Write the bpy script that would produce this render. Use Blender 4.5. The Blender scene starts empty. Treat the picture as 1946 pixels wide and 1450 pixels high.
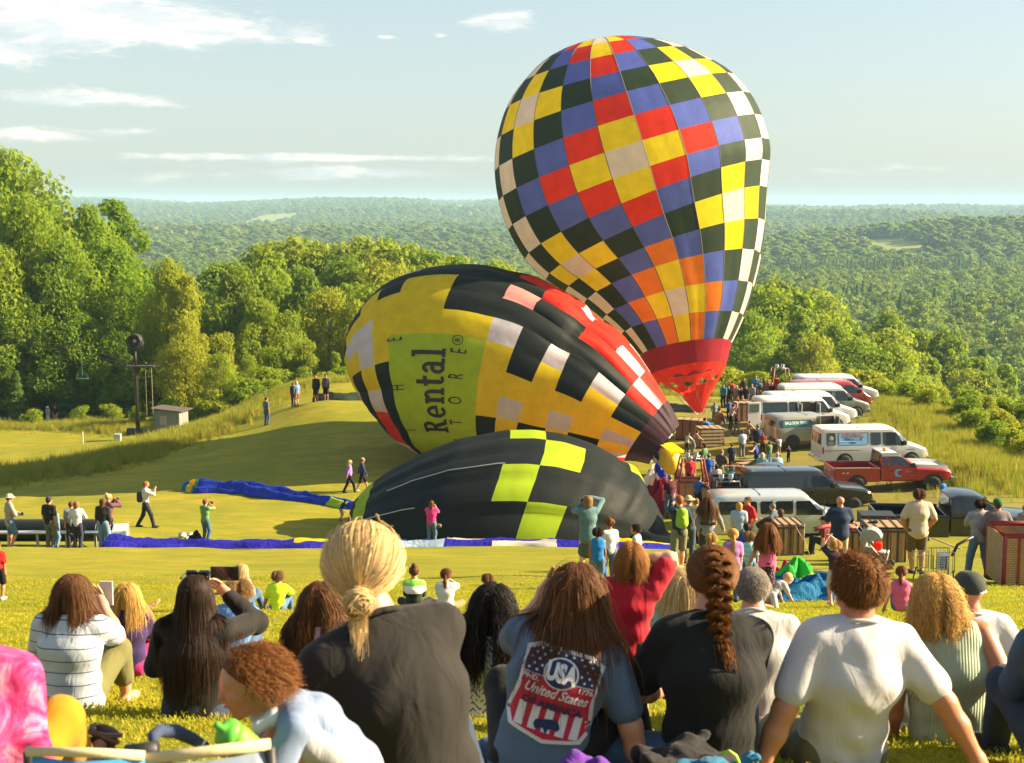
import bpy, bmesh, math, random
import numpy as np
from mathutils import Vector, Matrix
from mathutils.bvhtree import BVHTree
R = math.radians
scene = bpy.context.scene
COL = scene.collection
rng = np.random.default_rng(7)
random.seed(7)
# ------------------------------------------------------------------ camera
PW, PH, FPX = 1946.0, 1450.0, 2673.0          # photograph size, focal length in its pixels
PITCH = math.atan((725.0 - 385.0) / FPX)
CAMZ = 15.0
cam_data = bpy.data.cameras.new('camera')
cam_data.sensor_width = 36.0
cam_data.lens = 36.0 * FPX / PW
cam_data.clip_start = 0.1
cam_data.clip_end = 60000.0
cam = bpy.data.objects.new('camera', cam_data)
COL.objects.link(cam)
cam.location = (0, 0, CAMZ)
cam.rotation_euler = (R(90) - PITCH, 0, 0)
scene.camera = cam
cam_data.dof.use_dof = True
cam_data.dof.focus_distance = 50.0
cam_data.dof.aperture_fstop = 9.0
# ------------------------------------------------------------------ light and sky
SUN_AZ, SUN_EL = R(86.0), R(26.0)             # azimuth to the right of straight ahead
SUN_DIR = Vector((math.sin(SUN_AZ) * math.cos(SUN_EL), math.cos(SUN_AZ) * math.cos(SUN_EL), math.sin(SUN_EL)))
sun_data = bpy.data.lights.new('sun', 'SUN')
sun_data.energy = 4.2
sun_data.angle = R(0.6)
sun_data.color = (1.0, 0.79, 0.50)
sun = bpy.data.objects.new('sun', sun_data)
COL.objects.link(sun)
sun.location = (60, 40, 60)
sun.rotation_euler = (-SUN_DIR).to_track_quat('-Z', 'Y').to_euler()
vs = scene.view_settings
vs.view_transform = 'Standard'
vs.look = 'None'
vs.exposure = 2.25
vs.gamma = 1.0
vs.use_curve_mapping = False
cy = scene.cycles
cy.use_denoising = True
try:
 cy.denoiser = 'OPENIMAGEDENOISE'
 cy.denoising_input_passes = 'RGB_ALBEDO_NORMAL'
except Exception:
 pass
cy.max_bounces = 6
cy.diffuse_bounces = 4
cy.glossy_bounces = 2
cy.transmission_bounces = 4
cy.transparent_max_bounces = 10
cy.volume_bounces = 0
cy.caustics_reflective = False
cy.caustics_refractive = False
cy.sample_clamp_indirect = 6.0
class NB:
 def __init__(s, tree):
  s.t = tree
  s.n = tree.nodes
  s.l = tree.links
 def node(s, typ, props=None, **ins):
  nd = s.n.new(typ)
  for k, v in (props or {}).items():
   setattr(nd, k, v)
  for k, v in ins.items():
   s.put(nd, k, v)
  return nd
 def put(s, nd, k, v):
  key = int(k[1:]) if (k[0] == 'i' and k[1:].isdigit()) else k.replace('_', ' ')
  sock = nd.inputs[key]
  if isinstance(v, bpy.types.NodeSocket):
   s.l.new(v, sock)
  elif isinstance(v, bpy.types.Node):
   s.l.new(v.outputs[0], sock)
  else:
   if hasattr(sock.default_value, '__len__') and hasattr(v, '__len__') and len(v) == 3 and len(sock.default_value) == 4:
    v = (*v, 1.0)
   sock.default_value = v
 def math(s, op, a, b=0.0, c=0.0, clamp=False):
  nd = s.n.new('ShaderNodeMath')
  nd.operation = op
  nd.use_clamp = clamp
  s.put(nd, 'i0', a)
  s.put(nd, 'i1', b)
  if op in ('MULTIPLY_ADD', 'SMOOTH_MIN', 'WRAP', 'COMPARE'):
   s.put(nd, 'i2', c)
  return nd.outputs[0]
 def ramp(s, fac, stops, interp='LINEAR'):
  nd = s.n.new('ShaderNodeValToRGB')
  cr = nd.color_ramp
  cr.interpolation = interp
  while len(cr.elements) < len(stops):
   cr.elements.new(0.5)
  for e, (p, c) in zip(cr.elements, stops):
   e.position = p
   e.color = (*c, 1.0) if len(c) == 3 else c
  s.put(nd, 'i0', fac)
  return nd.outputs[0]
 def mix(s, fac, a, b, blend='MIX'):
  nd = s.n.new('ShaderNodeMix')
  nd.data_type = 'RGBA'
  nd.blend_type = blend
  s.put(nd, 'i0', fac)
  s.put(nd, 'i6', a)
  s.put(nd, 'i7', b)
  return nd.outputs[2]
 def maprange(s, v, a, b, c=0.0, d=1.0, smooth=False):
  nd = s.n.new('ShaderNodeMapRange')
  nd.interpolation_type = 'SMOOTHSTEP' if smooth else 'LINEAR'
  for k, x in zip(('i0', 'i1', 'i2', 'i3', 'i4'), (v, a, b, c, d)):
   s.put(nd, k, x)
  return nd.outputs[0]
 def noise(s, vec, scale, detail=4.0, rough=0.5, out=0, dist=0.0, dim='3D'):
  nd = s.n.new('ShaderNodeTexNoise')
  nd.noise_dimensions = dim
  if vec is not None:
   s.put(nd, 'Vector', vec)
  s.put(nd, 'Scale', scale)
  s.put(nd, 'Detail', detail)
  s.put(nd, 'Roughness', rough)
  s.put(nd, 'Distortion', dist)
  return nd.outputs[out]
 def mapping(s, vec, scale=(1, 1, 1), loc=(0, 0, 0), rot=(0, 0, 0)):
  nd = s.n.new('ShaderNodeMapping')
  s.put(nd, 'Vector', vec)
  nd.inputs['Location'].default_value = loc
  nd.inputs['Rotation'].default_value = rot
  nd.inputs['Scale'].default_value = scale
  return nd.outputs[0]
# world: physical sky plus clouds in directions (azimuth / elevation in degrees)
world = bpy.data.worlds.new('World')
scene.world = world
world.use_nodes = True
wt = world.node_tree
for n_ in list(wt.nodes):
 wt.nodes.remove(n_)
w = NB(wt)
sky = w.node('ShaderNodeTexSky', dict(sky_type='NISHITA', sun_disc=False, sun_elevation=SUN_EL,
          sun_rotation=SUN_AZ, altitude=100.0, air_density=1.0, dust_density=1.6, ozone_density=1.6))
geo = w.node('ShaderNodeTexCoord')
sep = w.node('ShaderNodeSeparateXYZ', i0=geo.outputs['Generated'])
dx, dy, dz = sep.outputs[0], sep.outputs[1], sep.outputs[2]
DEG = 180.0 / math.pi
az = w.math('MULTIPLY', w.math('ARCTAN2', dx, dy), DEG)
el = w.math('MULTIPLY', w.math('ARCSINE', dz), DEG)
cvec = w.node('ShaderNodeCombineXYZ', X=w.math('MULTIPLY', az, 0.34), Y=w.math('MULTIPLY', el, 1.15), Z=3.7)
n_big = w.noise(cvec.outputs[0], 0.75, 7.0, 0.64, dist=0.4)
n_fine = w.noise(cvec.outputs[0], 2.6, 8.0, 0.68, dist=0.3)
nn = w.math('ADD', w.math('MULTIPLY', n_big, 0.55), w.math('MULTIPLY', n_fine, 0.45))
def blob(a0, e0, sa, se, amp):
 qa = w.math('DIVIDE', w.math('SUBTRACT', az, a0), sa)
 qe = w.math('DIVIDE', w.math('SUBTRACT', el, e0), se)
 q = w.math('ADD', w.math('MULTIPLY', qa, qa), w.math('MULTIPLY', qe, qe))
 return w.math('MULTIPLY', w.math('EXPONENT', w.math('MULTIPLY', q, -1.0)), amp)
def px_az(px):
 return math.degrees(math.atan((px - 973.0) / FPX))
def px_el(py):
 return math.degrees(math.atan((725.0 - py) / FPX) - PITCH)
cover = None
for (cx_, cy_, sx_, sy_, am_) in ((110, 40, 300, 74, .46), (330, 60, 190, 26, .33), (40, 118, 75, 18, .33), (585, 70, 55, 17, .32), (950, 42, 75, 24, .36),
         (120, 197, 210, 17, .34), (90, 262, 190, 17, .30), (240, 255, 60, 8, .2), (620, 300, 520, 9, .30), (480, 335, 420, 16, .22), (640, 322, 120, 8, .2),
         (1750, 322, 330, 12, .22), (840, 66, 14, 5, .3), (740, 72, 22, 4, .26), (760, 330, 200, 10, .16)):
 b = blob(px_az(cx_), px_el(cy_), sx_ / FPX * DEG, sy_ / FPX * DEG, am_)
 cover = b if cover is None else w.math('ADD', cover, b)
# the cloudiness goes on all round the sky, as scattered banks
allround = w.math('MULTIPLY', w.maprange(el, 9.0, 16.0, 0.0, 1.0, True), 0.17)
cover = w.math('ADD', cover, allround)
dens = w.maprange(w.math('ADD', nn, cover), 0.62, 0.95, 0.0, 1.0, True)
dens = w.math('MULTIPLY', dens, w.maprange(el, 0.2, 2.2, 0.35, 0.92))
# cloud body: brighter crest, greyer base (light on the cloud, from the noise gradient)
cvec2 = w.node('ShaderNodeCombineXYZ', X=w.math('MULTIPLY', w.math('ADD', az, 0.8), 0.34), Y=w.math('MULTIPLY', w.math('ADD', el, 0.45), 1.15), Z=3.7)
n_big2 = w.noise(cvec2.outputs[0], 0.75, 7.0, 0.64, dist=0.4)
shade = w.maprange(w.math('SUBTRACT', n_big, n_big2), -0.10, 0.12, 0.0, 1.0, True)
ccol = w.mix(shade, (4.6, 4.9, 4.9, 1), (7.4, 6.9, 6.0, 1))
# warm summer-evening haze in the sky itself, everywhere along the horizon
skyc = w.mix(w.maprange(el, 0.0, 18.0, 0.66, 0.30), sky.outputs[0], (3.6, 4.15, 3.9, 1))
fin = w.mix(dens, skyc, ccol)
bg = w.node('ShaderNodeBackground', Color=fin, Strength=0.042)
wo = w.node('ShaderNodeOutputWorld', Surface=bg.outputs[0])
# ------------------------------------------------------------------ photograph rays
def ray(px, py):
 u = (px - 973.0) / FPX
 v = (725.0 - py) / FPX
 c, s = math.cos(PITCH), math.sin(PITCH)
 return np.array((u, c + v * s, -s + v * c))
def W(px, py, d):
 r = ray(px, py)
 p = r * (d / r[1])
 p[2] += CAMZ
 return p
# ------------------------------------------------------------------ tagging and linking
def tag(o, label=None, cat=None, group=None, kind=None):
 if label:
  o['label'] = label
 if cat:
  o['category'] = cat
 if group:
  o['group'] = group
 if kind:
  o['kind'] = kind
 return o
def empty(name, loc=(0, 0, 0), rz=0.0, label=None, cat=None, group=None):
 o = bpy.data.objects.new(name, None)
 o.empty_display_size = 0.2
 o.location = loc
 o.rotation_euler = (0, 0, rz)
 COL.objects.link(o)
 return tag(o, label, cat, group)
def link_mesh(name, me, mats=None, parent=None, loc=None):
 o = bpy.data.objects.new(name, me)
 if mats is not None:
  if not isinstance(mats, (list, tuple)):
   mats = [mats]
  if len(me.materials) == 0:
   for m in mats:
    me.materials.append(m)
 COL.objects.link(o)
 if parent is not None:
  o.parent = parent
 if loc is not None:
  o.location = loc
 return o
def np_mesh(name, V, F, smooth=True, fmat=None, uv=None, attrs=None):
 me = bpy.data.meshes.new(name)
 V = np.asarray(V, dtype=np.float32)
 blocks = F if isinstance(F, list) else [F]
 blocks = [np.asarray(b, dtype=np.int32) for b in blocks if len(b)]
 me.vertices.add(len(V))
 me.vertices.foreach_set('co', V.ravel())
 nl = sum(b.size for b in blocks)
 nf = sum(len(b) for b in blocks)
 me.loops.add(nl)
 me.polygons.add(nf)
 if nf:
  lv = np.concatenate([b.ravel() for b in blocks])
  sizes = np.concatenate([np.full(len(b), b.shape[1], dtype=np.int32) for b in blocks])
  starts = np.concatenate(([0], np.cumsum(sizes)[:-1])).astype(np.int32)
  me.loops.foreach_set('vertex_index', lv)
  me.polygons.foreach_set('loop_start', starts)
  me.polygons.foreach_set('loop_total', sizes)
  if fmat is not None:
   me.polygons.foreach_set('material_index', np.asarray(fmat, dtype=np.int32))
  me.polygons.foreach_set('use_smooth', np.full(nf, bool(smooth)))
 for an, (kind, arr) in (attrs or {}).items():
  a = me.attributes.new(an, kind, 'POINT')
  arr = np.asarray(arr, dtype=np.float32)
  a.data.foreach_set('color' if kind == 'FLOAT_COLOR' else ('vector' if kind == 'FLOAT_VECTOR' else 'value'), arr.ravel())
 me.update(calc_edges=True)
 me.validate()
 return me
class MB:
 def __init__(s):
  s.v, s.f, s.m = [], [], []
  s.n = 0
 def add(s, verts, faces, mat=0):
  verts = [tuple(map(float, p)) for p in verts]
  s.v += verts
  for f in faces:
   s.f.append(tuple(i + s.n for i in f))
   s.m.append(mat)
  s.n += len(verts)
  return s
 def box(s, c, size, rz=0.0, mat=0, taper=1.0, ry=0.0, rx=0.0):
  hx, hy, hz = size[0] / 2, size[1] / 2, size[2] / 2
  M = Matrix.Rotation(rz, 3, 'Z') @ Matrix.Rotation(ry, 3, 'Y') @ Matrix.Rotation(rx, 3, 'X')
  pts = []
  for z in (-1, 1):
   k = taper if z > 0 else 1.0
   for (x, y) in ((-1, -1), (1, -1), (1, 1), (-1, 1)):
    pts.append(M @ Vector((x * hx * k, y * hy * k, z * hz)) + Vector(c))
  return s.add(pts, [(0, 3, 2, 1), (4, 5, 6, 7), (0, 1, 5, 4), (1, 2, 6, 5), (2, 3, 7, 6), (3, 0, 4, 7)], mat)
 def tube(s, pts, rad, n=8, mat=0, caps=True, closed=False):
  pts = [Vector(p) for p in pts]
  m = len(pts)
  rads = rad if hasattr(rad, '__len__') else [rad] * m
  rings = []
  prev = None
  for i, p in enumerate(pts):
   if closed:
    t = (pts[(i + 1) % m] - pts[i - 1]).normalized()
   else:
    t = (pts[min(i + 1, m - 1)] - pts[max(i - 1, 0)]).normalized()
   if prev is None:
    a = Vector((0, 0, 1)) if abs(t.z) < 0.9 else Vector((1, 0, 0))
    x = t.cross(a).normalized()
   else:
    x = (prev - t * prev.dot(t)).normalized()
   prev = x
   y = t.cross(x)
   rings.append([p + (x * math.cos(2 * math.pi * k / n) + y * math.sin(2 * math.pi * k / n)) * rads[i] for k in range(n)])
  vv = [q for r in rings for q in r]
  ff = []
  for i in range(m if closed else m - 1):
   j = (i + 1) % m
   for k in range(n):
    k2 = (k + 1) % n
    ff.append((i * n + k, i * n + k2, j * n + k2, j * n + k))
  if caps and not closed:
   ff.append(tuple(range(n - 1, -1, -1)))
   ff.append(tuple((m - 1) * n + k for k in range(n)))
  return s.add(vv, ff, mat)
 def lathe(s, prof, n=16, c=(0, 0, 0), axis='Z', mat=0, M=None):
  vv, ff = [], []
  for (r, h) in prof:
   for k in range(n):
    a = 2 * math.pi * k / n
    q = Vector((r * math.cos(a), r * math.sin(a), h))
    if axis == 'X':
     q = Vector((q.z, q.x, q.y))
    elif axis == 'Y':
     q = Vector((q.x, q.z, q.y)) if False else Vector((q.y, q.z, q.x))
    if M is not None:
     q = M @ q
    vv.append(q + Vector(c))
  m = len(prof)
  for i in range(m - 1):
   for k in range(n):
    k2 = (k + 1) % n
    ff.append((i * n + k, i * n + k2, (i + 1) * n + k2, (i + 1) * n + k))
  if prof[0][0] > 1e-5:
   ff.append(tuple(range(n - 1, -1, -1)))
  if prof[-1][0] > 1e-5:
   ff.append(tuple((m - 1) * n + k for k in range(n)))
  return s.add(vv, ff, mat)
 def prism(s, poly, y0, y1, mat=0):
  n = len(poly)
  vv = [(x, y0, z) for x, z in poly] + [(x, y1, z) for x, z in poly]
  ff = [tuple(range(n)), tuple(range(2 * n - 1, n - 1, -1))]
  for i in range(n):
   j = (i + 1) % n
   ff.append((i, i + n, j + n, j))
  return s.add(vv, ff, mat)
 def mesh(s, name, smooth=False):
  me = bpy.data.meshes.new(name)
  me.from_pydata(s.v, [], s.f)
  me.polygons.foreach_set('material_index', s.m)
  if smooth:
   me.polygons.foreach_set('use_smooth', [True] * len(s.f))
  me.update()
  bm = bmesh.new()
  bm.from_mesh(me)
  bmesh.ops.recalc_face_normals(bm, faces=bm.faces)
  bm.to_mesh(me)
  bm.free()
  return me
 def build(s, name, mats, parent=None, smooth=False, bevel=0.0, loc=None, autosmooth=None):
  o = link_mesh(name, s.mesh(name, smooth), mats, parent, loc)
  if bevel:
   m = o.modifiers.new('bevel', 'BEVEL')
   m.width = bevel
   m.segments = 2
   m.limit_method = 'ANGLE'
   m.angle_limit = R(40)
  return o
# ------------------------------------------------------------------ materials
MATS = {}
def new_mat(name):
 m = bpy.data.materials.new(name)
 m.use_nodes = True
 nt = m.node_tree
 for n_ in list(nt.nodes):
  nt.nodes.remove(n_)
 b = NB(nt)
 out = b.node('ShaderNodeOutputMaterial')
 return m, b, out
def plain(name, col, rough=0.6, metal=0.0, var=0.12, vscale=6.0, bump=0.0, bscale=60.0, spec=0.5, coat=0.0, trans=0.0, sheen=0.0, stretch=(1, 1, 1)):
 if name in MATS:
  return MATS[name]
 m, b, out = new_mat(name)
 tc = b.node('ShaderNodeTexCoord')
 co = tc.outputs['Object']
 if stretch != (1, 1, 1):
  co = b.mapping(co, stretch)
 nz = b.noise(co, vscale, 4.0, 0.6)
 f = b.maprange(nz, 0.3, 0.7, 1.0 - var, 1.0 + var)
 cv = b.node('ShaderNodeVectorMath', dict(operation='SCALE'), i0=(col[0], col[1], col[2]))
 b.put(cv, 'Scale', f)
 p = b.node('ShaderNodeBsdfPrincipled', Base_Color=cv.outputs[0], Roughness=rough, Metallic=metal)
 p.inputs['Specular IOR Level'].default_value = spec
 if coat:
  p.inputs['Coat Weight'].default_value = coat
  p.inputs['Coat Roughness'].default_value = 0.06
 if sheen:
  p.inputs['Sheen Weight'].default_value = sheen
 if bump:
  nb = b.noise(co, bscale, 3.0, 0.6)
  bp = b.node('ShaderNodeBump', Strength=min(1.0, bump * 4), Distance=bump * 0.1, Height=nb)
  b.put(p, 'Normal', bp.outputs[0])
 sh = p.outputs[0]
 if trans:
  tr = b.node('ShaderNodeBsdfTranslucent', Color=cv.outputs[0])
  mx = b.node('ShaderNodeMixShader', i0=trans, i1=sh, i2=tr.outputs[0])
  sh = mx.outputs[0]
 b.l.new(sh, out.inputs[0])
 MATS[name] = m
 return m
def smoothstep(a, b, x):
 t = np.clip((x - a) / (b - a), 0, 1)
 return t * t * (3 - 2 * t)
# ================================================================== LAND
# heights, from the sizes of the people and cars seen on the ground: (pixel x, pixel y, metres ahead)
_cp = []
for d_, drop_ in ((-15, -2.6), (-6, -.4), (0, .95), (4.6, 1.985), (6.8, 2.5), (10, 3.3), (19, 5.6), (29, 7.85), (40, 10.2), (46.5, 11.55), (52, 13.0)):
 for s_ in (-1.0, -.45, 0, .45, 1.0):
  _cp.append(((d_ + 14) * s_ * 0.62, d_, CAMZ - drop_))
for px_, py_, d_ in ((820, 1030, 58), (600, 1010, 60), (400, 1020, 58), (200, 1000, 60), (1000, 1030, 58), (1450, 1022, 60), (1650, 985, 60), (1900, 955, 60),
      (660, 937, 72), (690, 937, 72), (350, 945, 72), (100, 950, 74), (1300, 950, 70), (1500, 945, 68), (1700, 942, 68), (1800, 930, 69),
      (0, 932, 80), (350, 846, 92), (508, 808, 95), (600, 765, 97), (560, 738, 112), (680, 760, 100), (200, 893, 86),
      (800, 868, 81), (1000, 880, 80), (1250, 890, 78), (1330, 848, 84), (1450, 830, 85), (1600, 900, 74), (1600, 800, 92), (1500, 790, 95), (1400, 768, 100),
      (1300, 770, 99), (1000, 778, 98), (1680, 790, 93), (1740, 850, 81), (1830, 905, 70), (1200, 757, 104),
      (265, 832, 112), (325, 828, 114), (95, 808, 130), (0, 850, 112), (100, 850, 107), (20, 800, 132), (180, 800, 128), (420, 800, 108), (-200, 860, 105), (-200, 800, 135)):
 p_ = W(px_, py_, d_)
 _cp.append(tuple(p_))
for x_, y_, z_ in ((-80, 150, -8), (-50, 150, -8.5), (-25, 140, -6), (-8, 135, -5.5), (10, 130, -5), (30, 128, -4.5), (-80, 210, -16), (-40, 210, -18), (0, 200, -18), (40, 190, -20), (80, 180, -26),
     (-90, 290, -32), (-30, 290, -36), (40, 280, -38), (110, 260, -42), (44, 110, -4), (48, 95, -3.5), (44, 80, -2.2), (40, 66, -0.8), (52, 70, -4.5), (62, 90, -11), (60, 120, -14), (36, 52, 1.2), (60, 55, -4), (80, 80, -17), (100, 120, -28),
     (-70, 60, -1.0), (-75, 90, -3.2), (-110, 110, -6), (-110, 150, -8), (-60, 40, 3), (60, 30, 4.5), (120, 60, -14), (-120, 60, -2)):
 _cp.append((x_, y_, z_))
_cp = np.array(_cp, dtype=float)
_A = _cp[:, :2]
def _phi(r2):
 return 0.5 * r2 * np.log(r2 + 1e-9)
_n = len(_A)
_K = _phi(((_A[:, None, :] - _A[None]) ** 2).sum(-1)) + np.eye(_n) * 1.0
_P = np.column_stack([np.ones(_n), _A])
_M = np.block([[_K, _P], [_P.T, np.zeros((3, 3))]])
_sol = np.linalg.solve(_M, np.concatenate([_cp[:, 2], np.zeros(3)]))
GX0, GX1, GY0, GY1, GS = -150.0, 150.0, -24.0, 300.0, 1.0
_gx = np.arange(GX0, GX1 + .5, GS)
_gy = np.arange(GY0, GY1 + .5, GS)
_XX, _YY = np.meshgrid(_gx, _gy, indexing='ij')
_Q = np.column_stack([_XX.ravel(), _YY.ravel()])
_Z = np.concatenate([_phi(((q[:, None, :] - _A[None]) ** 2).sum(-1)) @ _sol[:_n] + _sol[_n] + q @ _sol[_n + 1:] for q in np.array_split(_Q, 40)])
_ZG = np.clip(_Z, -46, 30).reshape(_XX.shape)
def _near(x, y):
 fx = np.clip((x - GX0) / GS, 0, len(_gx) - 1.001)
 fy = np.clip((y - GY0) / GS, 0, len(_gy) - 1.001)
 ix, iy = fx.astype(int), fy.astype(int)
 tx, ty = fx - ix, fy - iy
 return (_ZG[ix, iy] * (1 - tx) * (1 - ty) + _ZG[ix + 1, iy] * tx * (1 - ty) + _ZG[ix, iy + 1] * (1 - tx) * ty + _ZG[ix + 1, iy + 1] * tx * ty)
def _bump(x, y, cx, cyy, sx, sy, h, ang=0.0):
 c, s = math.cos(ang), math.sin(ang)
 u = (x - cx) * c + (y - cyy) * s
 v = -(x - cx) * s + (y - cyy) * c
 return h * np.exp(-(u / sx) ** 2 - (v / sy) ** 2)
def ground_z(x, y):
 x = np.asarray(x, dtype=float)
 y = np.asarray(y, dtype=float)
 z = _near(x, y)
 far = np.full_like(z, -47.0)
 ridge = 58.0 * smoothstep(2700, 5200, y + 0.15 * np.abs(x)) * (0.35 + 0.65 * smoothstep(900, -900, x))
 ridge += 11.0 * np.sin(x * 0.0021 + 1.0) * smoothstep(2500, 4500, y) + 7.0 * np.sin(x * 0.0057 + y * 0.001) * smoothstep(1800, 3500, y)
 far = far + ridge
 far = far + _bump(x, y, 640, 1550, 320, 210, 36, -0.1) + _bump(x, y, 700, 3000, 560, 330, 24) + _bump(x, y, 330, 2500, 420, 240, 10)
 far = far + _bump(x, y, -700, 2300, 700, 300, 14) + _bump(x, y, 1900, 4600, 1500, 700, 12)
 for cx_, cy_, sx_, sy_, h_ in ((-900, 1500, 500, 160, 14), (-300, 1900, 420, 170, 13), (1500, 2300, 600, 220, 20), (900, 2050, 380, 170, 15), (2300, 3600, 900, 260, 26), (300, 3700, 700, 240, 18), (1200, 5200, 1500, 350, 16), (-1500, 3100, 700, 240, 18), (3000, 6400, 2200, 500, 10), (100, 6500, 2600, 500, 8)):
  far = far + _bump(x, y, cx_, cy_, sx_, sy_, h_)
 far = far + smoothstep(7000, 13000, y) * (18 + 8 * np.sin(x * 0.0008))
 far = far - smoothstep(7700, 11000, y) * 55
 far = far + 1.5 * np.sin(x * 0.011) * np.cos(y * 0.009)
 t = smoothstep(190, 420, y)
 side = smoothstep(110, 170, np.abs(x)) * smoothstep(-30, 20, y)
 zz = z * (1 - t) + far * t
 z_side = np.where(x > 0, -30.0, -8.0) + 0 * z
 t2 = side * (1 - t)
 return zz * (1 - t2 * 0.7) + z_side * t2 * 0.7
def gz(x, y):
 return float(ground_z(np.array([x]), np.array([y]))[0])
def G(px, py, dmin=2.0, dmax=400.0):
 r = ray(px, py)
 d = np.exp(np.linspace(math.log(dmin), math.log(dmax), 1500))
 pts = r[None] * (d / r[1])[:, None]
 zz = pts[:, 2] + CAMZ
 below = zz < ground_z(pts[:, 0], pts[:, 1])
 i = int(np.argmax(below)) if below.any() else len(d) - 1
 return np.array((pts[i, 0], pts[i, 1], gz(pts[i, 0], pts[i, 1])))
def GD(px, d):
 x = (px - 973.0) / FPX * d / ray(px, 900)[1]
 return np.array((x, d, gz(x, d)))
# --------------------------------------------------------------- ground sheet
def ground_sheet():
 ys = np.concatenate([np.linspace(-22, 4, 27), np.geomspace(4.5, 130, 190), np.geomspace(133, 26000, 170)])
 ss = np.concatenate([np.linspace(-1.35, -.5, 26)[:-1], np.linspace(-.5, .5, 161), np.linspace(.5, 1.35, 26)[1:]])
 Y, S = np.meshgrid(ys, ss, indexing='ij')
 X = S * (np.maximum(Y, 0) * 0.85 + 26)
 Z = ground_z(X, Y)
 jit = 0.035 * np.sin(X * 1.9 + np.sin(Y * .7) * 2) * np.cos(Y * 1.3 + X * .31) + 0.05 * np.sin(X * .53 + 2) * np.sin(Y * .41)
 Z += jit * (Y < 130)
 ny, nx = Y.shape
 V = np.column_stack([X.ravel(), Y.ravel(), Z.ravel()])
 i = np.arange(ny * nx).reshape(ny, nx)
 F = np.column_stack([i[:-1, :-1].ravel(), i[:-1, 1:].ravel(), i[1:, 1:].ravel(), i[1:, :-1].ravel()])
 me = np_mesh('ground', V, F)
 m, b, out = new_mat('lawn')
 g = b.node('ShaderNodeNewGeometry')
 pos = g.outputs['Position']
 sp = b.node('ShaderNodeSeparateXYZ', i0=pos)
 y = sp.outputs[1]
 n1 = b.noise(pos, 0.16, 5, 0.6)
 n2 = b.noise(b.mapping(pos, (0.35, 1.0, 1.0)), 1.7, 5, 0.65)
 n3 = b.noise(b.mapping(pos, (1, 0.8, 1)), 24.0, 4, 0.7)
 n4 = b.noise(pos, 140.0, 2, 0.7)
 base = b.ramp(n1, [(0.28, (.21, .215, .012)), (0.5, (.33, .275, .016)), (0.72, (.43, .31, .026))])
 n5 = b.noise(b.mapping(pos, (.5, 1, 1)), .62, 4, .7)
 base = b.mix(b.maprange(n5, .45, .68, 0, .7), base, (.140, .160, .009))
 base = b.mix(b.maprange(n2, .42, .66), base, (.19, .205, .011))
 base = b.mix(b.maprange(n3, .38, .66, 0, .62), base, (.095, .125, .008))
 base = b.mix(b.maprange(n4, .50, .72, 0, .30), base, (.27, .24, .035))
 worn = b.math('MULTIPLY', b.maprange(sp.outputs[0], 9.0, 14.0, 0, 1, True), b.math('MULTIPLY', b.maprange(y, 56, 62, 0, 1, True), b.maprange(y, 104, 98, 0, 1, True)))
 worn = b.math('MULTIPLY', worn, b.maprange(n1, .3, .6, .25, .75))
 base = b.mix(worn, base, (.165, .140, .045))
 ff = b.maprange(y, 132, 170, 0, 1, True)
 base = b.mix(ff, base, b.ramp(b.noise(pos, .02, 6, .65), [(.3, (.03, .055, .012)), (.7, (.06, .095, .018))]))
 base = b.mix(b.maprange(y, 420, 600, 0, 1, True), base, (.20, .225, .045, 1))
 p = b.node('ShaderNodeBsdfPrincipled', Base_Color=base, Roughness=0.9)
 p.inputs['Specular IOR Level'].default_value = 0.15
 hh = b.math('ADD', b.math('MULTIPLY', n3, 0.6), b.math('MULTIPLY', n4, 0.4))
 bp = b.node('ShaderNodeBump', Strength=0.8, Distance=0.05, Height=hh)
 b.put(p, 'Normal', bp.outputs[0])
 b.l.new(p.outputs[0], out.inputs[0])
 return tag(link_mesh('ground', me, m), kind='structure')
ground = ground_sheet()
# --------------------------------------------------------------- leaf materials and trees
def leaf_mat(name, c0, c1, c2, trans=0.55, rough=0.6, spread=1.0, pv=None, gap=.16):
 m, b, out = new_mat(name)
 oi = b.node('ShaderNodeObjectInfo')
 at = b.node('ShaderNodeAttribute', dict(attribute_name='leafv'))
 f = b.math('ADD', b.math('MULTIPLY', oi.outputs['Random'], 0.62 * spread), b.math('MULTIPLY', at.outputs['Fac'], 0.38))
 if pv:
  gp = b.node('ShaderNodeNewGeometry')
  f = b.math('ADD', f, b.maprange(b.noise(gp.outputs['Position'], pv, 4, .65), .32, .68, -.38, .38))
 col = b.ramp(f, [(0.08, c0), (0.5, c1), (0.95, c2)])
 d = b.node('ShaderNodeBsdfPrincipled', Base_Color=col, Roughness=rough)
 d.inputs['Specular IOR Level'].default_value = 0.25
 t = b.node('ShaderNodeBsdfTranslucent', Color=b.mix(0.5, col, (.32, .38, .02, 1)))
 mx = b.node('ShaderNodeMixShader', i0=trans, i1=d.outputs[0], i2=t.outputs[0])
 if gap:
  mx = b.node('ShaderNodeMixShader', i0=gap, i1=mx.outputs[0], i2=b.node('ShaderNodeBsdfTransparent').outputs[0])
 b.l.new(mx.outputs[0], out.inputs[0])
 MATS[name] = m
 return m
LEAF_G = leaf_mat('leaf_green', (.100, .215, .014), (.160, .280, .016), (.250, .310, .018))
LEAF_Y = leaf_mat('leaf_yellowgreen', (.150, .260, .014), (.230, .305, .016), (.33, .315, .020))
LEAF_D = leaf_mat('leaf_dark', (.070, .155, .012), (.110, .200, .014), (.190, .235, .016))
LEAF_F = leaf_mat('leaf_far', (.115, .215, .034), (.170, .280, .036), (.275, .320, .040), trans=0.35, pv=.006)
LEAF_C = leaf_mat('leaf_conifer', (.075, .165, .034), (.105, .200, .036), (.160, .230, .040), trans=0.25, pv=.006)
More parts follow.
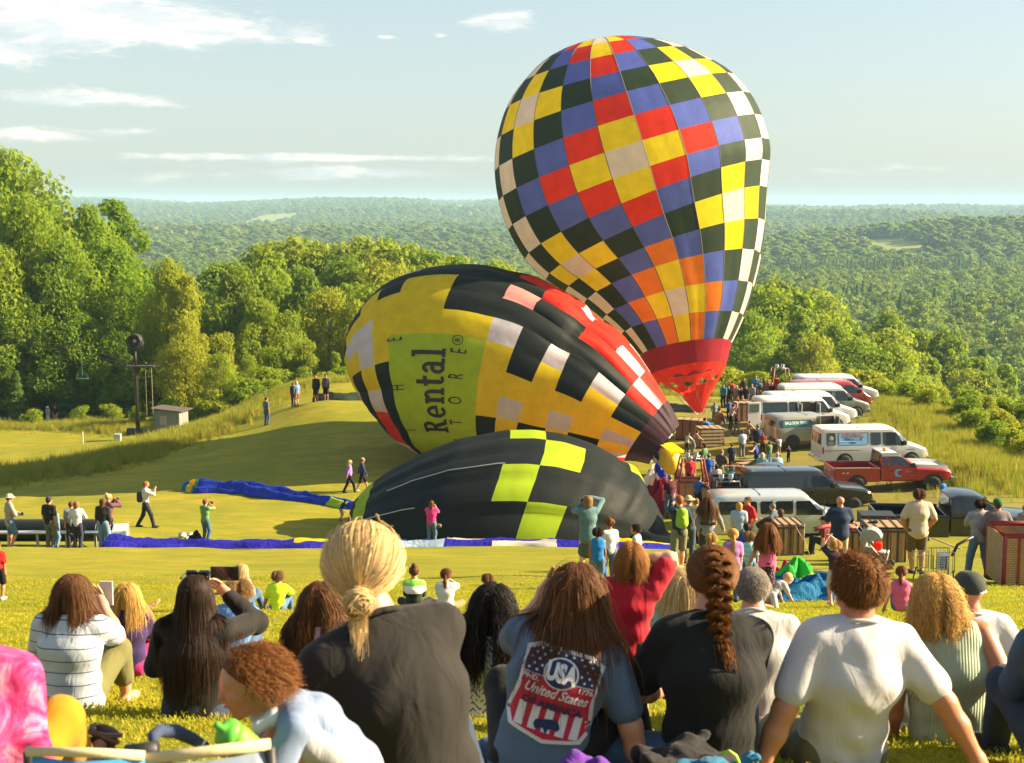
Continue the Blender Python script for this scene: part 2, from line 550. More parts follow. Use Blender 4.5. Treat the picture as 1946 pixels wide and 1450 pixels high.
BARK = plain('bark', (.10, .075, .05), 0.9, var=.35, vscale=3.0, bump=.25, bscale=14, stretch=(1, 1, .25))
def leaf_cloud(centers, radii, per, size, seed, flat=0.85, shell=0.55, up=0.25):
 r = np.random.default_rng(seed)
 Vs, Fs, A = [], [], []
 n0 = 0
 for (c, rad, n) in zip(centers, radii, per):
  dr = r.normal(size=(n, 3))
  dr /= np.linalg.norm(dr, axis=1)[:, None]
  q = shell + (1 - shell) * r.random(n) ** 0.6
  q *= 0.86 + 0.32 * r.random(n)
  pos = c + dr * q[:, None] * rad
  nrm = dr * 0.75 + r.normal(size=(n, 3)) * 0.55 + np.array((0, 0, up))
  nrm /= np.linalg.norm(nrm, axis=1)[:, None]
  tt = np.cross(nrm, r.normal(size=(n, 3)))
  tt /= np.linalg.norm(tt, axis=1)[:, None]
  bb = np.cross(nrm, tt)
  s = size * (0.6 + 0.8 * r.random(n))[:, None]
  k = r.uniform(.45, .9, n)[:, None]
  p0 = pos - tt * s
  p1 = pos - bb * s * k - tt * s * .2 + nrm * s * .18
  p2 = pos + tt * s * r.uniform(.7, 1.2, n)[:, None]
  p3 = pos + bb * s * k * r.uniform(.6, 1.1, n)[:, None] + tt * s * .1 + nrm * s * .18
  V = np.stack([p0, p1, p2, p3], 1).reshape(-1, 3)
  i = n0 + np.arange(n) * 4
  Fs.append(np.column_stack([i, i + 1, i + 2, i + 3]))
  A.append(np.repeat(np.clip(r.normal(.5, .25, n) + (dr[:, 2] * .12), 0, 1), 4))
  Vs.append(V)
  n0 += 4 * n
 return np.concatenate(Vs), np.concatenate(Fs), np.concatenate(A)
def crown_mesh(name, h, wid, seed, nl=26, leaves=9000, size=.33, base=.22, kind='round'):
 r = np.random.default_rng(seed)
 cs, rs = [], []
 for i in range(nl):
  if kind == 'round':
   t = (i + .5) / nl
   zz = base + (1 - base) * (t ** .9)
   prof = math.sin(math.pi * min(1, (zz - base) / (1 - base) * .92 + .10)) ** .62
   a = i * 2.39996 + r.uniform(-.5, .5)
   rr = wid * .5 * prof * r.uniform(.40, 1.0)
   rad = wid * r.uniform(.09, .24) * (0.72 + .5 * prof)
  elif kind == 'tall':
   t = (i + .5) / nl
   zz = base + (1 - base) * t
   prof = (1 - t) ** .7 * .8 + .22
   a = i * 2.39996 + r.uniform(-.6, .6)
   rr = wid * .5 * prof * r.uniform(.3, .8)
   rad = wid * r.uniform(.15, .23) * (.6 + .5 * prof)
  else:                                            # bush
   t = (i + .5) / nl
   zz = .12 + .74 * r.random()
   a = i * 2.39996
   rr = wid * .5 * r.uniform(.1, .82) * (1.1 - zz * .6)
   rad = wid * r.uniform(.14, .22)
  cs.append((rr * math.cos(a), rr * math.sin(a), max(zz * h - rad * .3, rad * .5)))
  rs.append((rad, rad, rad * r.uniform(.62, .85)))
 cs, rs = np.array(cs), np.array(rs)
 w8 = rs[:, 0] ** 2
 per = np.maximum(40, (leaves * w8 / w8.sum())).astype(int)
 V, F, A = leaf_cloud(cs, rs, per, size, seed + 5)
 return np_mesh(name, V, F, smooth=False, attrs={'leafv': ('FLOAT', A)}), cs
def trunk_mesh(name, h, rad, cs, seed, limbs=9):
 r = random.Random(seed)
 mb = MB()
 bend = [(r.uniform(-.3, .3) * t * rad * 3, r.uniform(-.3, .3) * t * rad * 3) for t in (0, .3, .6, 1)]
 zs = [0, .3 * h, .58 * h, .84 * h]
 mb.tube([(bx, by, z) for (bx, by), z in zip(bend, zs)], [rad * 1.25, rad * .85, rad * .55, rad * .14], 8)
 for c in cs[:: max(1, len(cs) // limbs)]:
  z0 = max(.18 * h, c[2] * .62)
  z0 = min(z0, .75 * h)
  mid = (c[0] * .5, c[1] * .5, (z0 + c[2]) / 2 + .02 * h)
  mb.tube([(0, 0, z0), mid, tuple(c)], [rad * .42, rad * .26, rad * .07], 6)
 return mb.mesh(name, True)
TREES = {}
def tree_kind(key, mat, h, wid, seed, trunk=.3, **k):
 me, cs = crown_mesh('crown_' + key, h, wid, seed, **k)
 me.materials.append(mat)
 tm = trunk_mesh('trunk_' + key, h, trunk, cs, seed)
 tm.materials.append(BARK)
 TREES[key] = (me, tm, h)
tree_kind('maple_a', LEAF_G, 20, 14, 11, nl=56, leaves=19000, size=.27, base=.08)
tree_kind('maple_b', LEAF_G, 20, 12, 12, nl=50, leaves=17000, size=.27, base=.10)
tree_kind('maple_c', LEAF_Y, 20, 13, 13, nl=46, leaves=15000, size=.28, base=.10)
tree_kind('ash_a', LEAF_G, 20, 9, 14, nl=26, leaves=8000, size=.33, base=.10, kind='tall')
tree_kind('ash_b', LEAF_Y, 20, 9.5, 15, nl=26, leaves=7000, size=.33, base=.12, kind='tall')
tree_kind('dark_a', LEAF_D, 20, 13, 16, nl=34, leaves=10000, size=.36, base=.10)
tree_kind('bush_t', LEAF_Y, 20, 14, 25, nl=46, leaves=12000, size=.36, kind='bush', trunk=.25)
tree_kind('bush_a', LEAF_Y, 4, 5, 17, nl=22, leaves=5200, size=.14, kind='bush', trunk=.07)
tree_kind('bush_b', LEAF_G, 4, 4.6, 18, nl=20, leaves=4800, size=.14, kind='bush', trunk=.07)
tree_kind('bush_c', LEAF_Y, 4, 3.6, 19, nl=16, leaves=3600, size=.13, kind='bush', trunk=.06)
def conifer_mesh(name, h, wid, seed, n=3600):
 r = np.random.default_rng(seed)
 t = r.random(n) ** .75
 z = h * (.06 + .93 * t)
 rad = wid * .5 * (1 - t) ** .9 * (.72 + .28 * np.sin(t * 46)) + .05
 a = r.random(n) * 2 * math.pi
 q = r.uniform(.35, 1.0, n) ** .5
 pos = np.column_stack([rad * q * np.cos(a), rad * q * np.sin(a), z - .22 * rad * q])
 out_ = np.column_stack([np.cos(a), np.sin(a), -.35 + .2 * r.random(n)])
 side = np.column_stack([-np.sin(a), np.cos(a), r.normal(0, .3, n)])
 s = (.42 + .3 * r.random(n))[:, None] * (h / 16)
 p0 = pos - out_ * s
 p1 = pos - side * s * .42
 p2 = pos + out_ * s
 p3 = pos + side * s * .42
 V = np.stack([p0, p1, p2, p3], 1).reshape(-1, 3)
 i = np.arange(n) * 4
 F = np.column_stack([i, i + 1, i + 2, i + 3])
 return np_mesh(name, V, F, smooth=False, attrs={'leafv': ('FLOAT', np.repeat(r.random(n), 4))})
_cm = conifer_mesh('crown_conifer', 16, 6, 31)
_cm.materials.append(LEAF_C)
_ctm = MB().tube([(0, 0, 0), (0, 0, 8), (0, 0, 15.6)], [.2, .12, .03], 7).mesh('trunk_conifer', True)
_ctm.materials.append(BARK)
TREES['conifer'] = (_cm, _ctm, 16)
def put_tree(key, x, y, h, label, name, cat='tree', group=None, rz=None, wide=1.0, sink=.15, z=None):
 cm, tm, h0 = TREES[key]
 root = empty(name, (x, y, (gz(x, y) if z is None else z) - sink), random.uniform(0, 6.28) if rz is None else rz, label, cat, group)
 k = h / h0
 root.scale = (k * wide, k * wide, k)
 link_mesh('crown', cm, None, root)
 link_mesh('trunk', tm, None, root)
 return root
def tree_at(key, px, py_top, d, label, name='broadleaf_tree', **k):
 top = W(px, py_top, d)
 g = gz(top[0], d)
 return put_tree(key, top[0], d, max(2.0, top[2] - g), label, name, **k)
# the tall wood at the left
for key, px_, py_, d_, wd_, lab in (
  ('maple_a', 15, 288, 150, .85, 'tallest maple rising above the wood beside the lift line'),
  ('maple_c', 40, 368, 142, .72, 'yellow-green crown in front of the tallest maple'),
  ('maple_b', 165, 388, 152, .80, 'round green maple with its top against the far ridge'),
  ('ash_a', 222, 378, 158, .95, 'slim pale-topped ash behind the round green maple'),
  ('maple_a', 120, 455, 140, .80, 'broad green maple in the middle of the tall wood'),
  ('maple_b', 215, 462, 143, .95, 'full green maple at the right flank of the tall wood'),
  ('maple_a', -30, 452, 138, .85, 'green maple cut by the picture edge behind the meadow'),
  ('maple_b', 45, 560, 136, .95, 'lower green maple over the meadow couple'),
  ('maple_a', 150, 590, 136, .95, 'leafy low maple left of the lift pole'),
  ('maple_b', 230, 610, 135, .95, 'low green maple directly behind the lift pole'),
  ('dark_a', -15, 640, 134, .9, 'shaded understorey tree at the foot of the tall wood'),
  ('maple_c', 318, 490, 138, .62, 'golden-yellow tree right of the tall green wood'),
  ('ash_b', 345, 520, 136, .85, 'slender golden tree with bare twigs behind the shed'),
  ('maple_c', 350, 600, 132, .8, 'yellow tree with orange lower leaves behind the shed')):
 tree_at(key, px_, py_, d_, lab, wide=wd_)
tree_at('conifer', 118, 690, 133, 'small spruce at the foot of the tall wood behind the meadow couple', 'spruce_tree', wide=1.25)
tree_at('conifer', 30, 700, 131, 'dark spruce tucked under the maples at the picture edge', 'spruce_tree', wide=1.2)
# trees behind the tall grass, up to the yellow balloon
_keys = ('maple_c', 'maple_b', 'maple_c', 'bush_t', 'maple_c', 'dark_a', 'ash_b', 'maple_a', 'maple_c', 'bush_t')
_r = random.Random(5)
_mid = []
ORD = 'first second third fourth fifth sixth seventh eighth ninth tenth eleventh twelfth thirteenth fourteenth fifteenth sixteenth seventeenth eighteenth nineteenth twentieth'.split()
ORD += ['twenty-' + q for q in ORD[:9]] + ['thirtieth'] + ['thirty-' + q for q in ORD[:9]]
ROWS = ('front', 'second', 'third', 'fourth', 'back')
for row, (d_, y0, n_) in enumerate(((128, 640, 11), (142, 575, 10), (160, 530, 9), (182, 500, 9))):
 for i in range(n_):
  px_ = 385 + row * 8 + (i + .5) * (640 / n_) + _r.uniform(-14, 14)
  py_ = y0 + _r.uniform(-34, 34) + (10 if px_ < 450 else 0)
  _mid.append((_r.choice(_keys), px_, py_, d_ + _r.uniform(-5, 5), '%s tree from the shed in the %s row of the golden-green wood' % (ORD[i], ROWS[row])))
_mid += [('maple_c', 560, 452, 232, ), ('maple_b', 520, 462, 236), ('maple_c', 605, 462, 230), ('dark_a', 492, 478, 226), ('maple_c', 690, 452, 230), ('maple_b', 735, 455, 233),
   ('maple_c', 780, 466, 228), ('maple_b', 820, 478, 226), ('maple_c', 862, 488, 224), ('dark_a', 655, 492, 222), ('dark_a', 440, 505, 215), ('maple_b', 410, 500, 214), ('maple_c', 895, 505, 220),
   ('dark_a', 640, 510, 205), ('maple_b', 566, 505, 205), ('maple_c', 760, 505, 205), ('dark_a', 850, 520, 206), ('maple_c', 470, 520, 200)]
_mid[:] = [q if len(q) == 5 else (*q, None) for q in _mid]
_bk = sorted(q[1] for q in _mid if q[4] is None)
for i, (key, px_, py_, d_, lab_) in enumerate(_mid):
 tree_at(key, px_, py_, d_, lab_ or '%s tree from the shed in the hilltop clump behind the golden-green wood' % ORD[_bk.index(px_)], wide=_r.uniform(.62, .9) if d_ < 170 else _r.uniform(.8, 1.05), group='trees of the golden-green wood')
for i, (px_, py_, d_) in enumerate(sorted(((520, 690, 121), (590, 676, 122), (655, 688, 121), (470, 705, 119), (420, 720, 118), (700, 700, 122), (380, 735, 118), (350, 770, 121), (555, 715, 119), (210, 765, 127), (150, 770, 128), (260, 760, 126), (60, 772, 128), (310, 750, 124), (625, 705, 118)))):
 tree_at(_r.choice(('bush_a', 'bush_b', 'bush_c')), px_, py_, d_, '%s leafy thicket, counted rightward, at the foot of the wood behind tall grass' % ORD[i], 'shrub', cat='shrub', group='thicket along the left wood', wide=_r.uniform(.9, 1.3))
# wood below the field on the right
_right = []
for k_, (d_, n_, x0, x1, ya, yb) in enumerate(((168, 9, 1395, 1950, 640, 860), (190, 10, 1390, 1960, 600, 790), (215, 11, 1385, 1970, 570, 745), (245, 9, 1400, 1960, 562, 700), (150, 6, 1560, 1960, 745, 890))):
 for i in range(n_):
  t = (i + .5) / n_
  px_ = x0 + t * (x1 - x0) + _r.uniform(-16, 16)
  tt = max(0, (px_ - 1520) / 430)
  py_ = ya + (yb - ya) * tt ** 1.15 + _r.uniform(-22, 22)
  _right.append((_r.choice(('dark_a', 'maple_b', 'maple_a', 'maple_c', 'dark_a', 'ash_a')), px_, py_, d_ + _r.uniform(-7, 7), '%s tree from the balloon in the %s row of the dark wood below the vans' % (ORD[i], ('second', 'third', 'fourth', 'back', 'front')[k_])))
for i, (key, px_, py_, d_, lab_) in enumerate(_right):
 tree_at(key, px_, py_, d_, lab_, wide=_r.uniform(.75, 1.05), group='trees of the dark wood below the vans')
tree_at('conifer', 1867, 660, 330, 'lone pointed spruce standing clear of the wood by the far clearing', 'spruce_tree')
# bushes along the right rim of the field
for i, (px_, py_, d_) in enumerate(sorted(((1365, 690, 118), (1395, 683, 119), (1425, 690, 117), (1455, 698, 116), (1490, 700, 118), (1345, 705, 115), (1530, 705, 121), (1570, 690, 122), (1610, 700, 118), (1650, 688, 119),
         (1685, 705, 113), (1720, 725, 108), (1760, 735, 104), (1645, 725, 113), (1690, 738, 108), (1735, 757, 102), (1780, 745, 104), (1800, 780, 97), (1840, 765, 100), (1880, 775, 98),
         (1760, 790, 96), (1830, 805, 92), (1870, 800, 94), (1915, 790, 95), (1945, 800, 92), (1850, 835, 86), (1900, 830, 87), (1940, 838, 84), (1880, 860, 80), (1925, 868, 78), (1960, 880, 75), (1990, 850, 82), (1240, 705, 118), (1275, 700, 119), (1310, 695, 117)))):
 tree_at(('bush_a', 'bush_c', 'bush_b', 'bush_a', 'bush_a')[i % 5], px_, py_, d_, '%s sunlit bush along the far rim of the field, counted from the balloons' % ORD[i],
   'bush', cat='bush', group='bushes along the rim of the field', wide=_r.uniform(.9, 1.3))
# --------------------------------------------------------------- scattered stuff with geometry nodes
SRC = bpy.data.collections.new('scatter_sources')
def scatter(name, pts, scales, rots, sources, label, pick=None, tilt=None):
 n = len(pts)
 attrs = {'sc': ('FLOAT_VECTOR', np.asarray(scales, dtype=np.float32).reshape(-1, 3) if np.ndim(scales) > 1 else np.repeat(np.asarray(scales)[:, None], 3, 1))}
 rot = np.zeros((n, 3))
 rot[:, 2] = rots
 if tilt is not None:
  rot[:, :2] = tilt
 attrs['ro'] = ('FLOAT_VECTOR', rot)
 me = np_mesh(name, pts, np.zeros((0, 3)), attrs=attrs)
 ia = me.attributes.new('ix', 'INT', 'POINT')
 ia.data.foreach_set('value', (rng.integers(0, len(sources), n) if pick is None else np.asarray(pick)).astype(np.int32))
 o = link_mesh(name, me)
 sub = bpy.data.collections.new(name + '_sources')
 for k, (nm, sm) in enumerate(sources):
  so = bpy.data.objects.new('%s_%02d' % (nm, k), sm)
  sub.objects.link(so)
 ng = bpy.data.node_groups.new(name, 'GeometryNodeTree')
 ng.interface.new_socket('Geometry', in_out='INPUT', socket_type='NodeSocketGeometry')
 ng.interface.new_socket('Geometry', in_out='OUTPUT', socket_type='NodeSocketGeometry')
 N, L = ng.nodes, ng.links
 gi, go = N.new('NodeGroupInput'), N.new('NodeGroupOutput')
 iop = N.new('GeometryNodeInstanceOnPoints')
 ci = N.new('GeometryNodeCollectionInfo')
 ci.inputs[0].default_value = sub
 ci.inputs['Separate Children'].default_value = True
 ci.inputs['Reset Children'].default_value = True
 iop.inputs['Pick Instance'].default_value = True
 def named(nm, typ):
  a = N.new('GeometryNodeInputNamedAttribute')
  a.data_type = typ
  a.inputs['Name'].default_value = nm
  return a.outputs['Attribute']
 L.new(gi.outputs[0], iop.inputs['Points'])
 L.new(ci.outputs[0], iop.inputs['Instance'])
 L.new(named('ix', 'INT'), iop.inputs['Instance Index'])
 L.new(named('sc', 'FLOAT_VECTOR'), iop.inputs['Scale'])
 er = N.new('FunctionNodeEulerToRotation')
 L.new(named('ro', 'FLOAT_VECTOR'), er.inputs[0])
 L.new(er.outputs[0], iop.inputs['Rotation'])
 L.new(iop.outputs[0], go.inputs[0])
 md = o.modifiers.new('scatter', 'NODES')
 md.node_group = ng
 return tag(o, label, kind='stuff')
def far_crown(name, seed, kind, leaves, size, mat):
 if kind == 'conifer':
  me = conifer_mesh(name, 16, 5.5, seed, leaves)
 else:
  me, _ = crown_mesh(name, 16, 11, seed, nl=14, leaves=leaves, size=size, base=.1)
 me.materials.append(mat)
 return me
_near_src = [('wood', far_crown('far_crown_a', 41, 'round', 1500, .62, LEAF_F)), ('wood', far_crown('far_crown_b', 42, 'round', 1500, .62, LEAF_F)),
    ('wood', far_crown('far_crown_c', 43, 'conifer', 900, .6, LEAF_C)), ('wood', far_crown('far_crown_d', 44, 'round', 1300, .65, LEAF_D))]
_far_src = [('wood', far_crown('farther_crown_a', 45, 'round', 260, 1.5, LEAF_F)), ('wood', far_crown('farther_crown_b', 46, 'round', 240, 1.5, LEAF_D)),
   ('wood', far_crown('farther_crown_c', 47, 'conifer', 200, 1.2, LEAF_C))]
def field_mask(x, y):
 m = np.ones(len(x), bool)
 for (cx, cyy, sx, sy) in ((1580, 430, 60, 5), (1745, 412, 40, 3), (1905, 678, 60, 9), (1560, 411, 45, 2), (700, 402, 60, 2.2), (330, 412, 50, 3), (1850, 440, 70, 4), (520, 432, 45, 5), (1700, 500, 60, 10), (860, 418, 50, 4)):
  d = FPX * 62 / (cyy - 385.0)
  X = (cx - 973) / FPX * d
  m &= ~((np.abs(x - X) < sx / FPX * d) & (np.abs(y - d) < sy / (cyy - 385.0) * d))
 return m
def wood_points(y0, y1, spacing, half=0.47):
 ys, xs = [], []
 y = y0
 while y < y1:
  st = spacing(y)
  n = int(2 * half * (y + 60) / st)
  xs.append(np.linspace(-half * (y + 60), half * (y + 60), n) + rng.uniform(-.45, .45, n) * st)
  ys.append(np.full(n, y) + rng.uniform(-.45, .45, n) * st)
  y += st * .9
 return np.concatenate(xs), np.concatenate(ys)
_x, _y = wood_points(262, 1250, lambda y: 7.5 + y * .0045)
_m = field_mask(_x, _y)
_x, _y = _x[_m], _y[_m]
# bands of conifers and of brighter broad-leaved wood, as the valley shows
_pat = np.sin(_x * .011 + _y * .004) + np.sin(_y * .017 + 1.3) + np.sin(_x * .004 - _y * .011 + .5)
_pk = np.where(_pat > 1.9, 2, np.where(rng.random(len(_x)) < .28, 3, rng.integers(0, 2, len(_x))))
_pk = np.where((_y > 620) & (_y < 820) & (_x > -50), np.where(rng.random(len(_x)) < .5, 2, _pk), _pk)
_s = rng.uniform(.62, 1.12, len(_x))
_P = np.column_stack([_x, _y, ground_z(_x, _y) - .4])
scatter('valley_wood', _P, np.column_stack([_s * 1.2, _s * 1.2, _s * rng.uniform(.75, 1.1, len(_x))]), rng.uniform(0, 6.28, len(_x)), _near_src, 'mixed green wood filling the valley floor', _pk)
_x, _y = wood_points(1250, 7600, lambda y: 11 + y * .0062)
_m = field_mask(_x, _y)
_x, _y = _x[_m], _y[_m]
_pat = np.sin(_x * .004 + _y * .002) + np.sin(_y * .006 + 1.3)
_pk = np.where(_pat > 1.5, 2, rng.integers(0, 2, len(_x)))
_s = rng.uniform(.7, 1.15, len(_x)) * (1 + np.clip((_y - 1250) / 6000, 0, 1) * .35)
_P = np.column_stack([_x, _y, ground_z(_x, _y) - .5])
scatter('far_wood', _P, np.column_stack([_s * 1.75, _s * 1.75, _s]), rng.uniform(0, 6.28, len(_x)), _far_src, 'hazy wood on the far ridges out to the horizon', _pk)
# --------------------------------------------------------------- grass
def tuft_mesh(name, n, h, spread, wid, seed, mat, seedhead=False, lean=.35):
 r = np.random.default_rng(seed)
 V, F, A = [], [], []
 for i in range(n):
  a = r.uniform(0, 6.28)
  b0 = np.array((r.normal(0, spread), r.normal(0, spread), 0))
  hh = h * r.uniform(.55, 1.15)
  ld = np.array((math.cos(a), math.sin(a), 0)) * lean * hh * r.uniform(.2, 1)
  sd = np.array((-math.sin(a), math.cos(a), 0)) * wid
  m = b0 + ld * .35 + np.array((0, 0, hh * .6))
  t = b0 + ld + np.array((0, 0, hh))
  k = len(V)
  V += [b0 - sd, b0 + sd, m + sd * .75, m - sd * .75, t]
  F.append((k, k + 1, k + 2, k + 3))
  F.append((k + 3, k + 2, k + 4, k + 4))
  v = r.random()
  A += [v * .7, v * .7, v, v, min(1, v + .1)]
 quads = np.array([f for f in F if f[2] != f[3]])
 tris = np.array([f[:3] for f in F if f[2] == f[3]])
 me = np_mesh(name, np.array(V), [quads, tris], smooth=False, attrs={'leafv': ('FLOAT', np.array(A))})
 me.materials.append(mat)
 return me
GRASS_S = leaf_mat('grass_short', (.23, .27, .014), (.37, .34, .018), (.50, .41, .036), trans=.55, pv=.55, gap=0)
GRASS_T = leaf_mat('grass_tall', (.19, .20, .016), (.33, .27, .032), (.48, .36, .075), trans=.45, gap=0)
GRASS_TG = leaf_mat('grass_tall_green', (.12, .17, .012), (.19, .22, .018), (.29, .28, .03), trans=.4, gap=0)
_st = [('tuft', tuft_mesh('tuft_%d' % i, 14, .016, .045, .0030, 60 + i, GRASS_S, lean=1.0)) for i in range(4)]
_d = np.sqrt(rng.uniform(4.0 ** 2, 30.0 ** 2, 190000))
_x = rng.uniform(-.43, .43, len(_d)) * _d
_keep = rng.random(len(_d)) < np.clip(1.35 - _d / 22.0, .0, 1)
_pn = np.sin(_x * 1.7 + 2 * np.sin(_d * .9)) + np.sin(_d * 2.3 + 1.5 * np.sin(_x * 1.1 + 1)) + .7 * np.sin(_x * 4.1 - _d * 3.3)
_keep &= rng.random(len(_d)) < np.clip(.72 + .3 * _pn, .12, 1)
_x, _d = _x[_keep], _d[_keep]
_s = rng.uniform(.6, 1.25, len(_d)) * (1 + _d / 40)
scatter('grass', np.column_stack([_x, _d, ground_z(_x, _d) - .004 + (0.035 * np.sin(_x * 1.9 + np.sin(_d * .7) * 2) * np.cos(_d * 1.3 + _x * .31) + 0.05 * np.sin(_x * .53 + 2) * np.sin(_d * .41))]), _s, rng.uniform(0, 6.28, len(_d)), _st, 'short mown grass of the spectators slope')
def along(poly, n, halfw, bias=0.0):
 P3 = [GD(px, d) for px, d in poly]
 seg = [np.linalg.norm(P3[i + 1][:2] - P3[i][:2]) for i in range(len(P3) - 1)]
 cum = np.concatenate(([0], np.cumsum(seg)))
 t = rng.uniform(0, cum[-1], n)
 xs = np.interp(t, cum, [p[0] for p in P3])
 ys = np.interp(t, cum, [p[1] for p in P3])
 hw = halfw if not hasattr(halfw, '__len__') else np.interp(t, cum, halfw)
 xs = xs + rng.normal(0, .5, n) * hw
 ys = ys + rng.normal(bias, .5, n) * hw
 return xs, ys
_tt = [('tall', tuft_mesh('tall_tuft_%d' % i, 22, 1.0, .16, .011, 80 + i, GRASS_T if i % 2 else GRASS_TG, lean=.3)) for i in range(4)]
_xa, _ya = along([(-150, 84), (0, 84), (120, 86), (230, 90), (350, 97), (450, 103), (540, 111), (640, 114)], 9500, [4.2, 4.2, 4.0, 4.0, 4.0, 3.2, 2.2, 1.8], .5)
_xb, _yb = along([(1640, 101), (1690, 95), (1750, 85), (1810, 76), (1880, 69), (1950, 64), (2050, 59)], 8500, [2.2, 2.6, 3.2, 3.6, 4.2, 4.5, 4.5], 1.2)
_xb += 2.2
_xc, _yc = along([(-100, 127), (60, 127), (180, 124), (260, 120), (340, 119)], 3200, 2.6)
_xd, _yd = along([(650, 113), (900, 112), (1250, 112), (1400, 111)], 3000, 2.4)
_x = np.concatenate([_xa, _xb, _xc, _xd])
_y = np.concatenate([_ya, _yb, _yc, _yd])
_s = rng.uniform(.25, .85, len(_x))
_s[len(_xa):] *= .95
scatter('tall_grass', np.column_stack([_x, _y, ground_z(_x, _y) - .03]), _s, rng.uniform(0, 6.28, len(_x)), _tt, 'tall dry grass along the banks of the launch field')
# --------------------------------------------------------------- haze
hz = MB()
hz.box((0, 4050, -14.0), (12000, 8200, 122.0))
haze = hz.build('haze', None)
hm, hb, hout = new_mat('haze_air')
pv = hb.node('ShaderNodeVolumePrincipled')
pv.inputs['Color'].default_value = (.46, .74, .96, 1)
pv.inputs['Density'].default_value = 0.00013
pv.inputs['Anisotropy'].default_value = 0.0
hb.l.new(pv.outputs[0], hout.inputs['Volume'])
haze.data.materials.append(hm)
tag(haze, 'thin summer haze over the valley', kind='stuff')
# ================================================================== BALLOONS
def fabric(name, col, trans=.42, rough=.6, wr=.16, wscale=2.2, sat_t=1.0):
 key = 'fabric_' + name
 if key in MATS:
  return MATS[key]
 m, b, out = new_mat(key)
 tc = b.node('ShaderNodeTexCoord')
 g = b.node('ShaderNodeNewGeometry')
 n1 = b.noise(g.outputs['Position'], 1.3, 3, .6)
 f = b.maprange(n1, .3, .7, .90, 1.08)
 cv = b.node('ShaderNodeVectorMath', dict(operation='SCALE'), i0=col)
 b.put(cv, 'Scale', f)
 p = b.node('ShaderNodeBsdfPrincipled', Base_Color=cv.outputs[0], Roughness=rough)
 p.inputs['Specular IOR Level'].default_value = .12
 n2 = b.noise(b.mapping(g.outputs['Position'], (1, 1, .45)), wscale, 5, .6, dist=.8)
 bp = b.node('ShaderNodeBump', Strength=wr, Distance=.12, Height=n2)
 b.put(p, 'Normal', bp.outputs[0])
 t = b.node('ShaderNodeBsdfTranslucent', Color=cv.outputs[0])
 mx = b.node('ShaderNodeMixShader', i0=trans, i1=p.outputs[0], i2=t.outputs[0])
 b.l.new(mx.outputs[0], out.inputs[0])
 MATS[key] = m
 return m
FAB = {
 'W': fabric('white', (.80, .74, .68), .55), 'Y': fabric('yellow', (.93, .78, .025), .58), 'R': fabric('red', (.82, .05, .03), .55),
 'O': fabric('orange', (.86, .24, .025), .5), 'B': fabric('blue', (.11, .16, .58), .5), 'K': fabric('black', (.012, .016, .016), .2),
 'G': fabric('dark_green', (.030, .050, .030), .25), 'M': fabric('maroon', (.30, .02, .035), .4), 'P': fabric('pink', (.80, .34, .32), .5),
 'L': fabric('lime', (.44, .62, .03), .45), 'V': fabric('purple_black', (.045, .022, .035), .25), 'S': fabric('royal_blue', (.02, .05, .45), .35, wr=.8, wscale=5),
 'C': fabric('pale_blue', (.50, .66, .78), .4, wr=.8, wscale=5), 'T': fabric('teal_blue', (.01, .16, .36), .35, wr=.8, wscale=6), 'E': fabric('emerald', (.05, .50, .08), .4, wr=.8, wscale=6),
 'N': fabric('magenta', (.62, .05, .28), .4, wr=.8, wscale=6), 'w': fabric('lavender_white', (.66, .64, .70), .45), 'U': fabric('ultramarine', (.03, .025, .42), .35, wr=.8, wscale=5),
}
class Surf:
 def __init__(s, fn):
  s.fn = fn
 def grid(s, s0, s1, a0, a1, ns=5, na=5):
  S, A = np.meshgrid(np.linspace(s0, s1, ns + 1), np.linspace(a0, a1, na + 1), indexing='ij')
  V = s.fn(S.ravel(), A.ravel())
  i = np.arange((ns + 1) * (na + 1)).reshape(ns + 1, na + 1)
  F = np.column_stack([i[:-1, :-1].ravel(), i[:-1, 1:].ravel(), i[1:, 1:].ravel(), i[1:, :-1].ravel()])
  return V, F
def panels(root, surf, srows, abounds, colour, ns=5, na=5, flip=False, facing=True, name='panel', backname='back_panels'):
 back_V, back_F, back_M, nb, mats = [], [], [], 0, []
 camp = np.array((0, 0, CAMZ))
 count = 0
 for ri in range(len(srows) - 1):
  for ai in range(len(abounds) - 1):
   c = colour(ri, ai)
   if c is None:
    continue
   V, F = surf.grid(srows[ri], srows[ri + 1], abounds[ai], abounds[ai + 1], ns, na)
   if flip:
    F = F[:, ::-1]
   mid = V[len(V) // 2]
   nr = np.cross(V[F[len(F) // 2][2]] - V[F[len(F) // 2][0]], V[F[len(F) // 2][3]] - V[F[len(F) // 2][1]])
   nr /= np.linalg.norm(nr) + 1e-9
   vd = camp - mid
   vd /= np.linalg.norm(vd)
   if facing and nr @ vd < -.12 or count >= 298:
    if FAB[c] not in mats:
     mats.append(FAB[c])
    back_V.append(V)
    back_F.append(F + nb)
    back_M += [mats.index(FAB[c])] * len(F)
    nb += len(V)
   else:
    o = link_mesh(name, np_mesh(name, V, F), FAB[c], root)
    count += 1
 if back_V:
  me = np_mesh(backname, np.concatenate(back_V), np.concatenate(back_F), fmat=back_M)
  o = link_mesh(backname, me, mats, root)
  o['kind'] = 'stuff'
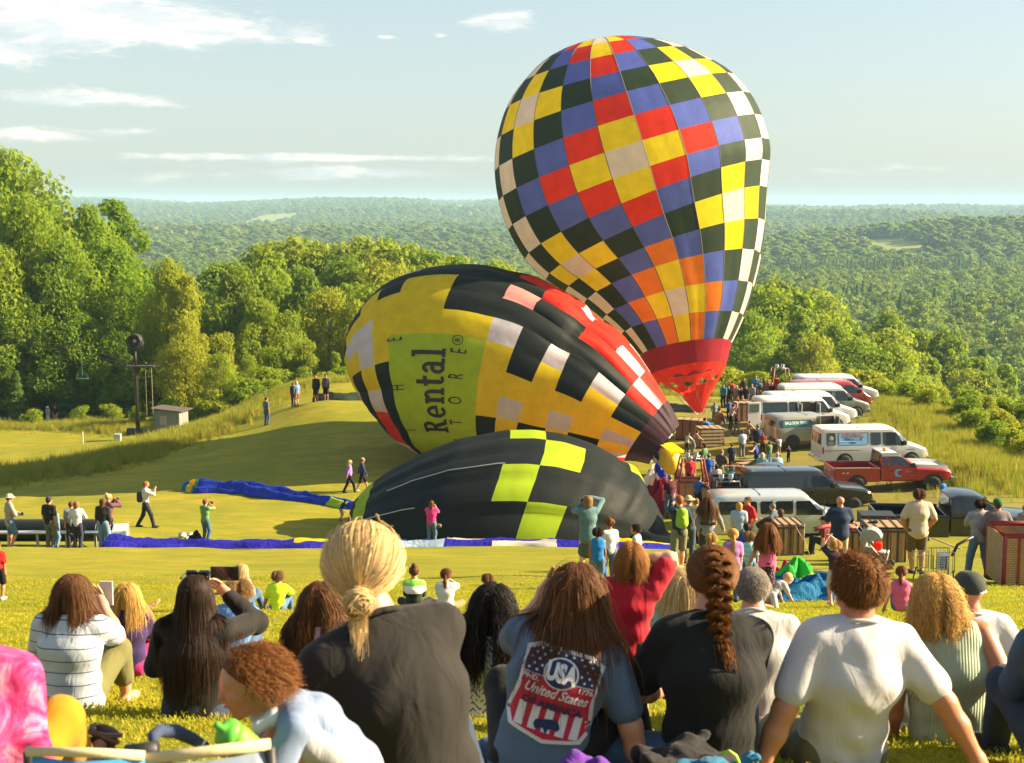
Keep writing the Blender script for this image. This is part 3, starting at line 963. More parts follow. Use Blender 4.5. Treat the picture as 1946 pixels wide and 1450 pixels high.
def spine_fn(pts, radii, up_hint=None):
 P = np.array(pts)
 rr = np.array(radii, dtype=float)
 n = len(P)
 xs = np.arange(n)
 def cat(arr, s):
  s = np.clip(s, 0, n - 1 - 1e-6)
  i = s.astype(int)
  t = (s - i)
  i0, i1, i2, i3 = np.clip(i - 1, 0, n - 1), i, np.clip(i + 1, 0, n - 1), np.clip(i + 2, 0, n - 1)
  if arr.ndim > 1:
   t = t[:, None]
  a, b_, c, d = arr[i0], arr[i1], arr[i2], arr[i3]
  return .5 * (2 * b_ + (c - a) * t + (2 * a - 5 * b_ + 4 * c - d) * t * t + (3 * b_ - a - 3 * c + d) * t ** 3)
 return (lambda s: cat(P, np.asarray(s, dtype=float))), (lambda s: np.maximum(cat(rr, np.asarray(s, dtype=float)), 0))
def mpp(d):
 return d / FPX
def text_mesh(body, size=1.0, bold=0.0, shear=0.0, align='CENTER', narrow=1.0):
 cu = bpy.data.curves.new('lettering', 'FONT')
 cu.body = body
 cu.size = size
 cu.offset = bold
 cu.shear = shear
 cu.align_x = align
 cu.align_y = 'CENTER'
 cu.resolution_u = 3
 ob = bpy.data.objects.new('lettering', cu)
 COL.objects.link(ob)
 dg = bpy.context.evaluated_depsgraph_get()
 me = bpy.data.meshes.new_from_object(ob.evaluated_get(dg))
 bm = bmesh.new()
 bm.from_mesh(me)
 bmesh.ops.triangulate(bm, faces=bm.faces)
 V = np.array([v.co[:] for v in bm.verts]).reshape(-1, 3)
 F = np.array([[v.index for v in f.verts] for f in bm.faces], dtype=int).reshape(-1, 3)
 bm.free()
 bpy.data.objects.remove(ob)
 bpy.data.curves.remove(cu)
 bpy.data.meshes.remove(me)
 if len(V):
  V[:, 0] *= narrow
 return V, F
def subdiv2d(V, F, maxlen):
 V = [tuple(v) for v in V]
 F = [tuple(f) for f in F]
 for _ in range(6):
  out, mid, changed = [], {}, False
  A = np.array(V)
  for (a, b_, c) in F:
   l = [np.linalg.norm(A[a] - A[b_]), np.linalg.norm(A[b_] - A[c]), np.linalg.norm(A[c] - A[a])]
   k = int(np.argmax(l))
   if l[k] < maxlen:
    out.append((a, b_, c))
    continue
   changed = True
   e = ((a, b_), (b_, c), (c, a))[k]
   o = (c, a, b_)[k]
   key = tuple(sorted(e))
   if key not in mid:
    mid[key] = len(V)
    V.append(tuple((np.array(V[e[0]]) + np.array(V[e[1]])) / 2))
   m = mid[key]
   out += [(e[0], m, o), (m, e[1], o)]
  F = out
  if not changed:
   break
 return np.array(V), np.array(F)
INK = plain('black_ink', (.012, .012, .012), .7, var=.05)
# --------------------------------------------------------------- the upright chequered balloon
_sp = [(1303, 664, 84.6), (1289, 580, 85.4), (1264, 492, 86.2), (1222, 384, 86.9), (1188, 278, 87.3), (1164, 190, 87.5), (1150, 122, 87.6), (1143, 76, 87.7)]
_rd = [87, 142, 196, 249, 249, 204, 128, 0.0]
_C1, _r1 = spine_fn([W(*q) for q in _sp], [r_ * mpp(q[2]) for r_, q in zip(_rd, _sp)])
def _prof1(t):
 return t
_tt_ = np.linspace(0, 1, 400)
# circular end cap: take the radius from a smooth closed curve
_pc = _C1(_tt_ * (len(_sp) - 1))
_rr0 = _r1(_tt_ * (len(_sp) - 1))
_ax = np.concatenate(([0], np.cumsum(np.linalg.norm(np.diff(_pc, axis=0), axis=1))))
_i_max = int(np.argmax(_rr0))
_h_cap = _ax[-1] - _ax[_i_max]
_rr1 = _rr0.copy()
for i in range(_i_max, 400):
 q = (_ax[i] - _ax[_i_max]) / _h_cap
 _rr1[i] = _rr0[_i_max] * math.sqrt(max(0.0, 1 - q ** 2.15))
_arc = np.concatenate(([0], np.cumsum(np.hypot(np.diff(_ax), np.diff(_rr1)))))
_arc /= _arc[-1]
N1 = 24
def P1(s, a):
 t = np.interp(s, _arc, _tt_)
 C = np.column_stack([np.interp(t, _tt_, _pc[:, k]) for k in range(3)])
 t2 = np.clip(t + .01, 0, 1)
 t1 = np.clip(t - .01, 0, 1)
 T = np.column_stack([np.interp(t2, _tt_, _pc[:, k]) - np.interp(t1, _tt_, _pc[:, k]) for k in range(3)])
 T /= np.linalg.norm(T, axis=1)[:, None]
 r = np.interp(t, _tt_, _rr1)
 ph = (a / N1) * 2 * math.pi - .10
 fr = a - np.floor(a)
 r = r * (1 + .010 * np.sin(math.pi * fr))
 r = r * (1 + .012 * np.sin(ph * 17 + s * 3) * np.clip(.33 - s, 0, 1) * 3)
 e1 = np.cross(T, np.array((0., -1., 0.)))
 e1 = -e1 / np.linalg.norm(e1, axis=1)[:, None]
 e1[e1[:, 0] < 0] *= -1
 e2 = np.cross(e1, T)
 e2 *= np.sign(-e2[:, 1])[:, None]
 return C + r[:, None] * (np.sin(ph)[:, None] * e1 + np.cos(ph)[:, None] * e2)
def col1(ri, ai):
 row = ri - 7                     # row 0 holds the white centre square
 g = ai - 12
 if row > 8:
  return 'K'
 g = ((g + 12) % 24) - 12
 best, colr = 99, None
 for gc in (0, 12, -12):
  for rc, red in ((0, 'R'), (6, 'R'), (-6, 'O')):
   dd = abs(g - gc) + abs(row - rc)
   if dd < best:
    best, colr = dd, red
 if best == 0:
  return 'W'
 if best == 1:
  return 'Y'
 if best == 2:
  return colr
 if best == 3:
  return 'B'
 dm = min(abs(g - gc) + abs(row - rc) for gc in (3, -3, 9, -9) for rc in (3, -3))
 if dm == 0:
  return 'W'
 if dm == 1:
  return 'Y'
 if dm == 2 and abs(g) not in (4, 5, 7, 8):
  return 'G'
 if abs(g) == 6 and abs(row) == 3:
  return 'Y'
 return 'W' if (g + row) % 2 else 'G'
_b1 = W(1310, 846, 84.5)
bal1 = empty('hot_air_balloon', (0, 0, 0), 0, 'upright checkered balloon with blue, red, yellow and black squares, leaning over its basket', 'balloon', 'hot air balloons on the field')
_srows = np.concatenate([np.linspace(.0, .985, 16), [1.0]])
panels(bal1, Surf(P1), _srows, np.arange(-12, 13) - .5, col1, 5, 5, flip=False)
# maroon band, red strip at the mouth, red scoop
_ms = W(1303, 664, 84.6)
def mouth_ring(px, py, d, rpx, k=0.18, tilt=.235, n=48, dz=0.0):
 c = W(px, py, d)
 T = W(1289, 580, 85.4) - W(1306, 700, 84.3)
 T /= np.linalg.norm(T)
 e1 = np.cross(T, np.array((0., -1., 0.)))
 e1 /= np.linalg.norm(e1)
 if e1[0] < 0:
  e1 = -e1
 e2 = np.cross(e1, T)
 if e2[1] > 0:
  e2 = -e2
 a = np.arange(n) / n * 2 * math.pi
 return c + rpx * mpp(d) * (np.sin(a)[:, None] * e1 + np.cos(a)[:, None] * e2)
def ring_band(name, rings, mat, parent, closed=True, mask=None):
 V = np.concatenate(rings)
 n = len(rings[0])
 F = []
 for j in range(len(rings) - 1):
  for i in range(n if closed else n - 1):
   i2 = (i + 1) % n
   if mask is not None and not mask(j, i):
    continue
   F.append((j * n + i, j * n + i2, (j + 1) * n + i2, (j + 1) * n + i))
 return link_mesh(name, np_mesh(name, V, np.array(F)), mat, parent)
_ra = P1(np.full(48, .0), np.arange(48) / 48 * 24)
_cA = _ra.mean(0)
_T1 = W(1289, 580, 85.4) - W(1303, 664, 84.6)
_T1 /= np.linalg.norm(_T1)
def shrink(ring, down, k):
 c = ring.mean(0)
 return c - _T1 * down + (ring - c) * k
_rb = shrink(_ra, .62, .90)
_rc = shrink(_ra, 1.25, .81)
ring_band('maroon_band', [_ra, _rb, _rc], FAB['M'], bal1)
_rd_ = shrink(_ra, 1.26, .812)
_re = shrink(_ra, 1.75, .70)
_re[:, 2] += .12 * np.sin(np.arange(48) / 48 * 6.28 * 12)
ring_band('red_hem', [_rd_, (_rd_ + _re) / 2 + .02, _re], FAB['R'], bal1)
# scoop: fabric cone on the far side, from scalloped edge down to the burner
_bp = W(1327, 783, 84.5)
_n = 34
_ang = np.linspace(-1.75, 1.75, _n)
_top, _mid2, _bot = [], [], []
for i, a_ in enumerate(_ang):
 e = np.array((math.sin(a_) * 1.0, -math.cos(a_) * .8, 0))
 c_ = W(1318, 718, 84.4)
 sc = .26 * abs(math.sin(i / (_n - 1) * math.pi * 6))
 _top.append(c_ + e * 1.55 + np.array((0, 0, -.05 - .42 * sc * 2 + .30 * math.sin(a_))))
 _mid2.append(c_ * .5 + _bp * .5 + e * .86)
 _bot.append(_bp + e * .28)
ring_band('scoop', [np.array(_top), np.array(_mid2), np.array(_bot)], FAB['R'], bal1, closed=False)
# wires from the mouth to the burner frame
_wm = MB()
for i in range(0, 48, 3):
 _wm.tube([tuple(_re[i]), tuple(_bp + np.array((math.cos(i) * .35, math.sin(i) * .35, -.1)))], .013, 4)
_wm.build('suspension_wires', plain('steel_wire', (.35, .33, .30), .4, metal=.8), bal1)
for g_ in range(-7, 8):
 q_ = P1(np.linspace(.0, .985, 44), np.full(44, g_ - .5))
 MB().tube([tuple(v) for v in q_], .022, 4, caps=False).build('load_tape', plain('load_tape', (.10, .09, .08), .8, var=.05), bal1)
# crown cap
_cr = P1(np.full(24, .988), np.arange(24))
_cc = P1(np.array([.9999]), np.array([0.]))[0]
_cm_ = MB()
_cm_.add([tuple(_cc + np.array((0, 0, .10)))] + [tuple(p + np.array((0, 0, .05))) for p in _cr], [(0, i + 1, (i + 1) % 24 + 1) for i in range(24)])
_cm_.build('crown_cap', FAB['B'], bal1, smooth=True)
# --------------------------------------------------------------- the yellow balloon lying on its side
_sp2 = [(1262, 845, 77.6), (1214, 809, 78), (1125, 757, 79), (1069, 735, 79.6), (1011, 711, 80.2), (950, 697, 80.8), (889, 691, 81.4), (814, 695, 82.4), (763, 706, 83.0), (728, 718, 83.4), (704, 732, 83.7), (697, 738, 83.8)]
_rd2 = [46, 80, 132, 152, 172, 183, 188, 180, 155, 118, 60, 0]
_C2, _r2 = spine_fn([W(*q) for q in _sp2], [r_ * mpp(q[2]) for r_, q in zip(_rd2, _sp2)])
_px2 = np.array([q[0] for q in _sp2], dtype=float)
def s_of_px(px):
 return np.interp(-np.asarray(px, dtype=float), -_px2, np.arange(len(_px2)))
def P2(s, a):
 C = _C2(s)
 T = _C2(np.clip(s + .1, 0, 10.99)) - _C2(np.clip(s - .1, 0, 10.99))
 T /= np.linalg.norm(T, axis=1)[:, None]
 r = _r2(s)
 ph = np.radians(a)
 e2 = np.cross(T, np.array((0., 0., 1.)))
 e2 /= np.linalg.norm(e2, axis=1)[:, None]
 e2 *= -np.sign(e2[:, 1])[:, None]
 eu = np.cross(e2, T)
 eu *= np.sign(eu[:, 2])[:, None]
 fr = (a + 7) / 15 - np.floor((a + 7) / 15)
 fill = np.clip((s - 5.5) / 3, 0, 1)
 r = r * (1 + .014 * np.sin(math.pi * fr) * (.5 + fill))
 slack = np.clip((a - 18) / 40, 0, 1) * np.clip((6.3 - s) / 3, 0, 1)
 r = r * (1 - .012 * slack + .030 * slack * (np.sin(a * .42 + s * 1.3) * np.sin(s * 2.1 - a * .05) + .5 * np.sin(a * .9 - s * 3.1)))
 r = r * (1 + .010 * np.sin(np.radians(a) * 13) * np.clip((s - 5.5), 0, 1) * (a < 10))
 P = C + r[:, None] * (np.cos(ph)[:, None] * e2 + np.sin(ph)[:, None] * eu)
 g = ground_z(P[:, 0], P[:, 1]) + .06
 low = P[:, 2] < g
 P[:, 2] = np.where(low, g + .02 * np.sin(P[:, 0] * 3), P[:, 2])
 return P
_rows2 = s_of_px([1262, 1224, 1182, 1138, 1095, 1052, 1010, 968, 898, 830, 794, 758, 728, 697.2])
_T2 = {  # band (from below upward): colours from the mouth to the crown
 0: 'VRKYKYKLLKWRWR', 1: 'VWYKYKYLLKRKRW', 2: 'VYKYKYKLLKRKWR', 3: 'VwYwYwYLLKWKWW', 4: 'VYYYYYYLLKYKYY', 5: 'VKYKYKYLLYwYYw', 6: 'VKwKwKwYYYwwYK',
 7: 'VRKKKKKKYYYYKK', 8: 'VwRRKKPKYKYKKK', 9: 'VRwRRRKKKKKKKK', 10: 'VRRRwRRKKwKKKK', 11: 'VRwRRRRKKKKKKK', 12: 'VRRRROOKKKKKKK'}
def col2(ri, ai):
 if ai <= 12:
  return _T2[ai][min(ri, 13)]
 return 'RKKWKK'[(ai + ri) % 6]
bal2 = empty('hot_air_balloon', (0, 0, 0), 0, 'big yellow and black balloon lying on its side with a lime lettered panel', 'balloon', 'hot air balloons on the field')
panels(bal2, Surf(P2), _rows2, -67 + 15.0 * np.arange(25), col2, 5, 5, flip=False)
def map2(V, F, name, mat, s_mid, a_mid, ks, ka, lift=.05):
 V, F = subdiv2d(V, F, .14)
 S = s_mid + V[:, 1] * ks
 A = a_mid + V[:, 0] * ka
 P = P2(S, A)
 C = _C2(S)
 nr = P - C
 nr /= np.linalg.norm(nr, axis=1)[:, None]
 return link_mesh(name, np_mesh(name, P + nr * lift, F, smooth=False), mat, bal2)
def slab_word():
 V, F = [], []
 def quad(pts):
  k = len(V)
  V.extend([(x, y, 0) for x, y in pts])
  F.append((k, k + 1, k + 2))
  F.append((k, k + 2, k + 3))
 def bar(x0, y0, x1, y1):
  quad([(x0, y0), (x1, y0), (x1, y1), (x0, y1)])
 def arc(cx, cyy, rx, ry, a0, a1, t, n=14, tv=None):
  tv = t if tv is None else tv
  for i in range(n):
   b0, b1 = R(a0 + (a1 - a0) * i / n), R(a0 + (a1 - a0) * (i + 1) / n)
   quad([(cx + rx * math.cos(b0), cyy + ry * math.sin(b0)), (cx + rx * math.cos(b1), cyy + ry * math.sin(b1)),
     (cx + (rx - t) * math.cos(b1), cyy + (ry - tv) * math.sin(b1)), (cx + (rx - t) * math.cos(b0), cyy + (ry - tv) * math.sin(b0))])
 st, sv = .27, .17
 x = 0
 bar(x + .12, 0, x + .12 + st, 1.42); bar(x, 0, x + .52, sv); bar(x, 1.42 - sv, x + .5, 1.42)
 arc(x + .48, 1.06, .44, .36, -90, 90, st * .95, 14, sv)
 bar(x + .39, 1.42 - sv, x + .5, 1.42); bar(x + .39, .70, x + .5, .70 + sv)
 quad([(x + .42, .72), (x + .72, .72), (x + 1.02, .0), (x + .74, .0)]); bar(x + .72, 0, x + 1.12, sv)
 x += 1.22
 arc(x + .45, .5, .45, .52, 0, 320, st * .9, 24, sv); bar(x + .2, .44, x + .88, .44 + sv * .8)
 x += 1.02
 bar(x + .1, 0, x + .1 + st, 1.0); bar(x, 0, x + .46, sv); bar(x, 1 - sv, x + .3, 1.0)
 arc(x + .58, .62, .34, .40, 0, 150, st * .9, 14, sv); bar(x + .92 - st * .9, 0, x + .92, .64); bar(x + .58, 0, x + 1.04, sv)
 x += 1.14
 bar(x + .14, .2, x + .14 + st, 1.34); bar(x, 1 - sv, x + .66, 1.0); arc(x + .44, .26, .30, .28, 180, 330, st * .8, 10, sv)
 x += .80
 arc(x + .36, .32, .36, .34, 60, 330, st * .85, 20, sv); arc(x + .38, .70, .36, .32, 0, 165, st * .85, 14, sv); bar(x + .74 - st * .9, .1, x + .74, .72); bar(x + .56, 0, x + .98, sv); bar(x + .3, .5, x + .6, .5 + sv * .8)
 x += 1.06
 bar(x + .14, 0, x + .14 + st, 1.5); bar(x, 0, x + .54, sv); bar(x, 1.5 - sv, x + .3, 1.5)
 x += .6
 V = np.array(V, dtype=float)
 V[:, 0] -= x / 2
 V[:, 1] -= .7
 return V, np.array(F), x
_sv, _sf, _sw = slab_word()
_sM = float(s_of_px(898))
map2(_sv, _sf, 'lettering', INK, _sM + .10, -10, .40, 8.6)
for word, sx_, a0_, a1_, off_ in (('THE', 1.7, -34, 20, .78), ('STORE', 2.0, -41, 14, -.50)):
 for i, ch in enumerate(word):
  V_, F_ = text_mesh(ch, sx_, 0, 0, 'CENTER', .42)
  map2(V_, F_, 'lettering', INK, _sM + off_, a0_ + (a1_ - a0_) * i / (len(word) - 1), .30, 7.0)
V_, F_ = text_mesh('R', .55, .01)
map2(V_, F_, 'lettering', INK, _sM - .40, 20, .30, 7.0)
_ro = []
for i in range(20):
 b0, b1 = 2 * math.pi * i / 20, 2 * math.pi * (i + 1) / 20
 _ro.append([(.42 * math.cos(b), .42 * math.sin(b), 0) for b in (b0, b1)] + [(.36 * math.cos(b), .36 * math.sin(b), 0) for b in (b1, b0)])
map2(np.array(_ro).reshape(-1, 3), np.concatenate([[[4 * i, 4 * i + 1, 4 * i + 2], [4 * i, 4 * i + 2, 4 * i + 3]] for i in range(20)]), 'lettering', INK, _sM - .40, 20, .30, 7.0)
# --------------------------------------------------------------- the black balloon in front, half inflated
_x3 = np.array([660, 668, 691, 725, 776, 843, 928, 979, 1030, 1081, 1132, 1169, 1200, 1233, 1254, 1268], dtype=float)
_y3 = np.array([996, 962, 930, 897, 862, 832, 814, 813, 821, 840, 868, 896, 928, 968, 996, 1016], dtype=float)
_D3 = 62.0
def P3(s, a):
 ph = np.radians(a)
 sn, cs = np.sin(ph), np.cos(ph)
 top = np.interp(s, _x3, _y3)
 hgt = np.maximum(.05, (1029 - top) * mpp(_D3) * .91 - .55 * 0)
 lean = (58 + 40 * (s - 900) / 400) * (sn - .45)
 t = (s - 660) / (1268 - 660)
 wid = 5.2 * np.sqrt(np.clip(1 - (2 * t - 1) ** 2, 0.0001, 1)) ** .75
 x = (s + lean * np.clip(np.minimum(t, 1 - t) * 6, 0, 1) - 973) * mpp(_D3)
 y = _D3 - 1.0 - wid * np.sign(cs) * np.abs(cs) ** .85
 z0 = ground_z(x, y)
 zt = (sn ** .72) * hgt
 right = np.clip((s - 1075) / 150, 0, 1)
 fold = right * (.11 * np.sin(s * .085 + a * .030) * np.sin(np.radians(np.clip(a, 0, 180))) + .03 * np.sin(s * .19 - a * .05))
 zt = zt + fold * np.clip(zt, 0, 1.2)
 y = y - fold * .9 * np.sin(ph)
 gap = (a / 22.5 + .2) - np.floor(a / 22.5)
 bul = .10 * np.sin(math.pi * gap) * (1 - right)
 y = y - bul * cs
 zt = zt + bul * sn
 return np.column_stack([x, y, z0 * 0 + np.maximum(gz(-2, _D3) + zt, z0 + .03)])
_rows3 = np.array([660, 676, 700, 735, 780, 832, 884, 936, 1000, 1070, 1118, 1152, 1185, 1215, 1245, 1268], dtype=float)
_ab3 = np.array([0, 6, 27, 52, 82, 104, 126, 148, 168, 180], dtype=float)
def col3(ri, ai):
 if (ri, ai) in ((7, 0), (8, 1), (7, 2), (8, 3), (7, 4)):
  return 'L'
 if ri in (1,) and ai in (1, 2, 3, 4):
  return 'L'
 if ri == 0 and ai in (0, 1):
  return 'L'
 if (ri, ai) in ((11, 4), (12, 5)):
  return 'L'
 return 'K'
bal3 = empty('hot_air_balloon', (0, 0, 0), 0, 'half-inflated black balloon with lime squares, slumped in front of the yellow one', 'balloon', 'hot air balloons on the field')
panels(bal3, Surf(P3), _rows3, _ab3, col3, 8, 8, flip=True)
# thin pale seam tapes over the near flank
_tape = plain('pale_tape', (.34, .40, .38), .8, var=.05)
for a_, xs in ((52, np.linspace(735, 940, 26)), (27, np.linspace(668, 800, 16))):
 pts_ = P3(xs, np.full(len(xs), a_))
 n_ = pts_ - np.array((pts_[:, 0].mean(), _D3, gz(0, _D3)))
 MB().tube([tuple(p + np.array((0, -.05, .05))) for p in pts_], .022, 5).build('seam_tape', _tape, bal3)
# --------------------------------------------------------------- laid-out fabric and crumpled cloth
def crumple(u, v, seed=0.0):
 return (.5 * np.sin(u * 2.3 + 1.7 * np.sin(v * 3.1 + seed)) + .3 * np.sin(u * 5.1 - v * 4.3 + seed * 2) + .2 * np.sin(u * 9.7 + v * 8.9 + seed * 3 + np.sin(u * 4)))
def cloth_strip(name, poly, widths, cuts, cols, label, cat, heights=.3, seed=0.0, hmin=.05):
 P = np.array([GD(px, d) for px, d in poly])
 seg = np.linalg.norm(np.diff(P[:, :2], axis=0), axis=1)
 cum = np.concatenate(([0], np.cumsum(seg))) / seg.sum()
 L = seg.sum()
 root = empty(name, (0, 0, 0), 0, label, cat)
 def fn(s, a):
  x = np.interp(s, cum, P[:, 0])
  y = np.interp(s, cum, P[:, 1])
  tx = np.interp(np.clip(s + .02, 0, 1), cum, P[:, 0]) - np.interp(np.clip(s - .02, 0, 1), cum, P[:, 0])
  ty = np.interp(np.clip(s + .02, 0, 1), cum, P[:, 1]) - np.interp(np.clip(s - .02, 0, 1), cum, P[:, 1])
  ln = np.hypot(tx, ty) + 1e-9
  wv = np.interp(s, cum, widths)
  o = (a - .5) * wv * (1 + .18 * np.sin(s * L * 1.1 + seed) + .1 * np.sin(s * L * 3.7 + a * 3))
  x = x - ty / ln * o
  y = y + tx / ln * o
  prof = np.sin(math.pi * np.clip(a, 0, 1)) ** .6
  hz_ = np.interp(s, cum, heights) if hasattr(heights, '__len__') else heights
  h = prof * hz_ * (.55 + .55 * (.5 + .5 * crumple(s * L * 1.2, a * 5, seed)) + .25 * np.sin(a * 17 + s * L * .8))
  return np.column_stack([x, y, ground_z(x, y) + .02 + np.maximum(h, 0) + hmin * prof])
 sf = Surf(fn)
 for i in range(len(cuts) - 1):
  for (a0, a1, c) in cols[i]:
   V, F = sf.grid(cuts[i], cuts[i + 1], a0, a1, max(6, int(L * (cuts[i + 1] - cuts[i]) / .22)), max(4, int(14 * (a1 - a0))))
   link_mesh('panel', np_mesh('panel', V, F[:, ::-1]), FAB[c], root)
 return root
one = lambda c: [(0, 1, c)]
cloth_strip('laid_out_envelope', [(205, 49.5), (330, 49.3), (500, 49.2), (640, 49), (760, 48.6), (900, 48.3), (1050, 48.2), (1180, 48.2), (1290, 48.4)], [1.5, 1.2, 1.3, 1.6, 1.3, 1.3, 1.2, 1.0, .9],
   [0, .07, .14, .25, .33, .42, .50, .60, .68, .79, .90, 1.0],
   [one('U'), [(0, .5, 'U'), (.5, 1, 'C')], one('U'), one('U'), [(0, .35, 'U'), (.35, 1, 'Y')], one('U'), [(0, .3, 'C'), (.3, 1, 'U')], [(0, .5, 'U'), (.5, 1, 'W')], [(0, .4, 'W'), (.4, 1, 'U')], one('U'), [(0, .6, 'U'), (.6, 1, 'W')]],
   'long blue and white envelope laid flat along the top of the bank', 'balloon fabric', [.42, .28, .25, .3, .25, .25, .22, .18, .15], 1.0)
cloth_strip('laid_out_envelope', [(382, 74), (470, 73), (560, 70.5), (640, 68.5), (690, 67.5)], [1.5, 1.7, 1.4, 1.0, .9], [0, .5, .82, .93, 1.0],
   [one('S'), one('S'), [(0, .5, 'L'), (.5, 1, 'S')], one('S')], 'royal blue rolled envelope lying on the shaded grass behind the photographer', 'balloon fabric', [.55, .45, .35, .3, .25], 2.0)
cloth_strip('bundled_fabric', [(352, 74.5), (366, 74.3), (382, 74)], [.9, 1.2, 1.0], [0, .35, .7, 1.0], [one('T'), [(0, .5, 'Y'), (.5, 1, 'R')], [(0, .5, 'E'), (.5, 1, 'R')]],
   'small multicolored heap of fabric at the end of the royal blue roll', 'balloon fabric', .5, 4.0)
cloth_strip('laid_out_envelope', [(598, 98.5), (640, 99), (690, 99.5)], [1.0, 1.6, 2.0], [0, .4, 1], [one('K'), one('G')], 'dark green fabric lying in the grass behind the yellow balloon', 'balloon fabric', .45, 5.0)
cloth_strip('black_ground_sheet', [(1200, 58.8), (1235, 57.6), (1280, 57), (1330, 56.5)], [5.0, 4.5, 3.0, 1.5], [0, .5, 1], [one('K'), one('K')], 'limp black tail of fabric beside the half-inflated black balloon', 'balloon fabric', [.7, .6, .35, .2], 3.0)
cloth_strip('yellow_cloth', [(1165, 52), (1200, 51.6), (1260, 51.4), (1300, 51.6)], [.9, .9, .8, .8], [0, .5, 1], [one('Y'), one('Y')], 'narrow yellow cloth on the grass beyond the small boys', 'balloon fabric', [.4, .3, .25, .2], 6.0)
cloth_strip('lime_cloth', [(1355, 50), (1390, 49), (1440, 48)], [1.6, 2.0, 1.8], [0, 1], [one('L')], 'lime cloth spread behind the couple by the silver van', 'balloon fabric', [.3, .3, .2], 7.0)
def heap(name, px, d, w_, dp, h, sectors, label, seed=1.0, cat='balloon fabric', n=60):
 c = GD(px, d)
 root = empty(name, tuple(c), 0, label, cat)
 def fn(s, a):
  th = s * 2 * math.pi
  q = a
  rr = q * (1 + .16 * np.sin(th * 3 + seed) + .09 * np.sin(th * 7 + seed * 2) + .05 * np.sin(th * 13))
  x = np.cos(th) * rr * w_ / 2
  y = np.sin(th) * rr * dp / 2
  hh = h * np.clip(1 - q ** 1.6, 0, 1) * (1 + .22 * np.sin(th * 4 + seed * 3 + q * 4)) + h * .22 * crumple(x * 5 / max(w_, .6), y * 5 / max(dp, .6), seed) * np.sin(math.pi * np.clip(q, 0, 1)) ** .5
  g = ground_z(x + c[0], y + c[1]) - c[2]
  return np.column_stack([x, y, g + .015 + np.maximum(hh, 0)])
 sf = Surf(fn)
 for (s0, s1, a0, a1, colr) in sectors:
  V, F = sf.grid(s0, s1, a0, a1, max(8, int(n * (s1 - s0))), max(6, int(22 * (a1 - a0))))
  link_mesh('fold', np_mesh('fold', V, F[:, ::-1]), FAB[colr], root)
 return root
heap('fabric_heap', 1520, 22.0, 1.15, .9, .52, [(0, 1, .0, .55, 'E'), (0, .45, .55, 1, 'E'), (.45, .75, .55, 1, 'T'), (.75, 1, .55, 1, 'Y')], 'bright green crumpled fabric on the heap beside the crawling baby', 1.0)
heap('fabric_heap', 1560, 21.4, 1.6, 1.0, .34, [(0, 1, 0, 1, 'T')], 'shiny teal-blue fabric spilling off the heap beside the crawling baby', 2.6)
heap('fabric_heap', 1497, 22.6, .5, .5, .5, [(0, 1, 0, 1, 'N')], 'magenta fold of fabric behind the girl in the pink shirt', 4.1)
heap('fabric_heap', 1690, 22.6, .75, .5, .12, [(0, 1, 0, 1, 'T')], 'small flat teal-blue cloth on the grass behind the girl in pink tank top', 5.2)
heap('fabric_heap', 1245, 70.5, 2.6, 2.2, 1.5, [(0, .3, 0, 1, 'Y'), (.3, .55, 0, 1, 'K'), (.55, .8, 0, 1, 'W'), (.8, 1, 0, 1, 'S')], 'heap of yellow, white and dark fabric beside the maroon-shirted man', 3.3)
heap('envelope_bag', 1252, 68.0, 2.6, 2.2, 1.25, [(0, 1, 0, 1, 'M')], 'plump maroon envelope bag on the grass behind the sitting children', 6.0, cat='bag')
# fan cowl and yellow inflation fan at the mouth of the yellow balloon
# ================================================================== VEHICLES
def paint(name, col, rough=.32, metal=0.0):
 return plain('paint_' + name, col, rough, metal, var=.05, vscale=1.5, coat=.6, spec=.5)
GLASS_D = plain('tinted_glass', (.012, .016, .018), .06, var=.02, spec=.8)
GLASS_L = plain('clear_glass', (.10, .135, .13), .08, var=.02, spec=.9)
RUBBER = plain('tyre_rubber', (.018, .018, .018), .85, var=.2, bump=.1)
ALLOY = plain('alloy_rim', (.40, .41, .40), .35, metal=.25, var=.08)
STEEL = plain('steel', (.42, .42, .41), .32, metal=.9, var=.1)
CHROME = plain('chrome', (.62, .62, .60), .14, metal=1.0, var=.03)
BLACKP = plain('black_plastic', (.016, .016, .017), .5, var=.1)
AMBER = plain('amber_lens', (.75, .24, .02), .25, var=.05)
LETT_P = plain('plate_white', (.5, .52, .55), .5)
REDL = plain('red_lens', (.38, .012, .012), .25, var=.05)
WHITEL = plain('lamp_glass', (.75, .76, .74), .12, var=.03)
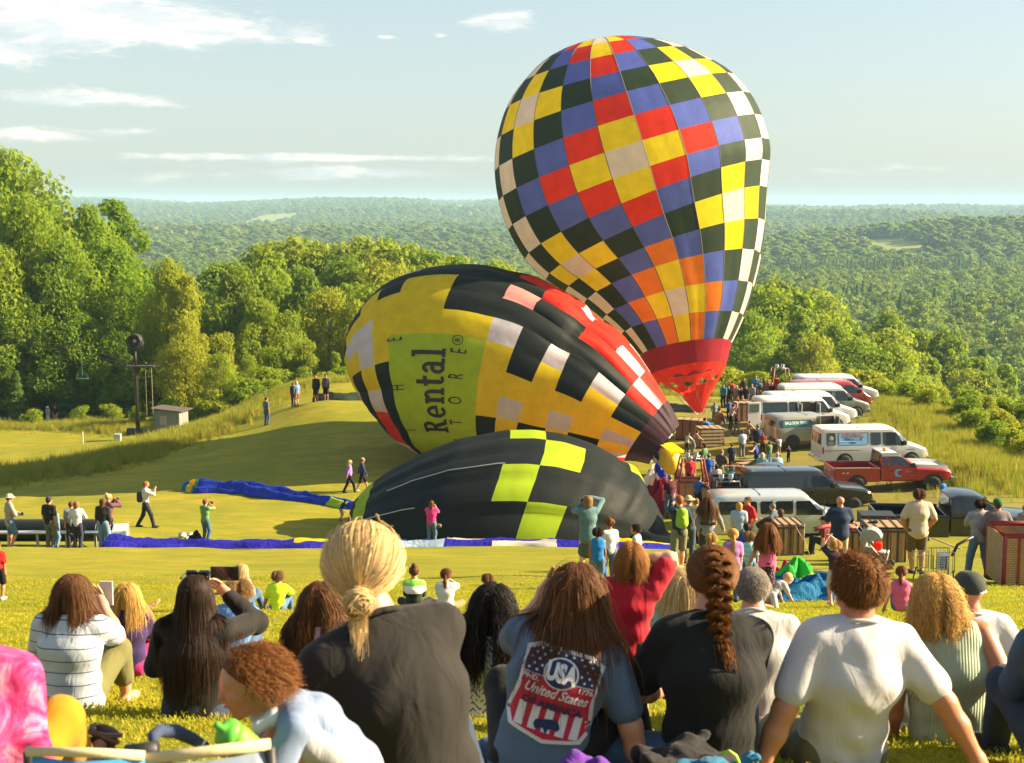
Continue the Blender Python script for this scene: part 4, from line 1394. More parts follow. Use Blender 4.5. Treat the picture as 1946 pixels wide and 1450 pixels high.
def loft(stations, name, mat, parent, n_arc=3, smooth=True):
 rings = []
 for (x, zb, zl, zt, wb, wt, rd) in stations:
  half = [(0.0, zb), (wb * .80, zb), (wb * .95, zb + .07), (wb, zb + .22), (wb, zl)]
  rd = min(rd, (zt - zl) * .9 + .001, wt * .6)
  half.append((wt + (wb - wt) * .12, zt - rd - (zt - zl - rd) * .10))
  for k in range(n_arc + 1):
   a = math.pi / 2 * k / n_arc
   half.append((wt - rd + rd * math.cos(a), zt - rd + rd * math.sin(a)))
  half.append((0.0, zt + .015))
  ring = [(x, -y, z) for y, z in half] + [(x, y, z) for y, z in half[-2:0:-1]]
  rings.append(ring)
 n = len(rings[0])
 V = [p for r_ in rings for p in r_]
 F = []
 for j in range(len(rings) - 1):
  for i in range(n):
   i2 = (i + 1) % n
   F.append((j * n + i, j * n + i2, (j + 1) * n + i2, (j + 1) * n + i))
 F.append(tuple(range(n - 1, -1, -1)))
 F.append(tuple((len(rings) - 1) * n + i for i in range(n)))
 mb = MB()
 mb.add(V, F)
 o = mb.build(name, mat, parent, smooth=smooth)
 md = o.modifiers.new('edges', 'EDGE_SPLIT')
 md.split_angle = R(38)
 return o
def rrect(x0, x1, z0, z1, r=.07, skew=0.0, n=3):
 pts = []
 for (cx, cz, a0) in ((x1 - r, z1 - r, 0), (x0 + r, z1 - r, 90), (x0 + r, z0 + r, 180), (x1 - r, z0 + r, 270)):
  for k in range(n + 1):
   a = R(a0 + 90 * k / n)
   x, z = cx + r * math.cos(a), cz + r * math.sin(a)
   if skew and x > (x0 + x1) / 2:
    x += skew * (z - z0) / (z1 - z0)
   pts.append((x, z))
 return pts
def side_pane(parent, poly, ysurf, side, name, mat, lift=.012, thick=.01):
 V = []
 for lay in (lift, -.05):
  for (x, z) in poly:
   V.append((x, side * (ysurf(x, z) + lay), z))
 n = len(poly)
 F = [tuple(range(n)), tuple(range(2 * n - 1, n - 1, -1))] + [(i, i + n, (i + 1) % n + n, (i + 1) % n) for i in range(n)]
 mb = MB()
 mb.add(V, F)
 return mb.build(name, mat, parent)
def wheel(parent, x, y, r=.38, wdt=.24, mat=None):
 e = bpy.data.objects.new('wheel', None)
 COL.objects.link(e)
 e.parent = parent
 e.location = (x, y, r)
 key = 'tyre_%.2f' % r
 if key not in bpy.data.meshes:
  t = MB()
  t.lathe([(r * .62, -wdt / 2), (r * .93, -wdt / 2), (r, -wdt * .3), (r, wdt * .3), (r * .93, wdt / 2), (r * .62, wdt / 2)], 24, axis='Y')
  me = t.mesh(key, True)
  me.materials.append(RUBBER)
  h = MB()
  h.lathe([(r * .64, -wdt * .46), (r * .60, -wdt * .40), (r * .52, -wdt * .30), (r * .30, -wdt * .36), (r * .16, -wdt * .46), (.001, -wdt * .47)], 20, axis='Y')
  h.lathe([(r * .64, wdt * .46), (r * .60, wdt * .40), (r * .52, wdt * .30), (r * .30, wdt * .36), (r * .16, wdt * .46), (.001, wdt * .47)], 20, axis='Y')
  h.lathe([(r * .63, -wdt * .45), (r * .63, wdt * .45)], 20, axis='Y')
  hm_ = h.mesh('rim' + key, True)
  hm_.materials.append(ALLOY)
 me = bpy.data.meshes[key]
 link_mesh('tyre', me, None, e)
 link_mesh('rim', bpy.data.meshes['rim' + key], None, e)
 return e
def side_text(parent, body, size, x, z, ysurf, side, mat, bold=0.0, narrow=1.0, name='lettering', lift=.02):
 V, F = text_mesh(body, size, bold, 0, 'CENTER', narrow)
 if not len(V):
  return
 P = [(x + side * 0 + (-v[0] if side > 0 else v[0]), side * (ysurf(x + v[0], z + v[1]) + lift), z + v[1]) for v in V]
 link_mesh(name, np_mesh(name, np.array(P), F, smooth=False), mat, parent)
def van(px, d, yaw, label, body, roofm=None, L=5.9, H=2.1, w=1.0, glass=None, windows=None, hood=.92, name='passenger_van', stripe=None, group='vans parked in a row at the field edge', lift=0.0, rear_open=False, side_open=False, high=0.0, nose=.55, front_windows=True, dz=0.0):
 glass = glass or GLASS_D
 c = GD(px, d)
 rt = empty(name, (c[0], c[1], c[2] + dz), yaw, label, 'van', group)
 k = L / 5.9
 zb, zl, zt = .36 + lift, 1.22, H
 xr = -L / 2
 fx = L / 2
 cow = fx - .98 * nose / .55                                         # foot of the windscreen
 st = [(xr, zb + .08, zl, zt - .10, w * .955, w * .80, .12), (xr + .10, zb, zl, zt - .02, w * .985, w * .84, .14), (xr + .6, zb, zl, zt, w, w * .855, .16),
   (cow - 1.15, zb, zl, zt, w, w * .855, .17), (cow - .86, zb, zl, zt - .055, w, w * .84, .20), (cow - .10, zb, zl + .02, zl + .14, w * .99, w * .91, .06), (cow, zb, zl - .02, zl + .045, w * .985, w * .92, .05),
   (fx - .35, zb, 1.02, 1.13, w * .965, w * .86, .09), (fx - .08, zb + .03, .93, 1.02, w * .93, w * .82, .08), (fx, zb + .12, .82, .90, w * .88, w * .78, .06)]
 loft(st, 'body', body, rt)
 if roofm is not None:
  ro = [(xr + .03, zt - .30 + .0, zt - .22, zt - .02 + high * .6, w * .90, w * .80, .14), (xr + .3, zt - .3, zt - .22, zt + .012 + high, w * .90, w * .80, .18), (cow - 1.20, zt - .3, zt - .22, zt + .012 + high, w * .90, w * .80, .18), (cow - .95, zt - .30, zt - .24, zt - .02 + high * .4, w * .88, w * .78, .12)]
  loft(ro, 'roof', roofm, rt)
 def ys(x, z):
  if z <= zl:
   return w * (1.0 if x < cow else .985)
  return w + (w * .873 - w) * min(1, (z - zl) / (zt - .17 - zl))
 z0, z1 = zl + .06, zt - .24
 wins = windows if windows is not None else [(xr + .16, xr + 1.75), (xr + 1.86, xr + 2.42), (xr + 2.58, xr + 3.26)]
 for s in (-1, 1):
  for wv in wins:
   side_pane(rt, rrect(wv[0], wv[1], z0, z1, .09), ys, s, 'window', glass)
  a0, a1 = cow - 1.42, cow - .36
  side_pane(rt, [(a0, z0 - .04), (a1 - .02, z0 - .04), (a1 - .06, z0 + .08), (a1 - .46, z1), (a0 + .05, z1), (a0, z1 - .06)], ys, s, 'window', glass)
  for xs in (cow - 1.55, cow - .20) + ((xr + 2.5, xr + 3.36) if s < 0 else ()):
   side_pane(rt, [(xs - .008, zb + .15), (xs + .008, zb + .15), (xs + .008, zt - .2), (xs - .008, zt - .2)], ys, s, 'door_seam', BLACKP, .004)
  mb = MB()
  mb.box((cow - 1.42, s * (w + .02), 1.06), (.17, .03, .045))
  if s < 0:
   mb.box((xr + 3.2, s * (w + .02), 1.06), (.04, .03, .14))
  mb.build('door_handle', BLACKP, rt)
  mb = MB()
  mb.box((cow - .42, s * (w + .13), zl + .17), (.16, .20, .24))
  mb.build('mirror', BLACKP, rt, bevel=.03)
  mb = MB()
  mb.box((xr + .06, s * (w * .90), 1.02), (.10, .17, .36))
  mb.build('tail_light', REDL, rt, bevel=.02)
  mb = MB()
  mb.box((fx - .05, s * w * .64, .83), (.10, .30, .19))
  mb.build('headlight', WHITEL, rt, bevel=.03)
  mb = MB()
  mb.box((fx - .09, s * w * .845, .84), (.15, .12, .2))
  mb.build('turn_signal', AMBER, rt, bevel=.02)
  for wx in (xr + 1.25 * k, fx - .95):
   a = MB()
   ys_ = s * (w + .003)
   pts = [(wx + .47 * math.cos(R(t)), .40 + .47 * math.sin(R(t))) for t in range(-20, 201, 20)]
   a.add([(p[0], ys_, p[1]) for p in pts] + [(p[0], ys_ - s * .2, p[1]) for p in pts], [tuple(range(len(pts))), tuple(range(2 * len(pts) - 1, len(pts) - 1, -1))] + [(i, i + 1, i + 1 + len(pts), i + len(pts)) for i in range(len(pts) - 1)])
   a.build('wheel_arch', BLACKP, rt)
   wheel(rt, wx, s * (w - .09), .38 + lift * .4)
  if stripe is not None:
   side_pane(rt, rrect(xr + .1, cow + .2, .985, 1.03, .01), ys, s, 'stripe', stripe, .006)
 x0, zA, xA, zB = cow - .13, zl + .16, cow - .83, zt - .10
 mb = MB()
 nx, nz = (zB - zA), -(xA - x0)
 nl = math.hypot(nx, nz)
 ox, oz = nx / nl * .02, nz / nl * .02
 mb.add([(x0 + ox, -w * .83, zA + oz), (x0 + ox, w * .83, zA + oz), (xA + ox, w * .76, zB + oz), (xA + ox, -w * .76, zB + oz)], [(0, 1, 2, 3)])
 mb.build('windscreen', GLASS_L, rt)
 mb = MB()
 mb.box((fx - .03, 0, .78), (.10, w * .95, .24))
 mb.build('grille', BLACKP, rt, bevel=.02)
 mb = MB()
 mb.box((fx + .03, 0, .52), (.2, w * 1.92, .2))
 mb.box((xr - .05, 0, .50), (.18, w * 1.92, .18))
 mb.build('bumper', CHROME if body.name.endswith(('white', 'maroon', 'grey_green')) else BLACKP, rt, bevel=.04)
 for s in (-1, 1):
  mb = MB()
  if s < 0 and rear_open:
   continue
  mb.box((xr - .004, s * w * .42, (z0 + z1) / 2 - .02), (.03, w * .68, z1 - z0 - .06))
  mb.build('rear_window', glass, rt, bevel=.01)
 if rear_open:
  mb = MB()
  mb.box((xr - .42, -w * .98, 1.22), (.82, .06, 1.55))
  mb.build('rear_door', body, rt, bevel=.03)
  mb = MB()
  mb.box((xr - .42, -w * .98 - .04, 1.62), (.62, .02, .5))
  mb.build('rear_door_window', GLASS_L, rt, bevel=.01)
  mb = MB()
  mb.box((xr + .02, -w * .42, 1.2), (.06, w * .72, 1.35))
  mb.build('rear_opening', BLACKP, rt)
 if side_open:
  xa = xr + 2.55
  mb = MB()
  mb.box((xa + .52, -w - .004, 1.2), (1.0, .03, 1.36))
  mb.build('side_opening', BLACKP, rt)
  for xx, sg in ((xa - .02, -1), (xa + 1.06, 1)):
   mb = MB()
   mb.box((xx + sg * .05, -w - .26, 1.2), (.06, .5, 1.4))
   mb.build('side_door', body, rt, bevel=.02)
   mb = MB()
   mb.box((xx + sg * .05, -w - .27, 1.58), (.08, .34, .46))
   mb.build('side_door_window', GLASS_L, rt)
 MB().box((xr - .145, 0, .62), (.012, .32, .16)).build('number_plate', LETT_P, rt)
 MB().box((xr + 2.0, 0, zt + .012), (.02, w * 1.5, .02)).build('roof_seam', BLACKP, rt)
 mb = MB()
 for sx in (cow - .5, cow - .75):
  mb.tube([(cow - .1, .1, zl + .18), (sx, -.3, zl + .4)], .008, 4)
 mb.build('wipers', BLACKP, rt)
 return rt, ys, (xr, cow, fx, zl, zt, w)
def pickup(px, d, yaw, label, body, roofm=None, L=5.9, H=1.85, w=.98, name='pickup_truck', hoodm=None, lift=.08, glass=None, beacon=False, dz=0.0, open_door=False):
 glass = glass or GLASS_D
 c = GD(px, d)
 rt = empty(name, (c[0], c[1], c[2] + dz), yaw, label, 'pickup truck', 'pickup trucks on the field')
 fx, xr = L / 2, -L / 2
 zb, zr = .48 + lift, 1.18 + lift
 cab0, cab1 = xr + 2.35, xr + 4.15                                   # rear of cab, foot of windscreen
 st = [(cab0, zb, zr - .06, zr, w, w * .96, .05), (cab1, zb, zr - .06, zr + .02, w, w * .94, .06), (fx - .5, zb, zr - .14, zr - .04, w * .985, w * .88, .10), (fx - .12, zb + .03, zr - .22, zr - .10, w * .95, w * .84, .10), (fx, zb + .12, zr - .34, zr - .22, w * .90, w * .80, .06)]
 loft(st, 'body', body, rt)
 if hoodm is not None:
  loft([(cab1 - .05, zr - .05, zr - .02, zr + .045, w * .88, w * .80, .05), (fx - .5, zr - .10, zr - .07, zr - .018, w * .86, w * .78, .05), (fx - .16, zr - .16, zr - .14, zr - .085, w * .82, w * .74, .05)], 'hood', hoodm, rt)
 zt = H + lift
 loft([(cab0 + .02, zr - .1, zr, zt - .10, w * .97, w * .80, .12), (cab0 + .25, zr - .1, zr, zt, w * .975, w * .82, .14), (cab1 - .95, zr - .1, zr, zt, w * .975, w * .82, .15), (cab1 - .72, zr - .1, zr, zt - .05, w * .97, w * .81, .16), (cab1 + .02, zr - .1, zr + .01, zr + .06, w * .96, w * .90, .04)], 'cab', body, rt)
 if roofm is not None:
  loft([(cab0 + .06, zt - .16, zt - .12, zt - .02, w * .84, w * .78, .08), (cab0 + .3, zt - .14, zt - .1, zt + .02, w * .845, w * .78, .1), (cab1 - .95, zt - .14, zt - .1, zt + .02, w * .845, w * .78, .1), (cab1 - .74, zt - .18, zt - .14, zt - .03, w * .83, w * .76, .08)], 'cab_roof', roofm, rt)
 def ys(x, z):
  if z <= zr:
   return w
  return w * .975 + (w * .83 - w * .975) * min(1, (z - zr) / (zt - .14 - zr))
 mb = MB()
 for s in (-1, 1):
  mb.box(((xr + cab0) / 2 - .02, s * (w - .05), (zb + zr) / 2), (cab0 - xr - .06, .10, zr - zb))
 mb.box((cab0 - .09, 0, (zb + zr) / 2), (.06, 2 * w - .22, zr - zb))
 mb.build('bed_side', body, rt, bevel=.03)
 mb = MB()
 mb.box(((xr + cab0) / 2, 0, zb + .12), (cab0 - xr - .12, 2 * w - .22, .1))
 mb.build('bed_floor', BLACKP, rt)
 mb = MB()
 mb.box((xr + .02, 0, (zb + zr) / 2 + .03), (.07, 2 * w - .04, zr - zb - .06))
 mb.build('tailgate', body, rt, bevel=.02)
 mb = MB()
 for s in (-1, 1):
  mb.box(((xr + cab0) / 2, s * (w - .05), zr + .015), (cab0 - xr - .10, .115, .035))
 mb.build('bed_rail', CHROME if hoodm is not None else BLACKP, rt)
 for s in (-1, 1):
  a0, a1 = cab0 + .42, cab1 - .10
  side_pane(rt, [(a0, zr + .05), (a1, zr + .05), (a1 - .06, zr + .13), (a1 - .62, zt - .14), (a0 + .04, zt - .14), (a0, zt - .2)], ys, s, 'window', glass)
  side_pane(rt, rrect(cab0 + .12, cab0 + .34, zr + .08, zt - .18, .05), ys, s, 'window', glass)
  for xs in (a0 - .06, a1 + .06):
   side_pane(rt, [(xs - .008, zb + .12), (xs + .008, zb + .12), (xs + .008, zr), (xs - .008, zr)], ys, s, 'door_seam', BLACKP, .004)
  mb = MB()
  mb.box((a0 + .1, s * (w + .02), zr - .12), (.17, .03, .05))
  mb.build('door_handle', BLACKP, rt)
  mb = MB()
  mb.box((a1 - .1, s * (w + .12), zr + .17), (.12, .2, .22))
  mb.build('mirror', BLACKP, rt, bevel=.03)
  mb = MB()
  mb.box((fx - .06, s * w * .70, zr - .36), (.12, .32, .2))
  mb.build('headlight', WHITEL, rt, bevel=.03)
  mb = MB()
  mb.box((xr + .04, s * (w - .05), zr - .28), (.08, .12, .34))
  mb.build('tail_light', REDL, rt, bevel=.02)
  for wx in (xr + 1.15, fx - .95):
   pts = [(wx + .52 * math.cos(R(t)), .44 + .52 * math.sin(R(t))) for t in range(0, 181, 20)]
   a = MB()
   yy = s * (w + .003)
   a.add([(p[0], yy, p[1]) for p in pts] + [(p[0], yy - s * .25, p[1]) for p in pts], [tuple(range(len(pts))), tuple(range(2 * len(pts) - 1, len(pts) - 1, -1))] + [(i, i + 1, i + 1 + len(pts), i + len(pts)) for i in range(len(pts) - 1)])
   a.build('wheel_arch', BLACKP, rt)
   wheel(rt, wx, s * (w - .10), .42)
 mb = MB()
 x0, zA, xA, zB = cab1 + .0, zr + .07, cab1 - .70, zt - .09
 ln = math.hypot(zB - zA, x0 - xA)
 ox, oz = (zB - zA) / ln * .02, (x0 - xA) / ln * .02
 mb.add([(x0 + ox, -w * .84, zA + oz), (x0 + ox, w * .84, zA + oz), (xA + ox, w * .76, zB + oz), (xA + ox, -w * .76, zB + oz)], [(0, 1, 2, 3)])
 mb.build('windscreen', GLASS_L, rt)
 mb = MB()
 mb.box((cab0 + .01, 0, (zr + zt) / 2 + .02), (.03, w * 1.2, (zt - zr) * .62))
 mb.build('rear_window', glass, rt)
 mb = MB()
 mb.box((fx + .06, 0, .60 + lift), (.2, w * 1.95, .22))
 mb.box((xr - .08, 0, .58 + lift), (.16, w * 1.9, .18))
 mb.build('bumper', CHROME, rt, bevel=.04)
 mb = MB()
 mb.box((fx - .01, 0, zr - .38), (.1, w * 1.0, .26))
 mb.build('grille', BLACKP, rt)
 if beacon:
  mb = MB()
  mb.lathe([(.10, 0), (.10, .08), (.075, .15), (.001, .165)], 12, c=(cab0 + .45, 0, zt + .03))
  mb.build('beacon', AMBER, rt, smooth=True)
 return rt, ys, (xr, cab0, cab1, fx, zr, zt, w)
WHITE = paint('white', (.58, .59, .60))
SILVER = paint('silver', (.42, .46, .48), .3, .35)
KHAKI = paint('khaki', (.25, .255, .215), .35, .2)
GREYG = paint('grey_green', (.18, .21, .185), .35, .2)
MAROON = paint('maroon', (.28, .018, .022))
REDP = paint('red', (.34, .012, .018))
BLACK = paint('black', (.008, .011, .012), .2)
NAVYP = paint('blue', (.018, .045, .11), .3, .3)
DARKP = paint('dark_green', (.010, .016, .018), .25)
GOLD = plain('tan_stripe', (.22, .13, .05), .5)
LETT_W = plain('pale_lettering', (.62, .78, .72), .5, var=.03)
BLUEPRINT = plain('blue_sign', (.16, .36, .60), .5, var=.1)
TEALGLASS = plain('teal_film', (.02, .13, .12), .25, var=.1)
van(1582, 101, R(4), 'white van at the far end of the row behind the maroon van', WHITE, H=2.12)
van(1572, 97.5, R(5), 'maroon van with flat nose between the white vans far down the row', MAROON, L=5.5, H=2.02, nose=.3)
van(1560, 94, R(6), 'grey-green van with a raised white roof and chrome front wheel', GREYG, roofm=WHITE, H=2.12, high=.16)
van(1534, 90.6, R(8), 'white van with closed doors parked behind the open-doored one', WHITE, H=2.16)
van(1518, 87.6, R(9), 'white van with its rear and side doors standing open', WHITE, H=2.18, rear_open=True, side_open=True)
rt_, ys_, q_ = van(1533, 82, R(13), 'khaki-grey van with lettering on its teal side window', KHAKI, L=4.8, H=1.93, w=.98, side_open=True, windows=[(-2.2, -.2)], glass=GLASS_D, nose=.5)
side_pane(rt_, rrect(-2.0, -.35, 1.30, 1.66, .05), ys_, -1, 'window_film', TEALGLASS, .016)
side_text(rt_, 'BALLOON TEAM', .235, -1.18, 1.52, ys_, -1, LETT_W, .006, .80, lift=.024)
rt_, ys_, q_ = van(1650, 75.6, R(6), 'white van with a portrait and a lettered blue panel on its side windows', WHITE, H=2.18, stripe=GOLD, windows=[(-2.72, -2.22), (-2.08, -.42), (-.28, .28), (.40, 1.12)], roofm=paint('cream', (.66, .62, .52)))
side_pane(rt_, rrect(-2.04, -.46, 1.30, 1.92, .05), ys_, -1, 'window_film', BLUEPRINT, .016)
side_text(rt_, 'GENERAL', .30, -1.25, 1.78, ys_, -1, plain('brick_lettering', (.30, .07, .08), .5), .008, .95, lift=.026)
for x0_, x1_, z0_, z1_, m_ in [(-1.70 + .085 * i, -1.65 + .085 * i, 1.55, 1.65, 'n') for i in range(4)] + [(-1.36, -1.17, 1.55, 1.60, 'n'), (-1.14, -.86, 1.56, 1.58, 'n'), (-.84, -.78, 1.54, 1.66, 'n'), (-2.0, -.9, 1.485, 1.50, 'w'), (-1.45, -1.1, 1.44, 1.46, 'n'), (-1.42, -1.12, 1.38, 1.40, 'n')]:
 side_pane(rt_, rrect(x0_, x1_, z0_, z1_, .004), ys_, -1, 'sign_mark', plain('navy_lettering', (.03, .05, .12), .5) if m_ == 'n' else LETT_W, .024)
_por = MB()
_por.lathe([(.001, -.01), (.13, 0), (.11, .012), (.001, .014)], 14, c=(0, 0, 0), axis='Y')
_por.build('portrait_head', plain('portrait_grey', (.42, .42, .41), .7), rt_, loc=(-2.47, -ys_(0, 1.62) - .02, 1.66))
side_pane(rt_, rrect(-2.64, -2.30, 1.30, 1.50, .08), ys_, -1, 'portrait_shoulders', plain('portrait_dark', (.10, .10, .10), .7), .018)
rt_, ys_, q_ = pickup(1686, 69.8, R(3), 'red pickup truck with white cab roof, white hood and amber beacon', REDP, roofm=WHITE, hoodm=WHITE, beacon=True, L=5.95)
# ring emblem and small lettering on its door
_em = MB()
for t0_, t1_, rr_ in ((40, 320, .17),):
 for i in range(18):
  b0, b1 = R(t0_ + (t1_ - t0_) * i / 18), R(t0_ + (t1_ - t0_) * (i + 1) / 18)
  w0, w1 = .055 * math.sin(math.pi * i / 18) + .006, .055 * math.sin(math.pi * (i + 1) / 18) + .006
  _em.add([((rr_ + sgn * ww) * math.cos(b_) * 1.1, 0, (rr_ + sgn * ww) * math.sin(b_)) for b_, ww, sgn in ((b0, w0, -1), (b1, w1, -1), (b1, w1, 1), (b0, w0, 1))], [(0, 1, 2, 3)])
_em.build('door_emblem', plain('emblem_blue', (.12, .36, .70), .5), rt_, loc=(.30, -ys_(0, .9) - .008, 1.02))
for x0_, x1_, z0_, z1_ in ((.58, .64, 1.02, 1.16), (.66, .74, 1.03, 1.15), (.77, .82, 1.03, 1.12), (.84, .93, 1.05, 1.11), (.88, 1.12, .86, .885)):
 side_pane(rt_, rrect(x0_, x1_, z0_, z1_, .01), ys_, -1, 'door_mark', plain('violet_mark', (.30, .13, .24), .5), .008)
for x0_ in (-2.62, -2.42):
 side_pane(rt_, [(x0_, .99), (x0_ + .15, .99), (x0_ + .16, 1.07), (x0_ + .10, 1.08)], ys_, -1, 'bed_mark', plain('grey_lettering', (.45, .40, .40), .5), .008)
pickup(1468, 67.0, R(5), 'dark blue pickup truck squeezed behind the black van', NAVYP, L=5.7)
rt_, ys_, q_ = van(1527, 64.6, R(4), 'glossy black van with a long mirror-dark side behind the silver van', BLACK, L=6.1, H=2.02, w=1.0, windows=[(-2.85, -.25), (-.12, .95)], nose=.85, name='passenger_van', lift=.06)
van(1480, 59.2, R(3), 'silver van in front of the black one behind the crowd', SILVER, H=2.06, windows=[(-2.75, -1.12), (-.98, -.45), (-.32, .42)])
rt_, ys_, q_ = pickup(1832, 46.5, R(-4), 'dark green pickup truck behind the two men in jeans', DARKP, L=5.9, H=1.86)
# ================================================================== GEAR ON THE FIELD
def wicker_mat():
 m, b, out = new_mat('wicker')
 tc = b.node('ShaderNodeTexCoord')
 o = tc.outputs['Object']
 w1 = b.node('ShaderNodeTexWave', dict(wave_type='BANDS', bands_direction='Z'), Vector=o, Scale=9.0, Distortion=1.0, Detail=2.0)
 w1.inputs['Detail Scale'].default_value = 3.0
 w2 = b.node('ShaderNodeTexWave', dict(wave_type='BANDS', bands_direction='DIAGONAL'), Vector=o, Scale=7.0, Distortion=.6, Detail=1.0)
 n = b.noise(o, 5.0, 4, .6)
 h = b.math('MULTIPLY', w1.outputs['Fac'], b.maprange(w2.outputs['Fac'], 0, 1, .5, 1))
 col = b.ramp(b.math('ADD', b.math('MULTIPLY', h, .6), b.math('MULTIPLY', n, .5)), [(.15, (.22, .115, .042)), (.5, (.46, .28, .12)), (.9, (.64, .44, .21))])
 p = b.node('ShaderNodeBsdfPrincipled', Base_Color=col, Roughness=.65)
 bp = b.node('ShaderNodeBump', Strength=.8, Distance=.03, Height=h)
 b.put(p, 'Normal', bp.outputs[0])
 b.l.new(p.outputs[0], out.inputs[0])
 return m
WICKER = wicker_mat()
LEATHER = plain('dark_leather', (.045, .035, .030), .55, var=.2, bump=.1)
STRAPB = plain('black_webbing', (.016, .018, .020), .8, var=.1)
STRAPR = plain('maroon_padding', (.22, .018, .025), .7, var=.15, bump=.08)
TANL = plain('tan_leather', (.24, .13, .07), .6, var=.2)
ROPE = plain('pale_rope', (.55, .42, .26), .8, var=.15, bump=.2)
def rot(M_, o):
 o.rotation_euler = M_.to_euler()
def basket(px, d, yaw, label, size=(1.5, 1.2, 1.1), lying=False, frame=None, group='wicker baskets', tip=0.0, base=None, z_up=0.0, roll=0.0, strapm=None, name='wicker_basket', logo=None):
 c = GD(px, d)
 rt = empty(name, (c[0], c[1], c[2] + z_up), yaw, label, 'basket', group)
 sx, sy, sz = size
 inner = bpy.data.objects.new('body', None)
 if lying:
  rt.rotation_euler = (R(90) + tip, 0, 0)
  rt.rotation_mode = 'ZYX' if False else 'XYZ'
  rt.rotation_euler = (Matrix.Rotation(yaw, 3, 'Z') @ Matrix.Rotation(R(-90) + tip, 3, 'X')).to_euler()
  rt.location = (c[0], c[1], c[2] + sy / 2 + z_up)
 bpy.data.objects.remove(inner)
 fm = frame or LEATHER
 for (cx, cyy, wx, wy) in ((0, -sy / 2, sx, .05), (0, sy / 2, sx, .05), (-sx / 2, 0, .05, sy), (sx / 2, 0, .05, sy)):
  mb = MB()
  mb.box((cx, cyy, sz / 2), (wx - .02, wy if wy > .1 else .05, sz - .06) if wx > .1 else (.05, wy - .02, sz - .06))
  mb.build('wicker_wall', WICKER, rt, bevel=.015)
 mb = MB()
 mb.box((0, 0, .03), (sx - .04, sy - .04, .06))
 mb.build('floor', TANL, rt)
 mb = MB()
 pts = [(-sx / 2, -sy / 2, sz), (sx / 2, -sy / 2, sz), (sx / 2, sy / 2, sz), (-sx / 2, sy / 2, sz)]
 mb.tube(pts, .055, 8, closed=True)
 mb.build('rim', fm, rt, smooth=True)
 mb = MB()
 mb.tube([(p[0], p[1], .03) for p in pts], .05, 8, closed=True)
 mb.build('base_edge', strapm or LEATHER, rt, smooth=True)
 for (x, y, _) in pts:
  mb = MB()
  mb.tube([(x, y, 0), (x, y, sz)], .045, 8)
  mb.build('corner_post', fm, rt, smooth=True)
 for x in (-sx * .28, 0, sx * .28):
  mb = MB()
  mb.box((x, -sy / 2 - .032, sz / 2), (.05, .012, sz - .05))
  mb.box((x, 0, -.008), (.05, sy + .05, .012))
  mb.box((x, sy / 2 + .032, sz / 2), (.05, .012, sz - .05))
  mb.build('strap', strapm or STRAPB, rt)
 return rt
def burner_frame(rt, size, base_z, top_z, mat, padded=True):
 sx, sy = size
 for (x, y) in ((-1, -1), (1, -1), (1, 1), (-1, 1)):
  mb = MB()
  mb.tube([(x * sx / 2, y * sy / 2, base_z), (x * sx * .42, y * sy * .42, (base_z + top_z) / 2), (x * sx * .36, y * sy * .36, top_z)], .05, 8)
  mb.build('upright', mat, rt, smooth=True)
 mb = MB()
 mb.tube([(x * sx * .36, y * sy * .36, top_z) for x, y in ((-1, -1), (1, -1), (1, 1), (-1, 1))], .03, 8, closed=True)
 mb.build('load_frame', STEEL, rt, smooth=True)
 mb = MB()
 for s in (-.15, .15):
  for i in range(4):
   mb.lathe([(.12, .06 * i), (.14, .06 * i + .03), (.12, .06 * i + .06)], 12, c=(s * sx, 0, top_z + .02))
  mb.lathe([(.05, -.2), (.05, 0)], 8, c=(s * sx, 0, top_z))
 mb.build('burner', CHROME, rt, smooth=True)
def base_panel(rt, sx, sy):
 n = 5
 for i in range(n):
  MB().box((-sx / 2 + sx / n * (i + .5), 0, -.02 - .006 * (i % 2)), (sx / n - .02, sy, .03)).build('wicker_base', WICKER, rt, bevel=.01)
 for x in (-sx * .3, 0, sx * .3):
  MB().box((x, 0, -.048), (.055, sy + .06, .014)).build('base_strap', LEATHER, rt)
 for y in (-sy * .48, sy * .48):
  MB().box((0, y, -.05), (sx + .06, .07, .03)).build('base_binding', LEATHER, rt, bevel=.01)
# the basket of the upright balloon, lying on its side with its burner towards the mouth
b_ = basket(1352, 83.2, R(8), 'wicker basket lying on its side under the upright balloon, slatted floor showing', (1.5, 1.15, 1.2), lying=True, tip=0, name='wicker_basket')
for i in range(5):
 MB().box((0, -.42 + i * .21, -.045), (1.36, .12, .03)).build('floor_slat', plain('pale_slat', (.42, .32, .18), .7), b_)
b_ = basket(1310, 86, R(-15), 'tan wicker basket tipped over behind the balloon crew', (1.7, 1.2, 1.2), lying=True, name='wicker_basket')
burner_frame(b_, (1.6, 1.1), 1.2, 1.95, LEATHER)
b_ = basket(1314, 70.0, R(3), 'upright basket with maroon padded posts holding the person in red', (1.45, 1.2, 1.0), frame=STRAPR, strapm=TANL)
burner_frame(b_, (1.45, 1.2), 1.0, 2.15, STRAPR)
b_ = basket(1380, 63.8, R(2), 'upright basket with black frame and a red and white badge', (1.45, 1.2, .95), frame=STRAPB)
burner_frame(b_, (1.45, 1.2), .95, 2.05, STRAPB)
_bd = MB()
_bd.box((.02, -.665, 1.45), (1.3, .02, .8))
_bd.build('black_cover', STRAPB, b_)
for ch, cx_, cm_, sz_ in (('3', .10, plain('badge_red', (.55, .03, .04), .6), .55), ('3', .085, plain('badge_white', (.75, .75, .75), .6), .42)):
 V_, F_ = text_mesh(ch, sz_, .015)
 link_mesh('badge', np_mesh('badge', np.column_stack([V_[:, 0] + cx_, np.full(len(V_), -.682 - (.006 if sz_ < .5 else 0)), V_[:, 1] + 1.5]), F_, smooth=False), cm_, b_)
